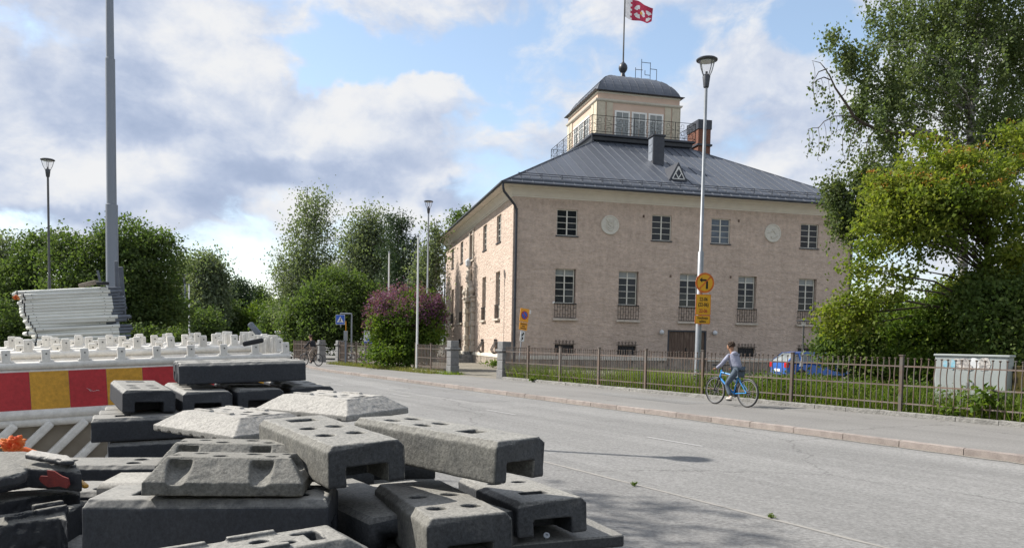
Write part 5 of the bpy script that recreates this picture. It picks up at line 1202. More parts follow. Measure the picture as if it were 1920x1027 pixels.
rider(mid, hdg, 'child in pale lavender hoodie and jeans riding a blue bicycle', .98, 'hoodie', 'jeans', 'shoe', 'skin', 'hair')
m2_ = Vector((-11.75, 45.0, .003)); h2 = R(150)
bicycle(m2_, h2, 'distant grey bicycle carrying a rider in black near the far pillars', 'bikeblack', 1.05)
rider(m2_, h2, 'distant cyclist in black jacket and beige trousers', 1.04, 'blackcloth', 'khaki', 'blackcloth', 'skinpale', 'hair', hood=False)
# parked bicycles behind the far fence
for i, (u, Y, lab) in enumerate(((672, 53, 'bicycle parked behind the far fence, left of the info board'), (700, 51.5, 'bicycle parked behind the far fence, right of the info board'))):
    p = at(u, 680, Y); p.z = 0; bicycle(p, R(200 + 15 * i), lab, 'bikeblack', 1.0)
# electric scooter far away
ysc = 62.0; p = at(554, 663, ysc); p.z = -.1
sc = empty('kick_scooter', 'small electric kick scooter standing at the far roadside', 'scooter', p, R(60))
mb = MB(); mb.bar((-.45, 0, .16), (.4, 0, .18), .16, .06); mb.build('deck', M['soot'], sc); mb = MB(); mb.tube([(.45, 0, .15), (.36, 0, 1.2)], .035, 8); mb.tube([(.36, -.25, 1.2), (.36, .25, 1.2)], .025, 8); mb.build('stem', M['signblue'], sc)
for x in (-.5, .5): mb = MB(); mb.lathe([(.06, -.04), (.12, -.035), (.12, .035), (.06, .04)], 16, (x, 0, .12), 'y'); mb.build('wheel', M['tyre'], sc)
# far service vehicle with beacons
yv = 92.0; p = at(534, 652, yv); p.z = -.1
tv = empty('service_vehicle', 'far white roofed service vehicle with orange beacons beyond the barriers', 'vehicle', p, R(75))
mb = MB(); mb.bx(-.9, .9, -.85, .85, .7, 1.2); mb.build('chassis', M['signorange'], tv, bevel=.05); mb = MB(); mb.bx(-.75, .75, -.72, .72, 1.2, 2.25); mb.build('cab', M['carglass'], tv, bevel=.05); mb = MB(); mb.bx(-.9, .9, -.82, .82, 2.25, 2.5); mb.build('roof', M['truckwhite'], tv, bevel=.05)
for y in (-.6, .6): mb = MB(); mb.lathe([(.1, 2.5), (.1, 2.62), (.05, 2.68), (0, 2.7)], 12, (0, y, 0)); mb.build('beacon', M['signorange'], tv)
for x in (-.7, .7):
    for y in (-.8, .8): wheel(tv, x, y, .4, .25)

# ------------------------------------------------------------------ vegetation
def leaves(name, C, size, aspect, m, parent, droop=0.0, jitter=.35, up=0.0, kind=None):
    """many small bent leaf blades, one mesh"""
    n = len(C)
    d = RNG.normal(size=(n, 3)); d[:, 2] -= droop; d /= np.linalg.norm(d, axis=1)[:, None]
    q = RNG.normal(size=(n, 3)); q[:, 2] += up
    s = np.cross(d, q); s /= np.maximum(np.linalg.norm(s, axis=1), 1e-6)[:, None]
    nr = np.cross(s, d)
    ln = size * (1 + jitter * RNG.uniform(-1, 1, n))[:, None]; w = ln * aspect
    v = np.empty((n, 4, 3)); v[:, 0] = C - d * ln / 2; v[:, 1] = C + s * w / 2 + nr * w * .18; v[:, 2] = C + d * ln / 2; v[:, 3] = C - s * w / 2 + nr * w * .18
    me = bpy.data.meshes.new(name); me.vertices.add(4 * n); me.vertices.foreach_set('co', v.reshape(-1).astype(np.float32))
    me.loops.add(4 * n); me.loops.foreach_set('vertex_index', np.arange(4 * n, dtype=np.int32)); me.polygons.add(n)
    me.polygons.foreach_set('loop_start', np.arange(0, 4 * n, 4, dtype=np.int32)); me.polygons.foreach_set('loop_total', np.full(n, 4, dtype=np.int32))
    me.materials.append(m); me.update(calc_edges=True); me.validate()
    o = link(name, me, parent)
    if kind: o['kind'] = kind
    return o
def clusters(ell, n, shell=.55):
    """cluster centres spread through ellipsoids [(x,y,z,rx,ry,rz)]"""
    ell = np.array(ell, float); vol = ell[:, 3] * ell[:, 4] * ell[:, 5]; vol = vol ** .72; k = RNG.choice(len(ell), n, p=vol / vol.sum())
    d = RNG.normal(size=(n, 3)); d /= np.linalg.norm(d, axis=1)[:, None]
    r = (shell + (1 - shell) * RNG.uniform(0, 1, n) ** .7); r = np.where(RNG.uniform(size=n) < .20, RNG.uniform(.1, .6, n), r); r = np.where(RNG.uniform(size=n) < .10, r * RNG.uniform(1.05, 1.28, n), r)
    return ell[k, :3] + d * ell[k, 3:] * r[:, None]
def branches(mb, base, H, C, n, r0, lean=(0, 0), zfrac=(.25, .85), sag=.1):
    tp = Vector((base[0] + lean[0], base[1] + lean[1], H)); b = Vector(base)
    pts = [b.lerp(tp, k / 8) + Vector((noise.noise((k * .9, base[0], 1)), noise.noise((k * .9, base[1], 7)), 0)) * .02 * H * (k / 8) for k in range(9)]
    mb.tube(pts, [r0 * (1 - .88 * k / 8) * (1.25 if k == 0 else 1) for k in range(9)], 10)
    for i in RNG.choice(len(C), min(n, len(C)), replace=False):
        c = Vector(C[i]); f = min(zfrac[1], max(zfrac[0], (c.z - base[2] - .30 * math.hypot(c.x - b.x, c.y - b.y)) / max(.1, (H - base[2]))))
        k = f * 8; p = pts[int(k)].lerp(pts[min(8, int(k) + 1)], k - int(k))
        mid = p.lerp(c, .5) + Vector((0, 0, sag * (c - p).length)) + Vector((noise.noise(c * 1.3), noise.noise(c * 1.7), 0)) * .12 * (c - p).length
        rr = r0 * (1 - .8 * f) * .42; mb.tube([p, p.lerp(mid, .55) + Vector((0, 0, .03 * (c - p).length)), mid, mid.lerp(c, .6), c], [rr, rr * .75, rr * .55, rr * .35, rr * .14], 5, False)
def blob_pts(cent, per, sig, flat=.7):
    n = len(cent) * per; c = np.repeat(cent, per, axis=0); return c + RNG.normal(size=(n, 3)) * np.array([sig, sig, sig * flat])
def spray_pts(cent, per, ln, sig):
    # leafy sprays: each cluster is a layered, slightly drooping fan pointing outwards
    m_ = cent.mean(axis=0); o = cent - m_; o[:, 2] *= .35; o /= np.maximum(np.linalg.norm(o, axis=1), 1e-6)[:, None]
    a = o + RNG.normal(size=o.shape) * .45; a[:, 2] -= .30; a /= np.linalg.norm(a, axis=1)[:, None]
    s = np.cross(a, np.array([0, 0, 1.0])); s /= np.maximum(np.linalg.norm(s, axis=1), 1e-6)[:, None]
    n = len(cent); L_ = ln * RNG.uniform(.55, 1.45, n); k = np.repeat(np.arange(n), per); N_ = len(k)
    t = RNG.uniform(-.6, .75, N_); w = RNG.normal(size=N_) * (1 - .55 * np.abs(t)) * .55
    p = cent[k] + a[k] * (t * L_[k])[:, None] + s[k] * (w * L_[k])[:, None] + RNG.normal(size=(N_, 3)) * sig; p[:, 2] -= .35 * L_[k] * np.maximum(0, t) ** 2
    return p
def strand_pts(cent, per, ln, sig):
    """hanging birch strands"""
    n = len(cent) * per; c = np.repeat(cent, per, axis=0); L_ = np.repeat(RNG.uniform(.4, 1.0, len(cent)) * ln, per)
    t = RNG.uniform(0, 1, n); p = c + RNG.normal(size=(n, 3)) * sig; p[:, 2] -= t * L_; sway = np.repeat(RNG.normal(size=(len(cent), 2)) * .18, per, axis=0); p[:, :2] += sway * (t * L_)[:, None]; return p
def tree(name, label, base, H, ell, ncl, per, leafsize, lm, bark='bark', r0=.22, sig=.45, nb=40, birch=False, cat='tree', group=None, strand=1.3, aspect=.6, lean=(0, 0), zfrac=(.25, .85), shell=.55, flat=.65):
    t = empty(name, label, cat, base, 0, group)
    bl = np.array(base); C = clusters(ell, ncl, shell) - bl
    C = C[C[:, 2] > .15]
    if birch: P_ = np.concatenate([strand_pts(C, per * 2 // 3, strand, sig * .35), blob_pts(C, per // 3, sig, .6)])
    else: P_ = np.concatenate([spray_pts(C, per * 3 // 4, sig * 1.9, sig * .28), blob_pts(C[::2], per // 2, sig * .9, flat)])
    P_ = P_[P_[:, 2] > .02]
    leaves('crown', P_, leafsize, aspect, M[lm], t, droop=1.0 if birch else .35, up=.8)
    mb = MB(); branches(mb, (0, 0, 0), H - base[2], C, nb, r0, lean, zfrac); mb.build('trunk', M[bark], t, smooth=70)
    return t, C
def el(u, v, ru, rv, Y, dy=0.0, k=1.0):
    """ellipsoid seen at pixel (u, v) with pixel radii, at distance Y"""
    c = at(u, v, Y + dy); return (c.x, c.y, c.z, px(ru, Y + dy), px(ru, Y + dy) * k, px(rv, Y + dy))
def gp(u, Y, z=0.0): p = at(u, 640, Y); return (p.x, p.y, z)

# --- right side: birch behind, maple in front, lilac and shrubs
Y = 27.0
t, Cb = tree('birch_tree', 'tall drooping birch towering over the right side of the building', gp(1800, Y), at(1800, -160, Y).z,
    [el(1760, 140, 130, 120, Y), el(1670, 165, 75, 95, Y, -1), el(1850, 60, 130, 150, Y, 1), el(1880, 260, 110, 100, Y), el(1655, 40, 40, 45, Y, -.5), el(1612, 110, 40, 40, Y, -.6), el(1565, 58, 14, 26, Y, -.6), el(1620, 190, 36, 60, Y, -.6), el(1660, 275, 55, 45, Y),
     el(1625, 320, 40, 30, Y, -.8), el(1580, 345, 34, 22, Y, -.8), el(1555, 335, 18, 14, Y, -.8), el(1578, 400, 24, 46, Y, -.8), el(1605, 400, 24, 50, Y, -.6), el(1700, 330, 60, 45, Y), el(1745, 20, 110, 60, Y), el(1905, 130, 60, 200, Y), el(1830, -60, 150, 110, Y)],
    1000, 64, .105, 'leaf_birch', 'birchbark', .20, .24, 75, True, strand=1.1, aspect=.72, shell=.35, zfrac=(.3, .95))
# bare drooping branch with hanging twigs
def W3(u, v, Y, o): return at(u, v, Y) - Vector(o)
o_ = gp(1800, Y); mb = MB(); Yb_ = 25.8
main = [(1780, 262), (1740, 255), (1690, 250), (1650, 245), (1620, 232), (1602, 220), (1590, 200), (1577, 181), (1566, 165), (1557, 145), (1548, 130), (1538, 118), (1522, 114)]
mb.tube([W3(u, v, Yb_ - .02 * i, o_) for i, (u, v) in enumerate(main)], [.075 - .0058 * i for i in range(len(main))], 6, False)
side_ = [[(1608, 222), (1588, 217), (1565, 218), (1545, 228), (1535, 240), (1524, 240), (1515, 243)], [(1616, 230), (1600, 232), (1586, 242), (1580, 256), (1580, 285)], [(1618, 234), (1605, 245), (1596, 262), (1590, 290)], [(1577, 181), (1584, 176), (1588, 160)], [(1557, 150), (1545, 145), (1532, 150), (1524, 158), (1527, 185), (1530, 200)], [(1640, 245), (1628, 258), (1622, 285)], [(1662, 247), (1668, 232), (1655, 228), (1640, 238)], [(1548, 130), (1535, 135), (1528, 148)]]
for sd2 in side_: mb.tube([W3(u, v, Yb_ - .15, o_) for u, v in sd2], [.022 * (1 - .7 * i / len(sd2)) for i in range(len(sd2))], 5, False)
hang = []
for u, v, ln in [(1515, 243, 55), (1522, 240, 40), (1534, 238, 62), (1545, 230, 48), (1556, 222, 60), (1568, 218, 35), (1578, 219, 30), (1524, 116, 50), (1530, 150, 50), (1540, 148, 36), (1552, 142, 60), (1562, 170, 45), (1580, 285, 25), (1590, 262, 40), (1600, 250, 38), (1612, 240, 44), (1628, 258, 40), (1644, 250, 50), (1655, 248, 36), (1670, 252, 30)]:
    q = [(u + random.uniform(-3, 3) * k / 4 + 3 * math.sin(k), v + ln * k / 4) for k in range(5)]; mb.tube([W3(a, b, Yb_ - .2, o_) for a, b in q], .007, 4, False); hang += q[2:]
mb.build('bare_branch', M['bark'], t, smooth=70)['kind'] = 'stuff'
sub_ = clusters([el(1625, 322, 40, 26, 26.2), el(1580, 345, 36, 20, 26.2), el(1556, 336, 20, 12, 26.2), el(1580, 395, 26, 40, 26.2), el(1606, 392, 26, 46, 26.4), el(1640, 360, 30, 40, 26.4), el(1563, 60, 14, 26, 26), el(1590, 100, 20, 24, 26)], 150, .3) - np.array(o_)
leaves('hanging_crown', strand_pts(sub_, 60, 1.0, .11), .105, .72, M['leaf_birch'], t, droop=1.0, up=.8)
mb = MB(); branches(mb, (0, 0, 0), 11, sub_, 26, .13, zfrac=(.4, .9), sag=.22); mb.build('side_limb', M['birchbark'], t, smooth=70)['kind'] = 'stuff'
HP = np.array([W3(u, v, Yb_ - .2, o_) for u, v in hang if random.random() < .75] + [W3(1560 + random.uniform(-8, 8), 185 + 14 * k, Yb_ - .2, o_) for k in range(3)])
leaves('hanging_leaves', blob_pts(HP, 9, .10, 1.8), .11, .7, M['leaf_birch'], t, droop=1)

Y = 21.5
t, Cm = tree('maple_tree', 'yellow green maple with rusty seed heads arching over the grey cabinet', gp(1888, Y), at(1850, 330, Y).z,
    [el(1760, 360, 110, 62, Y), el(1690, 395, 70, 70, Y, -.6), el(1780, 300, 66, 36, Y, .3), el(1640, 430, 36, 48, Y, -.9), el(1620, 490, 20, 26, Y, -.9), el(1850, 400, 80, 70, Y), el(1905, 290, 40, 62, Y, .5), el(1655, 530, 45, 42, Y, -.3), el(1600, 585, 50, 40, Y, .3), el(1900, 480, 50, 60, Y, -.8), el(1730, 450, 60, 30, Y, -.4), el(1575, 560, 22, 24, Y), el(1700, 520, 30, 22, Y), el(1830, 540, 50, 30, Y), el(1640, 340, 16, 16, Y, -.5), el(1720, 262, 24, 12, Y)],
    400, 92, .108, 'leaf_maple', 'bark', .16, .30, 70, False, aspect=.7, shell=.6, flat=.42, lean=(-.9, .2), zfrac=(.35, .95))
top = Cm[Cm[:, 2] > np.percentile(Cm[:, 2], 45)]; sel = top[RNG.choice(len(top), 150)]
leaves('seed_heads', blob_pts(sel + np.array([0, -.15, .18]), 18, .09, .5), .06, .5, M['seedheads'], t)
Y = 23.8
tree('shrub', 'dark leafy lilac bush with faded flower heads beside the blue car', gp(1620, Y), 3.2,
    [el(1615, 640, 75, 50, Y), el(1660, 610, 65, 55, Y, .6), el(1580, 640, 42, 45, Y), el(1640, 680, 85, 42, Y, -.3)], 460, 55, .115, 'leaf_lilac', 'bark', .07, .24, 30, False, 'shrub', 'shrubs behind the iron fence', aspect=.7)
o = bpy.data.objects['shrub']; 
leaves('faded_flower_heads', blob_pts(clusters([el(1600, 625, 62, 48, Y), el(1650, 598, 60, 50, Y)], 46, .9) - np.array(o.location), 16, .075, 1.3), .06, .6, M['palehead'], o)
tree('shrub', 'green shrub thicket behind and left of the grey cabinet', gp(1735, 22.2), 3.6, [el(1740, 630, 60, 70, 22.2), el(1775, 590, 70, 60, 23.2), el(1720, 690, 60, 40, 21.8)], 400, 55, .12, 'leaf_bright', 'bark', .06, .26, 26, False, 'shrub', 'shrubs behind the iron fence')
tree('shrub', 'pale green leafy shrub leaning over the right end of the grey cabinet', gp(1890, 20.2), 3.4, [el(1885, 590, 70, 75, 20.4), el(1905, 660, 50, 60, 19.9), el(1850, 560, 60, 50, 21)], 380, 50, .12, 'leaf_lilac', 'bark', .06, .28, 26, False, 'shrub', 'shrubs behind the iron fence')
tree('shrub', 'tall dark green bush filling the gap under the maple branches', gp(1820, 26.0), 5.2, [el(1800, 630, 110, 50, 26), el(1700, 655, 60, 36, 26.5), el(1895, 580, 60, 80, 26), el(1790, 590, 40, 40, 26), el(1850, 560, 60, 40, 26)], 460, 46, .14, 'leaf_lilac', 'bark', .08, .36, 26, False, 'shrub', 'shrubs behind the iron fence')
pp = at(1712, 700, 25.4); pp.z = 0; mb = MB(); hp = at(1714, 560, 25.4).z; mb.tube([(0, 0, 0), (0, 0, hp)], .06, 10); mb.lathe([(.06, hp), (.09, hp + .02), (.07, hp + .1), (0, hp + .12)], 12)
tag(mb.build('post', M['slimpole'], loc=pp, smooth=40), 'dark steel post standing among the bushes under the maple', 'post')

# --- lilac in bloom by the short fence
Y = 43.5
tree('lilac_bush', 'big lilac bush covered in purple blossom beside the white flagpole', gp(765, Y), 5.0,
    [el(760, 615, 62, 50, Y), el(725, 605, 36, 44, Y), el(800, 605, 26, 50, Y), el(755, 658, 60, 28, Y, -.6), el(780, 575, 40, 26, Y)], 460, 60, .15, 'leaf_bright', 'bark', .10, .34, 26, False, 'shrub', aspect=.7)
o = bpy.data.objects['lilac_bush']
bc = np.concatenate([clusters([el(765, 575, 62, 32, Y), el(716, 590, 28, 36, Y), el(805, 582, 24, 36, Y, -.3)], 230, .95), clusters([el(700, 618, 15, 26, Y, -.4), el(832, 590, 7, 16, Y)], 22, .5)]) - np.array(o.location)
bc = bc[(bc[:, 2] > 2.3)]
leaves('blossom', blob_pts(bc, 40, .16, 1.3), .10, .8, M['blossom'], o)

# --- trees behind the lilac and along the street
Y = 78
tree('birch_tree', 'tallest narrow birch left of centre, standing clear against the clouds', gp(575, Y), at(585, 352, Y).z,
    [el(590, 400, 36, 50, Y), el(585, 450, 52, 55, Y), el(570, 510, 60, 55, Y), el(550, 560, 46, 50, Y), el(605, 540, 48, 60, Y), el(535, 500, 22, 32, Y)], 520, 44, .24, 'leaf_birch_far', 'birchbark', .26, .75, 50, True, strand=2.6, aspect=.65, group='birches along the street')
Y = 74
tree('birch_tree', 'grey green birch with feathery top left of the dark spruce', gp(690, Y), at(690, 388, Y).z,
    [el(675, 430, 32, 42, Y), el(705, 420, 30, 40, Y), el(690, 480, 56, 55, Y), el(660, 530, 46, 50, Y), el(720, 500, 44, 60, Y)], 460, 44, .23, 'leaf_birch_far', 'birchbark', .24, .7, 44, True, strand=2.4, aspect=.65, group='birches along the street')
Y = 68
tree('spruce_tree', 'dark ragged conifer behind the purple lilac and thin flagpole', gp(752, Y), at(745, 398, Y).z,
    [el(745, 430, 22, 32, Y), el(752, 480, 36, 40, Y), el(760, 540, 48, 60, Y), el(765, 600, 55, 50, Y)], 520, 40, .26, 'leaf_dark', 'bark', .24, .5, 60, False, aspect=.35, flat=.35)
Y = 62
tree('broadleaf_tree', 'low bright green broadleaf tree in front of the tall birch', gp(640, Y), at(640, 500, Y).z,
    [el(640, 560, 62, 55, Y), el(585, 590, 52, 50, Y), el(690, 575, 40, 50, Y), el(620, 620, 70, 35, Y), el(560, 620, 38, 34, Y)], 800, 40, .24, 'leaf_green', 'bark', .2, .55, 30)
Y = 60
tree('birch_tree', 'loose birch seen between the tall lamp and the building', gp(815, Y), at(818, 412, Y).z,
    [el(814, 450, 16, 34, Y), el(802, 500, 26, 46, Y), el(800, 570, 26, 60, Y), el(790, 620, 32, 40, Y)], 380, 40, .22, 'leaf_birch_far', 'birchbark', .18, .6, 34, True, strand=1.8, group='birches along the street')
tree('broadleaf_tree', 'tree top peeking over the left eave of the building', gp(868, 84), at(870, 396, 84).z, [el(872, 420, 22, 26, 84), el(862, 470, 26, 40, 84)], 160, 30, .3, 'leaf_green', 'bark', .2, .6, 20)
# left part
Y = 48
tree('broadleaf_tree', 'large round broadleaf tree behind the big grey mast', gp(235, Y), at(235, 425, Y).z,
    [el(235, 455, 60, 42, Y), el(180, 500, 60, 55, Y), el(275, 500, 62, 60, Y), el(225, 560, 100, 60, Y), el(120, 470, 34, 42, Y), el(300, 450, 26, 20, Y), el(290, 590, 60, 50, Y), el(140, 560, 60, 60, Y)], 1150, 44, .20, 'leaf_green', 'bark', .24, .48, 46, shell=.6)
tree('broadleaf_tree', 'sparse topped tree between the slim lamp and the left edge', gp(70, 54), at(80, 440, 54).z, [el(70, 480, 36, 40, 54), el(40, 530, 60, 50, 54), el(85, 450, 18, 16, 54), el(60, 590, 70, 50, 54)], 520, 40, .22, 'leaf_green', 'bark', .18, .5, 40)
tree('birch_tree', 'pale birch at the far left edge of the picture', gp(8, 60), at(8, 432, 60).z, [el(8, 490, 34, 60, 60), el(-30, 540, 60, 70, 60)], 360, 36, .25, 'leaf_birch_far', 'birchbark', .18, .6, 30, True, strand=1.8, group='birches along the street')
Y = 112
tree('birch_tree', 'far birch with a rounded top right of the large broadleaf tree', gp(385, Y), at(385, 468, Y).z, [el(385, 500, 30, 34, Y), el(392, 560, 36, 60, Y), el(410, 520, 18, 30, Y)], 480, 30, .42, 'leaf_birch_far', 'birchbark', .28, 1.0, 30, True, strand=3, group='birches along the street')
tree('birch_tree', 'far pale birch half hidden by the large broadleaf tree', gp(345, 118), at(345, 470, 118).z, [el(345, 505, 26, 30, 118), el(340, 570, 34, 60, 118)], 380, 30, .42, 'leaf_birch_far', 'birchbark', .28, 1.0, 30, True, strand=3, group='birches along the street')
tree('pine_tree', 'dark round topped pine in the gap of the far street', gp(450, 125), at(450, 530, 125).z, [el(448, 545, 26, 22, 125), el(455, 575, 20, 22, 125), el(440, 610, 26, 30, 125)], 320, 34, .40, 'leaf_dark', 'bark', .3, .8, 24, aspect=.4)
for u, v, ru, rv, Y, lab in ((485, 570, 22, 34, 135, 'far slender tree right of the dark pine'), (500, 600, 40, 36, 120, 'low bright tree closing the far end of the street'), (425, 600, 30, 36, 118, 'low dark tree left of the dark pine'), (530, 605, 30, 30, 105, 'low green tree beside the far dark shed'), (370, 610, 40, 30, 100, 'low green tree behind the leftmost far flagpole')):
    tree('broadleaf_tree', lab, gp(u, Y), at(u, v - rv * .7, Y).z, [el(u, v, ru, rv, Y), el(u - ru * .3, v + rv * .6, ru * 1.1, rv * .6, Y)], 260, 32, .40, ('leaf_green', 'leaf_bright')[lab.startswith('low bright')], 'bark', .2, .8, 18)
# far mass of woods, one stuff object
ell = []
for i in range(46): a = R(-62 + i * 2.1 + random.uniform(-.6, .6)); d = random.uniform(150, 190); h = random.uniform(6, 9.5); ell.append((d * math.sin(a), d * math.cos(a), h * .55, 5.5, 5, h * .7))
for i in range(40): a = R(34 + i * 1.6); d = random.uniform(110, 160); h = random.uniform(5, 8); ell.append((d * math.sin(a), d * math.cos(a), h * .55, 5.5, 5, h * .7))
for i in range(34): a = R(112 + i * 4.1); d = random.uniform(34, 44); h = random.uniform(9, 14); ell.append((d * math.sin(a), d * math.cos(a), h * .5, 3.2, 3.2, h * .55))
fc = clusters(ell, 2300, .6); fc = fc[fc[:, 2] > 0]
tag(leaves('far_woods', blob_pts(fc, 24, 1.3, .8), .75, .7, M['leaf_green'], None), kind='stuff')
# hedge mass closing the left park behind the barriers
for u0, u1, Yh, h, lab in ((-60, 130, 46, 3.2, 'dark low bushes at the left edge behind the barriers'), (120, 340, 44, 2.3, 'dark low bushes under the large broadleaf tree')):
    ee = [el(u, 600, 34, 34, Yh) for u in range(u0, u1, 34)]; ee = [(x, y, h * .40 * k_, rx, rx, h * .55 * k_) for (x, y, z, rx, ry, rz), k_ in zip(ee, [1, .7, 1.25, .85, 1.1, .6, .95, 1.2])]
    b0 = gp((u0 + u1) / 2, Yh, -.1); tree('shrub', lab, b0, h, ee, 620, 40, .17, 'leaf_green', 'bark', .06, .4, 12, False, 'shrub')
# a tree beyond the left edge of the frame whose crown shades the near lane
tree('broadleaf_tree', 'tree left of the view whose crown shades the near lane', (-12.4, 11.2, -.1), 13.2, [(-12.0, 11.2, 11.4, 1.7, 1.9, 1.5), (-12.6, 11.6, 9.4, 1.9, 1.6, 1.3)], 44, 46, .17, 'leaf_green', 'bark', .2, .34, 26)

# --- grass and weeds
def blades(name, pts, hmin, hmax, w, m, kind='stuff', lean=.35):
    n = len(pts); h = RNG.uniform(hmin, hmax, n)[:, None]; a = RNG.uniform(0, 2 * PI, n); s = np.stack([np.cos(a), np.sin(a), np.zeros(n)], 1) * w / 2
    l_ = np.stack([RNG.normal(size=n) * lean, RNG.normal(size=n) * lean, np.ones(n)], 1) * h
    v = np.empty((n, 4, 3)); v[:, 0] = pts - s; v[:, 1] = pts + s; v[:, 2] = pts + l_ + s * .15; v[:, 3] = pts + l_ * .98 - s * .15
    me = bpy.data.meshes.new(name); me.vertices.add(4 * n); me.vertices.foreach_set('co', v.reshape(-1).astype(np.float32)); me.loops.add(4 * n); me.loops.foreach_set('vertex_index', np.arange(4 * n, dtype=np.int32)); me.polygons.add(n)
    me.polygons.foreach_set('loop_start', np.arange(0, 4 * n, 4, dtype=np.int32)); me.polygons.foreach_set('loop_total', np.full(n, 4, dtype=np.int32)); me.materials.append(m); me.update(calc_edges=True)
    return tag(link(name, me), kind=kind)
def band(n, s0, s1, o0, o1, z=0.0):
    s = RNG.uniform(s0, s1, n); o = RNG.uniform(o0, o1, n); return np.stack([F0.x + Fd.x * s + Fn.x * o, F0.y + Fd.y * s + Fn.y * o, np.full(n, z)], 1)
# lush grass behind the fence on the right, thinner to the left
blades('grass', np.concatenate([band(20000, -9, 6.5, .05, 4.4), band(5000, 6.5, 12, .05, 2.2), band(2600, 12, 17.4, .0, .5)]), .22, .78, .022, M['leaf_grass'])
blades('grass', band(5200, 22.8, 37, -1.0, .5), .06, .24, .03, M['leaf_dry'])
blades('grass', np.concatenate([band(1500, -9, 17.4, -.05, .04), band(600, 21.6, 23.0, -.6, .4), band(500, 17.9, 18.8, 1.5, 5), band(900, 18.2, 21.5, 9, 13)]), .05, .2, .02, M['leaf_grass'])
P_ = band(760, -9, 7.5, .15, 4.2); P_[:, 2] = RNG.uniform(.15, .68, len(P_)); 
tag(leaves('weeds', blob_pts(P_, 26, .11, .8), .085, .62, M['leaf_bright'], None), kind='stuff')
# single weeds: leafy plant in front of the cabinet and small tufts in the road seams
def weed(name, label, loc, h, n, sz, m='leaf_bright', cat='plant', spread=.2, group=None, big=False):
    t = empty(name, label, cat, loc, 0, group); mb = MB(); cs_ = []
    for k in range(n):
        a = random.uniform(0, 2 * PI); r = random.uniform(.3, 1) * spread; hh = h * random.uniform(.5, 1); tip = Vector((math.cos(a) * r, math.sin(a) * r, hh)); mb.tube([(0, 0, 0), tip * .5 + Vector((0, 0, hh * .15)), tip], [.006, .005, .003], 4, False)
        cs_ += [tip * f for f in (.55, .8, 1.0)]
    mb.build('stem', M['leaf_grass'], t); leaves('foliage', blob_pts(np.array([tuple(c) for c in cs_]), 4 if big else 3, sz * .55, .5), sz, .75 if big else .5, M[m], t, up=1.5)
    return t
p = FP(-1.85, .12); weed('weed', 'tall broad leaved weed poking through the fence before the cabinet', p, .78, 11, .17, spread=.42, big=True)
p = FP(-1.2, .10); weed('weed', 'low spreading weed at the fence foot left of the tall weed', p, .36, 10, .15, spread=.35)
p = FP(-2.9, .10); weed('weed', 'yellow green weed clump at the fence foot right of the tall weed', p, .42, 12, .13, spread=.35)
for u, v, lab, sz in ((1190, 911, 'tiny weed tuft growing in the road seam nearest the blocks', .05), (1446, 971, 'tiny weed tuft on the near asphalt lane at lower right', .045)):
    p = at(u, v, 10); r_ = p - Vector((0, 0, EYE)); k = (-.1 - EYE) / r_.z; p = Vector((0, 0, EYE)) + r_ * k; weed('weed_tuft', lab, p, sz, 7, sz * .5, spread=sz)
p = FP(15.2, -.2); p.z = .0; weed('weed', 'small yellow green weed on the kerb stones left of the leaning sign', p, .22, 8, .11, spread=.15)
p = BC + Vector((-1.1, .2, 0)); weed('weed', 'yellow green weed clump at the building corner by the driveway', p, .5, 16, .2, spread=.9)

# ------------------------------------------------------------------ white plastic barriers
BAZ = R(61); bdir = Vector((math.sin(BAZ) * math.cos(R(2.55)), math.cos(BAZ) * math.cos(R(2.55)), math.sin(R(2.55)))).normalized()
bn = Vector((-math.cos(BAZ), math.sin(BAZ), 0))            # away from the viewer
bz = bdir.cross(bn).normalized()
if bz.z < 0: bz = -bz
BL, NT, TS = 2.467, 10, .258
def build_barrier(label):
    t = empty('plastic_barrier', label, 'barrier', (0, 0, 0), 0, 'white plastic road barriers standing in rows')
    H_ = .92
    mb = MB()      # frame: rails and ends; x along, y depth (0 = front), z up
    T_ = .055
    mb.tube([(0, .0, H_ - .03), (BL, .0, H_ - .03)], .032, 12); mb.bx(0, BL, -.02, .04, H_ - .40, H_ - .06)
    mb.tube([(0, -.01, H_ - .40), (BL, -.01, H_ - .40)], .042, 12); mb.tube([(0, -.01, H_ - .46), (BL, -.01, H_ - .46)], .034, 12)
    mb.bx(0, BL, -.03, .04, 0, .1)
    mb.bx(0, .09, -.03, .05, .1, H_ - .42); mb.bx(BL - .09, BL, -.03, .05, .1, H_ - .42)
    mb.build('frame', M['plastic'], t, smooth=35, bevel=.006)
    bk = MB(); bk.bx(.05, BL - .05, .06, .075, .12, H_ - .45); bk.build('back_web', M['web'], t)
    sb = MB(); k = 0
    n = 9
    for k in range(n + 1):
        x0 = .06 + (BL - .36) * k / n; sb = MB()
        sb.bar((x0 - .16 + .16, -.01, .12), (min(x0 + .34, BL - .05), -.01, H_ - .47), .062, .10, up=(0, 1, 0)); sb.build('slat', M['plastic'], t, bevel=.016)
    for k in range(NT):
        x = .11 + TS * k; q = MB(); h = .095
        q.bx(x - .030, x + .030, -.020, .022, H_ - .02, H_ + h); tb = q.build('tab', M['plastic'], t, bevel=.010)
        q = MB(); q.lathe([(0, -.0225), (.006, -.0225), (.006, -.0215), (0, -.0215)], 8, (x + .004, 0, H_ + h * .62), 'y'); q.build('hole', M['soot'], tb)
        q = MB(); q.bx(x - .05, x + .05, -.018, .02, H_ - .012, H_ + .012); q.build('tab_root', M['plastic'], tb, bevel=.009, seg=1)
    return t
def set_basis(o, p, dx=bdir, ny=bn, nz=bz):
    o.matrix_basis = Matrix.Translation(p) @ Matrix((dx, ny, nz)).transposed().to_4x4()
b0 = build_barrier('foremost white barrier with the red and amber reflective band')
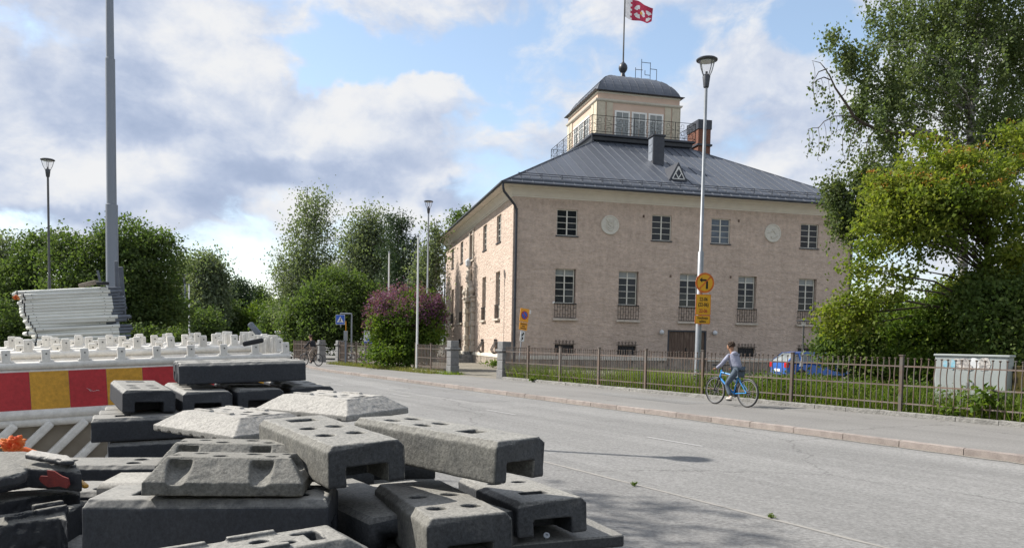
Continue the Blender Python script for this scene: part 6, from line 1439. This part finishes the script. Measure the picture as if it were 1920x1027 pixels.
# front barrier: its top rail passes through pixel (48, 690) at distance 5.45
pf = at(10, 656, 5.77) - bdir * (.11 + TS) - bz * 1.015
set_basis(b0, pf)
bars = []
for i in range(1, 9):
    lab = ['second row white barrier directly behind the banded one', 'third row white barrier with tabs showing above the second', 'fourth row white barrier with faded pink band', 'fifth row white barrier, slightly turned', 'sixth row white barrier in the middle of the rows', 'seventh row white barrier in the rows', 'eighth row white barrier next to last in the rows', 'rearmost white barrier row before the tube stack'][i - 1]
    c = copy_tree(b0, None, lab)
    dz = (.075, .03, .085, .05, .10, .06, .095, .07)[i - 1]; dx = (-.13, .06, -.22, .10, -.05, .16, -.3, .02)[i - 1]
    set_basis(c, pf + bn * (.26 * i) + bdir * dx + Vector((0, 0, dz)), (Matrix.Rotation(R((0, .4, -.5, .9, -.3, .5, -.8, .2)[i - 1]), 3, 'Z') @ bdir))
    if i in (1, 3, 5):
        for k in range(0, NT - 1, 2):
            q = MB(); q.bx(.11 + TS * k + .03, .11 + TS * (k + 1) - .03, -.024, -.0205, .66, .84); q.build('faded_band', M['pinkstrip'], c)
    bars.append(c)
# reflective squares of the front barrier
x0 = .11 + TS * .55 - .258 * 2
for k in range(12):
    xa, xb = max(.01, x0 + .258 * k), min(BL - .01, x0 + .258 * (k + 1))
    if xb - xa > .03: q = MB(); q.bx(xa + .001, xb - .001, -.0265, -.0205, .525, .845); q.build('reflective_panel', M['red' if k % 2 == 0 else 'amber'], b0)
q = MB(); 
for (xa, za, xb, zb_) in ((.885, .70, .93, .675), (.93, .675, .965, .682), (.90, .69, .915, .672), (.95, .684, .972, .676)): q.bar((xa, -.0272, za), (xb, -.0272, zb_), .0015, .006, up=(0, 1, 0))
tag(q.build('scratch', M['signwhite'], b0), kind='stuff')
# timber bearers under the barriers
for k in range(5):
    q = MB(); c = pf + bdir * (.2 + .55 * k); q.bx(-.06, .06, -.1, 2.5, -.1, c.z - .002); o = q.build('bearer', M['wood'], None, loc=(c.x, c.y, 0)); o.rotation_euler.z = math.atan2(bn.y, bn.x) - PI / 2
    tag(o, ('first', 'second', 'third', 'fourth', 'fifth')[k] + ' timber bearer from the left under the white barriers', 'timber', 'timber bearers under the barriers')
# loose pieces on the right end of the rows
def slabby(name, label, cat, a, b, w, h, m, group=None):
    mb = MB(); mb.bar(a, b, w, h); return tag(mb.build(name, M[m], bevel=.012), label, cat, group)
slabby('rubber_tube', 'black rubber piece lying across the barrier tabs on the right', 'rubber piece', at(455, 645, 6.1), at(494, 637, 6.15), .05, .04, 'soot')
slabby('rubber_tube', 'dark rubber beam leaning up from the barrier rows against the far trees', 'rubber piece', at(468, 606, 7.4), at(491, 632, 7.4), .06, .05, 'footgrey')
for k, (u, v, uu, vv, lab) in enumerate(((482, 660, 486, 628, 'white barrier end standing upright at the right end of the rows'), (497, 662, 500, 630, 'second white barrier end standing at the right end of the rows'), (509, 662, 512, 628, 'thin white barrier end at the far right of the rows'), (425, 650, 426, 621, 'white barrier end sticking up above the middle rows'), (458, 650, 459, 622, 'white barrier end sticking up left of the dark beam'))):
    mb = MB(); a, b = at(u, v, 6.9), at(uu, vv, 6.9); a.z -= .45; mb.bar(a, b, .075, .05); mb.tube([b + Vector((0, -.03, -.02)), b + Vector((0, -.03, -.16))], .014, 6); tag(mb.build('barrier_end', M['plastic'], bevel=.014), lab, 'barrier part', 'barrier ends sticking out of the rows')

# ------------------------------------------------------------------ stack of white tube barriers lying flat
def flat_barrier(label, Lb):
    t = empty('tube_barrier', label, 'barrier', (0, 0, 0), 0, 'white tube barriers stacked flat')
    mb = MB(); mb.tube([(0, 0, 0), (.03, 0, 0), (Lb, 0, 0)], [.018, .026, .026], 12); mb.build('front_tube', M['stackpl'], t, smooth=50)
    mb = MB(); mb.tube([(-.10, 1.0, 0), (Lb - .05, 1.0, 0)], .026, 10); mb.tube([(.04, 0, 0), (-.06, .3, 0), (-.10, 1.0, 0)], .026, 10); mb.tube([(Lb - .03, 0, 0), (Lb - .08, 1.0, 0)], .024, 10); mb.build('rear_frame', M['stackpl'], t, smooth=50)
    for k in range(9): mb = MB(); x = .12 + (Lb - .3) * k / 8; mb.bx(x - .02, x + .02, .03, .98, -.012, .012); mb.build('slat', M['stackpl'], t)
    mb = MB(); mb.tube([(Lb, 0, 0), (Lb + .16, .0, .0)], [.022, .019], 10); ft = mb.build('foot', M['footgrey'], t, smooth=50); mb = MB(); mb.tube([(Lb - .05, .6, 0), (Lb + .15, .62, .002)], .022, 8); mb.build('foot', M['footgrey'], t, smooth=50)
    mb = MB(); mb.lathe([(.0265, 0), (.030, .004), (.030, .012), (.0265, .016)], 12, (.02, 0, 0), 'x'); mb.build('collar', M['soot'], t)
    mb = MB(); mb.lathe([(0, -.0262), (.006, -.0268), (.006, -.025)], 8, (.13, 0, 0), 'y'); mb.lathe([(0, -.0262), (.006, -.0268), (.006, -.025)], 8, (Lb - .1, 0, 0), 'y'); mb.build('rivet', M['soot'], t)
    return t
Ys = 10.4; pbot, ptop = at(50, 636, Ys), at(28, 549, Ys)
NB = 15; sdx = (at(205, 540, Ys + .5) - at(28, 549, Ys)); Lb = sdx.length
ords = ['topmost', 'second', 'third', 'fourth', 'fifth', 'sixth', 'seventh', 'eighth', 'ninth', 'tenth', 'eleventh', 'twelfth', 'thirteenth', 'fourteenth', 'lowest visible']
prev = None
ush = [28, 40, 43, 38, 42, 42, 42, 44, 50, 49, 54, 58, 62, 48, 66]; urt = [203, 207, 203, 210, 211, 212, 213, 211, 209, 221, 216, 199, 225, 223, 224]
for i in range(34):
    f = i / 14.0
    if i < NB: a = at(ush[i], 549 + (632 - 549) * f - (ush[i] - 28) * .05, Ys); b = at(urt[i], 540.5 + (622 - 540) * f, Ys + .45)
    else: a = a - Vector((random.uniform(-.03, .03), 0, .055)); b = b - Vector((0, 0, .055))
    if a.z < -.04: break
    lab = (ords[i] + ' white tube barrier from the top of the flat stack') if i < NB else 'white tube barrier hidden low in the flat stack behind the rows'
    o = flat_barrier(lab, Lb) if i == 0 else copy_tree(prev, None, lab)
    if i == 0: prev = o
    d = b - a; q = d.normalized(); y_ = Vector((-q.y, q.x, 0)).normalized(); z_ = q.cross(y_)
    o.matrix_basis = Matrix.Translation(a) @ Matrix((q, y_, z_)).transposed().to_4x4() @ Matrix.Diagonal((d.length / Lb, 1, 1, 1))
q = MB(); a = at(215, 640, Ys + .7); a.z = -.1
for dx, w in ((0, .10), (.16, .12)): pass
slabby('rubber_plate', 'thin dark plate standing upright at the right end of the tube stack', 'rubber piece', at(221, 588, 10.9), at(218, 489, 10.9), .05, .03, 'footgrey')
slabby('rubber_plate', 'second dark plate leaning behind the grey feet of the tube stack', 'rubber piece', at(232, 590, 11.1), at(226, 500, 11.1), .07, .03, 'footgrey')
slabby('plank', 'old grey wooden plank lying on top of the tube stack', 'plank', at(150, 536, 10.9), at(183, 528, 10.9), .1, .05, 'wood')
slabby('rubber_plate', 'black rubber foot lying on top of the tube stack', 'rubber piece', at(183, 531, 10.8), at(202, 531, 10.8), .1, .045, 'soot')
slabby('rubber_plate', 'small grey plate standing on top of the tube stack', 'rubber piece', at(188, 529, 10.8), at(183, 507, 10.8), .05, .02, 'footgrey')
q = MB(); 
for k in range(5): q.ball(at(26 + 2.2 * k, 557 + 3 * math.sin(k * 2), 10.3), (.022, .02, .016), 7, 5)
tag(q.build('warning_tape', M['orange_cloth'], smooth=80), 'scrap of orange tape caught in the ends of the tube stack', 'tape')

# ------------------------------------------------------------------ fence foot blocks of recycled plastic
FLn, FW, FH = .70, .26, .12
def boolean(o, cutters):
    for c in cutters:
        m = o.modifiers.new('cut', 'BOOLEAN'); m.operation = 'DIFFERENCE'; m.object = c; m.solver = 'EXACT'
    return o
def finish(o, voxel=.0045, amp=(.0022, .00035), chip=.004, seed=0):
    """weather a block: voxel remesh, then dents, pits and chipped edges"""
    if voxel:
        m = o.modifiers.new('rm', 'REMESH'); m.mode = 'VOXEL'; m.voxel_size = voxel
    dg = bpy.context.evaluated_depsgraph_get(); me = bpy.data.meshes.new_from_object(o.evaluated_get(dg))
    n = len(me.vertices); co = np.empty(n * 3, np.float32); me.vertices.foreach_get('co', co); co = co.reshape(-1, 3)
    no = np.empty(n * 3, np.float32); me.vertex_normals.foreach_get('vector', no) ; no = no.reshape(-1, 3)
    # edge-ness from normals: vertices whose normal is not axis aligned
    edge = 1 - np.max(np.abs(no), axis=1); 
    out = co.copy()
    for i in range(n):
        p = Vector(co[i]) + Vector((seed * 3.1, 0, 0)); d = noise.noise(p * 22) * amp[0] * .5 + noise.noise(p * 150) * amp[1]
        if edge[i] > .04: c = noise.noise(p * 30 + Vector((9, 9, 9))); d -= max(0, c) * chip * min(1, edge[i] * 5)
        out[i] += no[i] * d
    me.vertices.foreach_set('co', out.reshape(-1)); me.polygons.foreach_set('use_smooth', [True] * len(me.polygons)); me.update()
    return me
def raw(mb, bevel=0, seg=2):
    me = bpy.data.meshes.new('raw'); me.from_pydata(mb.v, [], mb.f); fix(me, bevel, seg); o = bpy.data.objects.new('raw', me); COL.objects.link(o); return o
def drop(lst):
    for o in lst: bpy.data.objects.remove(o)
def foot_mesh(seed, holes=((-.19, .05), (-.19, -.05), (-.04, .05), (-.04, -.05)), slot=(.25,), cut=True, two=False, line=None, L_=FLn, W_=FW, H_=FH, ch=.018, side=False, mtl='block', voxel=.0045):
    mb = MB(); x, y = L_ / 2, W_ / 2
    prof = [(-y, 0), (y, 0), (y, H_ - ch), (y - ch, H_), (-y + ch, H_), (-y, H_ - ch)]
    bm = bmesh.new(); v0 = [bm.verts.new((-x, a, b)) for a, b in prof]; v1 = [bm.verts.new((x, a, b)) for a, b in prof]
    # chamfered ends on top
    bm.faces.new(v0[::-1]); bm.faces.new(v1)
    for i in range(6): bm.faces.new((v0[i], v0[(i + 1) % 6], v1[(i + 1) % 6], v1[i]))
    for v in (*v0, *v1):
        if v.co.z > H_ - .001: v.co.x *= (1 - 2 * .010 / L_)
    me = bpy.data.meshes.new('raw'); bmesh.ops.recalc_face_normals(bm, faces=bm.faces); bm.to_mesh(me); bm.free(); o = bpy.data.objects.new('raw', me); COL.objects.link(o)
    cs = []
    if holes:
        for (hx, hy) in holes:
            q = MB(); q.lathe([(.030, H_ - .055), (.030, H_ + .02)], 24, (hx, hy, 0)); cs.append(raw(q))
    if slot:
        for sx in slot: q = MB(); q.bx(sx - .035, sx + .035, -.05, .05, H_ - .06, H_ + .02); cs.append(raw(q))
        if line is not None: q = MB(); q.bx(line - .004, line + .004, -.07, .07, H_ - .014, H_ + .02); cs.append(raw(q))
    if cut:
        q = MB(); q.bx(-x - .02, -x + .16, -W_ * .27, W_ * .27, -.02, H_ * .46); cs.append(raw(q)); q = MB(); q.bx(x - .16, x + .02, -W_ * .27, W_ * .27, -.02, H_ * .46); cs.append(raw(q))
    boolean(o, cs); me2 = finish(o, voxel, seed=seed); drop(cs + [o]); me2.materials.clear(); me2.materials.append(M['block'] if two else M[mtl])
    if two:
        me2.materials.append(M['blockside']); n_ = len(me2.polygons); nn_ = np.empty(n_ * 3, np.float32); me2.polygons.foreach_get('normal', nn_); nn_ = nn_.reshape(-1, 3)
        me2.polygons.foreach_set('material_index', (np.abs(nn_[:, 1]) > .55).astype(np.int32))  # sunlight painted in: long sides take the lighter plastic, ends stay dark
    return me2
def slab_mesh(seed, L_=.62, W_=.42, H_=.115, rim=.035, tl=.10, tw=.075, recess=True, bars=True, broken=0, mtl='block', voxel=.0045):
    """trapezoid fence foot: low rim, sloping sides, arched finger recesses, slots and raised bars on top"""
    x, y = L_ / 2, W_ / 2; bm = bmesh.new()
    lv = [(x, y, 0), (x + .0, y + .0, rim), (x - tl, y - tw, H_)]
    rr_ = []
    for a, b, z in lv: rr_.append([bm.verts.new((sx * a, sy * b, z)) for sx, sy in ((-1, -1), (1, -1), (1, 1), (-1, 1))])
    bm.faces.new(rr_[0][::-1]); bm.faces.new(rr_[2])
    for k in range(2):
        for j in range(4): bm.faces.new((rr_[k][j], rr_[k][(j + 1) % 4], rr_[k + 1][(j + 1) % 4], rr_[k + 1][j]))
    bmesh.ops.recalc_face_normals(bm, faces=bm.faces); me = bpy.data.meshes.new('raw'); bm.to_mesh(me); bm.free(); o = bpy.data.objects.new('raw', me); COL.objects.link(o); cs = []
    if recess:
        for sy in (-1, 1):
            for sx in (-.30, .22):
                q = MB(); q.tube([(sx * L_, sy * (y + .012), H_ * .56), (sx * L_, sy * (y - tw + .006), H_ * .92)], [.036, .034], 18); q.bx(sx * L_ - .042, sx * L_ + .042, sy * (y - tw + .016), sy * (y + .05), H_ * .34, H_ * .50) if False else None; cs.append(raw(q))
    for hx, hy, r_ in ((-.10, .03, .02), (-.03, -.035, .024), (.06, .03, .024), (.12, -.03, .02), (.16, .045, .018), (-.17, -.02, .02)):
        q = MB(); q.lathe([(r_, H_ - .04), (r_, H_ + .02)], 16, (hx, hy, 0)); cs.append(raw(q))
    for sx in (-.20, .19): q = MB(); q.bx(sx - .018, sx + .018, -.06, .06, H_ - .05, H_ + .02); cs.append(raw(q))
    for k in range(7 if bars else 0): q = MB(); q.bx(-x + .05 + k * (L_ - .1) / 6 - .012, -x + .05 + k * (L_ - .1) / 6 + .012, -y - .02, -y + .03, -.01, .010); cs.append(raw(q))
    if broken:
        q = MB(); q.prism([(x * .62, -y - .1), (x * .72, -y * .4), (x * .58, -y * .1), (x * .70, y * .3), (x * .60, y * .6), (x * .66, y + .1), (x + .2, y + .1), (x + .2, -y - .1)], -.1, .3); cs.append(raw(q))
    boolean(o, cs)
    if bars:
        bx_ = MB()
        for sx, sy in ((-.12, .075), (-.12, -.075), (.05, .085), (.05, -.085)): bx_.bx(sx - .06, sx + .06, sy - .011, sy + .011, H_ - .01, H_ + .012)
        bo = raw(bx_); m = o.modifiers.new('add', 'BOOLEAN'); m.operation = 'UNION'; m.object = bo; m.solver = 'EXACT'; cs.append(bo)
    me2 = finish(o, voxel, (.0009, .0004), .004, seed=seed + 50); drop(cs + [o]); me2.materials.clear(); me2.materials.append(M[mtl]); return me2
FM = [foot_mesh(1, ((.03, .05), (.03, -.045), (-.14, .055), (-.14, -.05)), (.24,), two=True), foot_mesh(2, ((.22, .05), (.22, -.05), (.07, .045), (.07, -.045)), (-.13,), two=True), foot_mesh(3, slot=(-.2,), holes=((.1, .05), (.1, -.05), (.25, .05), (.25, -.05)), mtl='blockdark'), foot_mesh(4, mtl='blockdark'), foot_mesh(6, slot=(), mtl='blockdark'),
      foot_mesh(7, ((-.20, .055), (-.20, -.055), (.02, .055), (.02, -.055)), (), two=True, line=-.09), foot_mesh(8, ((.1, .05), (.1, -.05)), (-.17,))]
LOWM = foot_mesh(8, (), (), True, voxel=0)
BG = 'grey recycled plastic fence feet in the pile'
def foot(me, label, p, rx=0, ry=0, rz=0, name='fence_foot', group=BG, sc=(1, 1, 1)):
    o = link(name, me); o.matrix_basis = Matrix.Translation(p) @ Euler((rx, ry, rz)).to_matrix().to_4x4() @ Matrix.Diagonal((*sc, 1)); return tag(o, label, 'fence foot', group)
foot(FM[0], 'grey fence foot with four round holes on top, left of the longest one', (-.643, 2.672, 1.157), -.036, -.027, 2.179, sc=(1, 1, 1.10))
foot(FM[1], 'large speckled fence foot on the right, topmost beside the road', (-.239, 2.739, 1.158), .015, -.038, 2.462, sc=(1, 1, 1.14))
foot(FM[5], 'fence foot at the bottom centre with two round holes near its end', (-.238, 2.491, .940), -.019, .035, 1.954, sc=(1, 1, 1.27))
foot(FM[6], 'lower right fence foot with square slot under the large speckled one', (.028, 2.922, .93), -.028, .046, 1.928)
foot(FM[2], 'dark long fence foot lying crosswise on top of the rear stack', (-1.601, 4.557, 1.338), -.006, -.031, .45)
foot(FM[4], 'second crosswise fence foot just behind the top long one', (-1.74, 4.83, 1.338), 0, -.03, .45)
foot(FM[3], 'end on fence foot at the left of the rear stack, pale top with holes', (-2.119, 4.386, 1.198), .019, -.024, 2.165 - .03)
foot(FM[2], 'end on fence foot with reddish stained front in the rear stack', (-1.86, 4.53, 1.185), 0, -.02, 2.13)
foot(FM[4], 'end on fence foot right of the reddish one in the rear stack', (-1.62, 4.70, 1.192), 0, -.02, 2.12)
foot(FM[3], 'rightmost end on fence foot of the rear stack', (-1.38, 4.93, 1.20), 0, -.02, 2.11)
K0_ = at(177, 942, 2.2)
foot(FM[2], 'big dark fence foot in the left foreground with end notch', (K0_.x + .30, K0_.y + .155, K0_.z - FH), 0, 0, R(6), sc=(1.0, 1, 1.35)).location.z = K0_.z + .008 - FH * 1.35
# rear stack, lower courses with long side to us
zz = 1.06
for k, (dx, dy, lab) in enumerate(((0, 0, 'long dark fence foot below the rear stack, nearest of three'), (-.10, .25, 'middle long fence foot below the rear stack'), (-.2, .5, 'rear long fence foot below the rear stack'))):
    foot(FM[(k + 2) % 5], lab, (-1.93 + dx + .06, 4.14 + dy, zz), 0, -.02, R(27))
for k, (x, y, z, lab) in enumerate(((-1.80, 4.17, .935, 'shaded fence foot one course below the rear stack front'), (-1.95, 4.45, .935, 'shaded fence foot one course below the rear stack middle'), (-1.42, 4.75, 1.06, 'shaded fence foot under the right end of the rear stack'))): foot(FM[3], lab, (x, y, z), 0, -.02, R(27))
# trapezoid feet
SM = [slab_mesh(1, .45, .30, .105, rim=.038, tl=.045, tw=.075, bars=False, mtl='blockside'), slab_mesh(2, mtl='blockpale', recess=False, bars=True, tl=.09, tw=.09), slab_mesh(3, bars=True), slab_mesh(4, broken=1)]
J0 = at(444, 939, 2.28)
foot(SM[0], 'pale grey sloped fence foot with two arched finger recesses in front', (J0.x - .045, J0.y + .095, 1.13), -.04, .02, R(9), 'sloped_foot')
foot(SM[0], 'sloped fence foot directly behind the recessed one, pink stained at its end', (J0.x - .15, J0.y + .395, 1.132), -.02, .02, R(11), 'sloped_foot')
def slab_at(me, label, u, v, z, rz, off, rx=0, ry=0, sc=(1, 1, 1)):
    r_ = at(u, v, 1.0) - Vector((0, 0, EYE)); k = (z - EYE) / r_.z; p = Vector((0, 0, EYE)) + r_ * k
    q = Matrix.Rotation(rz, 3, 'Z') @ Vector(off); return foot(me, label, p + q, rx, ry, rz, 'sloped_foot', BG, sc)
slab_at(SM[1], 'sun bleached sloped foot in the middle with its corner pointing left', 287, 804, 1.185, R(-37), (.31, .21, 0), .03, .0, (1, 1, .76))
slab_at(SM[1], 'farther sun bleached sloped foot against the road', 480, 772, 1.235, R(-33), (.31, .21, 0), .03, .0, (1, 1, .8))
def at_z(u, v, z):
    r_ = at(u, v, 1.0) - Vector((0, 0, EYE)); return Vector((0, 0, EYE)) + r_ * ((z - EYE) / r_.z)
def poly_slab(label, pts, thick, m='blockside', bars=(), ridge=0.0, seed=0, inset=.0):
    # plate given by the outline of its top; pts: (u, v, z) seen corners, the rest follows from thickness
    P3 = [at_z(u, v, z) for u, v, z in pts]; c = sum(P3, Vector()) / len(P3); n = len(P3)
    q = MB(); q.add([p - c for p in P3] + [p - c + (p - c) * inset - Vector((0, 0, thick)) for p in P3], [tuple(range(n)), tuple(range(n, 2 * n))[::-1]] + [(i, (i + 1) % n, n + (i + 1) % n, n + i) for i in range(n)])
    bs = []
    for (u0, v0, u1, v1, z, w, h) in bars: a_, b_ = at_z(u0, v0, z) - c, at_z(u1, v1, z) - c; qq = MB(); qq.bar(a_, b_, w, h); bs.append(raw(qq, .004))
    o = raw(q, .005, 1)
    for b_ in bs: m_ = o.modifiers.new('u', 'BOOLEAN'); m_.operation = 'UNION'; m_.object = b_; m_.solver = 'EXACT'
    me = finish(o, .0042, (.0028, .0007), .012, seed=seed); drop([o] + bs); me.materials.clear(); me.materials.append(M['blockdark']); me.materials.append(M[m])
    k_ = len(me.polygons); nn_ = np.empty(k_ * 3, np.float32); me.polygons.foreach_get('normal', nn_); me.polygons.foreach_set('material_index', (nn_.reshape(-1, 3)[:, 2] > .6).astype(np.int32))  # weathered tops also painted as sunlit, sides take the shade-darkened plastic
    o = foot(me, label, c, name='broken_foot'); return o
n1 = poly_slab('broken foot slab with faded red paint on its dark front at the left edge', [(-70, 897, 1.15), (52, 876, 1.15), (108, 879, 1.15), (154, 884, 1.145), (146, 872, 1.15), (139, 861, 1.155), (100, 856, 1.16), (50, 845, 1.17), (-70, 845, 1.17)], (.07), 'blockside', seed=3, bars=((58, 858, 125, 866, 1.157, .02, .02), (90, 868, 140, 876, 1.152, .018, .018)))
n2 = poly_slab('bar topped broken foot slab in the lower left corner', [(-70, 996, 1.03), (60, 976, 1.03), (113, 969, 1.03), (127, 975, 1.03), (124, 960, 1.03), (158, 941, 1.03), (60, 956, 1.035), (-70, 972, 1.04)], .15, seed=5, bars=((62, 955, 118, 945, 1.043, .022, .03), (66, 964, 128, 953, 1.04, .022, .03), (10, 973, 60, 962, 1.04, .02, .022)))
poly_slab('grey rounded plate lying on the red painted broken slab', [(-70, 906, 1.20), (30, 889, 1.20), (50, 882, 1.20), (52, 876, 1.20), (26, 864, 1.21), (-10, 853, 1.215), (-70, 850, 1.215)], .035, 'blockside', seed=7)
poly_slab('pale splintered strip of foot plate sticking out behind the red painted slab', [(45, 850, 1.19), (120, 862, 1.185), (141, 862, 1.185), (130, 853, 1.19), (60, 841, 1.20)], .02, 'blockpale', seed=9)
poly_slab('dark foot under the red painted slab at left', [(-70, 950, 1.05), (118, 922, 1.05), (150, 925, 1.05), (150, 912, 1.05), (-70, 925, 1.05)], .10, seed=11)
# paint patch on the slab front
fa_, fb_ = at_z(76, 878, 1.15), at_z(132, 883, 1.148); q = MB(); dv = (fb_ - fa_); nn = Vector((dv.y, -dv.x, 0)).normalized(); vs = []
for k in range(16): t_ = 2 * PI * k / 16; r_ = .95 + .75 * noise.noise((k * .9, 3, 0)); vs.append(fa_ + dv * (.5 + .5 * r_ * math.cos(t_)) + Vector((0, 0, -.033 + .027 * r_ * math.sin(t_))) + nn * .0065)
q.add([v - n1.location for v in vs] + [v - n1.location - nn * .006 for v in vs], [tuple(range(16)), tuple(range(16, 32))] + [(k, (k + 1) % 16, 16 + (k + 1) % 16, 16 + k) for k in range(16)]); q.build('red_paint', M['redpaint'], n1)
QM = slab_mesh(9, .72, .30, .12, rim=.04, tl=.11, tw=.05, recess=False, bars=True)
qc = at_z(425, 1003, 1.085); foot(QM, 'dark sloped foot with raised bars at the bottom edge of the picture', (qc.x + .075, qc.y - .115, .965), -.05, -.06, R(29), 'sloped_foot')
foot(FM[4], 'pale chipped fence foot between barrier and big dark foot', at(225, 905, 2.9) - Vector((0, 0, .13)), 0, 0, R(8))
foot(FM[2], 'dark frame shaped foot behind the chipped pale one', at(215, 872, 3.4) - Vector((0, 0, .1)), 0, 0, R(8))
# broad slab at the lower right corner
hp = at(1170, 1012, 2.75); q = MB(); q.bx(-.62, 0, 0, .62, -.045, 0); o = raw(q, .006, 2); me = finish(o, .006, seed=77); drop([o]); me.materials.append(M['block']); o = foot(me, 'broad flat rubber slab at the lower right under the pile', (hp.x, hp.y - .02, .918), 0, 0, R(22), 'base_slab')
# loose nail, timber marker, orange cloth
q = MB(); a = at(1022, 1008, 2.62); q.lathe([(0, 0), (.0035, 0), (.0035, .03), (.011, .031), (.011, .034), (.005, .0345), (.005, .030)], 14, (0, 0, 0)); o = q.build('bolt', M['galv'], smooth=40); o.location = (a.x, a.y, .925); o.rotation_euler = (.9, .2, 0); tag(o, 'small steel bolt with washer on the slab at lower right', 'bolt')
oc = at(26, 838, 3.1); t = empty('orange_cloth', 'crumpled orange and yellow mesh cloth lying on the broken feet at left', 'cloth', oc)
bm = bmesh.new(); bmesh.ops.create_icosphere(bm, subdivisions=5, radius=1)
for v in bm.verts:
    p = v.co.copy(); d = 1 + .55 * noise.noise(p * 1.7) + .35 * (abs(noise.noise(p * 3.6)) - .2) + .16 * noise.noise(p * 8); v.co = Vector((p.x * .038 * d, p.y * .036 * d, (p.z + .25) * .034 * d))
    if v.co.z < -.022: v.co.z = -.022
me = bpy.data.meshes.new('cloth'); bm.to_mesh(me); bm.free(); me.materials.append(M['orange_cloth']); me.polygons.foreach_set('use_smooth', [True] * len(me.polygons)); link('crumple', me, t)
q = MB(); q.tube([at(x_, y_, 3.05) - oc for x_, y_ in ((45, 842), (75, 850), (100, 858), (115, 865), (130, 871))], [.012, .008, .006, .006, .004], 6); q.build('cord', M['orange_cloth'], t, smooth=60)
slabby('marker_stick', 'yellow and red painted stick wedged beside the big dark foot', 'stick', at(147, 901, 2.7), at(162, 912, 2.65), .022, .016, 'amber')
# red paint marks are thin films of paint on the broken foot and stains on two others
# lower courses carrying the pile
sup = [(-.55, 2.75, 7, 2.2), (-.3, 2.8, 7, 2.2), (-.85, 2.35, 7, .1), (-.85, 2.62, 7, .1), (-1.2, 2.95, 8, .2), (-.95, 3.3, 8, .2), (-.7, 3.5, 9, .2), (-1.75, 4.3, 7, .45), (-1.9, 4.6, 7, .45), (-1.35, 4.85, 7, .45), (-1.75, 2.85, 8, .2), (-1.5, 2.4, 7, .2), (.05, 3.0, 7, 1.95), (-.2, 2.4, 7, 1.95), (-.62, 2.15, 7, .3)]
for i, (x, y, n, rz) in enumerate(sup):
    zt = {0: 1.04, 1: 1.03, 2: .92, 3: .92, 4: 1.06, 5: 1.06, 6: 1.10, 7: .93, 8: .93, 9: .93, 10: 1.0, 11: .93, 12: .86, 13: .99, 14: .95}[i]
    k = 0; z = zt - FH
    while z > -.2:
        o = link('fence_foot', LOWM); o.location = (x + random.uniform(-.02, .02), y + random.uniform(-.02, .02), max(z, -.1)); o.rotation_euler = (0, 0, rz + random.uniform(-.05, .05)); tag(o, 'weathered grey fence foot low in the shaded courses under the pile', 'fence foot', 'hidden fence feet under the pile'); z -= FH + .001; k += 1
# dark shed and pale house far down the street
def shed(u0, u1, vt, Y, m, label, name='house', roofm='darkmetal', d=8):
    a, b = at(u0, 640, Y), at(u1, 640, Y); w = (b - a).length; h = at(u0, vt, Y).z; t = empty(name, label, 'building', (a.x, a.y, -.05), math.atan2(b.y - a.y, b.x - a.x))
    q = MB(); q.bx(0, w, 0, d, 0, h * .78); q.build('wall', M[m], t); q = MB(); q.extr([(-.3, h * .78), (w + .3, h * .78), (w / 2, h)], lambda a, b, c: (a, c, b), -.3, d + .3); q.build('roof', M[roofm], t)
    for k in range(3):
        q = MB(); x = w * (k + .5) / 3; q.bx(x - .5, x + .5, -.03, .01, h * .4, h * .62); f_ = q.build('window', M['winframe'], t); q = MB(); q.bx(x - .42, x + .42, -.045, -.032, h * .42, h * .6); q.build('pane', M['glass'], f_)
    return t
shed(540, 580, 600, 115, 'tarp', 'dark gabled shed at the far end of the street')
shed(528, 552, 575, 150, 'paleblock', 'pale grey house glimpsed between far trees')
for u, v0, v1, Y, m_, lab in ((566, 650, 618, 100, 'greypole', 'thin grey post at the far crossing left of the sign post'), (575, 650, 625, 96, 'wpole', 'thin white post at the far crossing'), (560, 652, 628, 90, 'signorange', 'orange roadwork marker post at the far crossing'), (502, 640, 600, 110, 'signorange', 'orange striped pole near the far end of the street')):
    p = at(u, v0, Y); p.z = -.1; q = MB(); q.tube([(0, 0, 0), (0, 0, at(u, v1, Y).z + .1)], .07, 8); tag(q.build('post', M[m_], loc=p), lab, 'post')
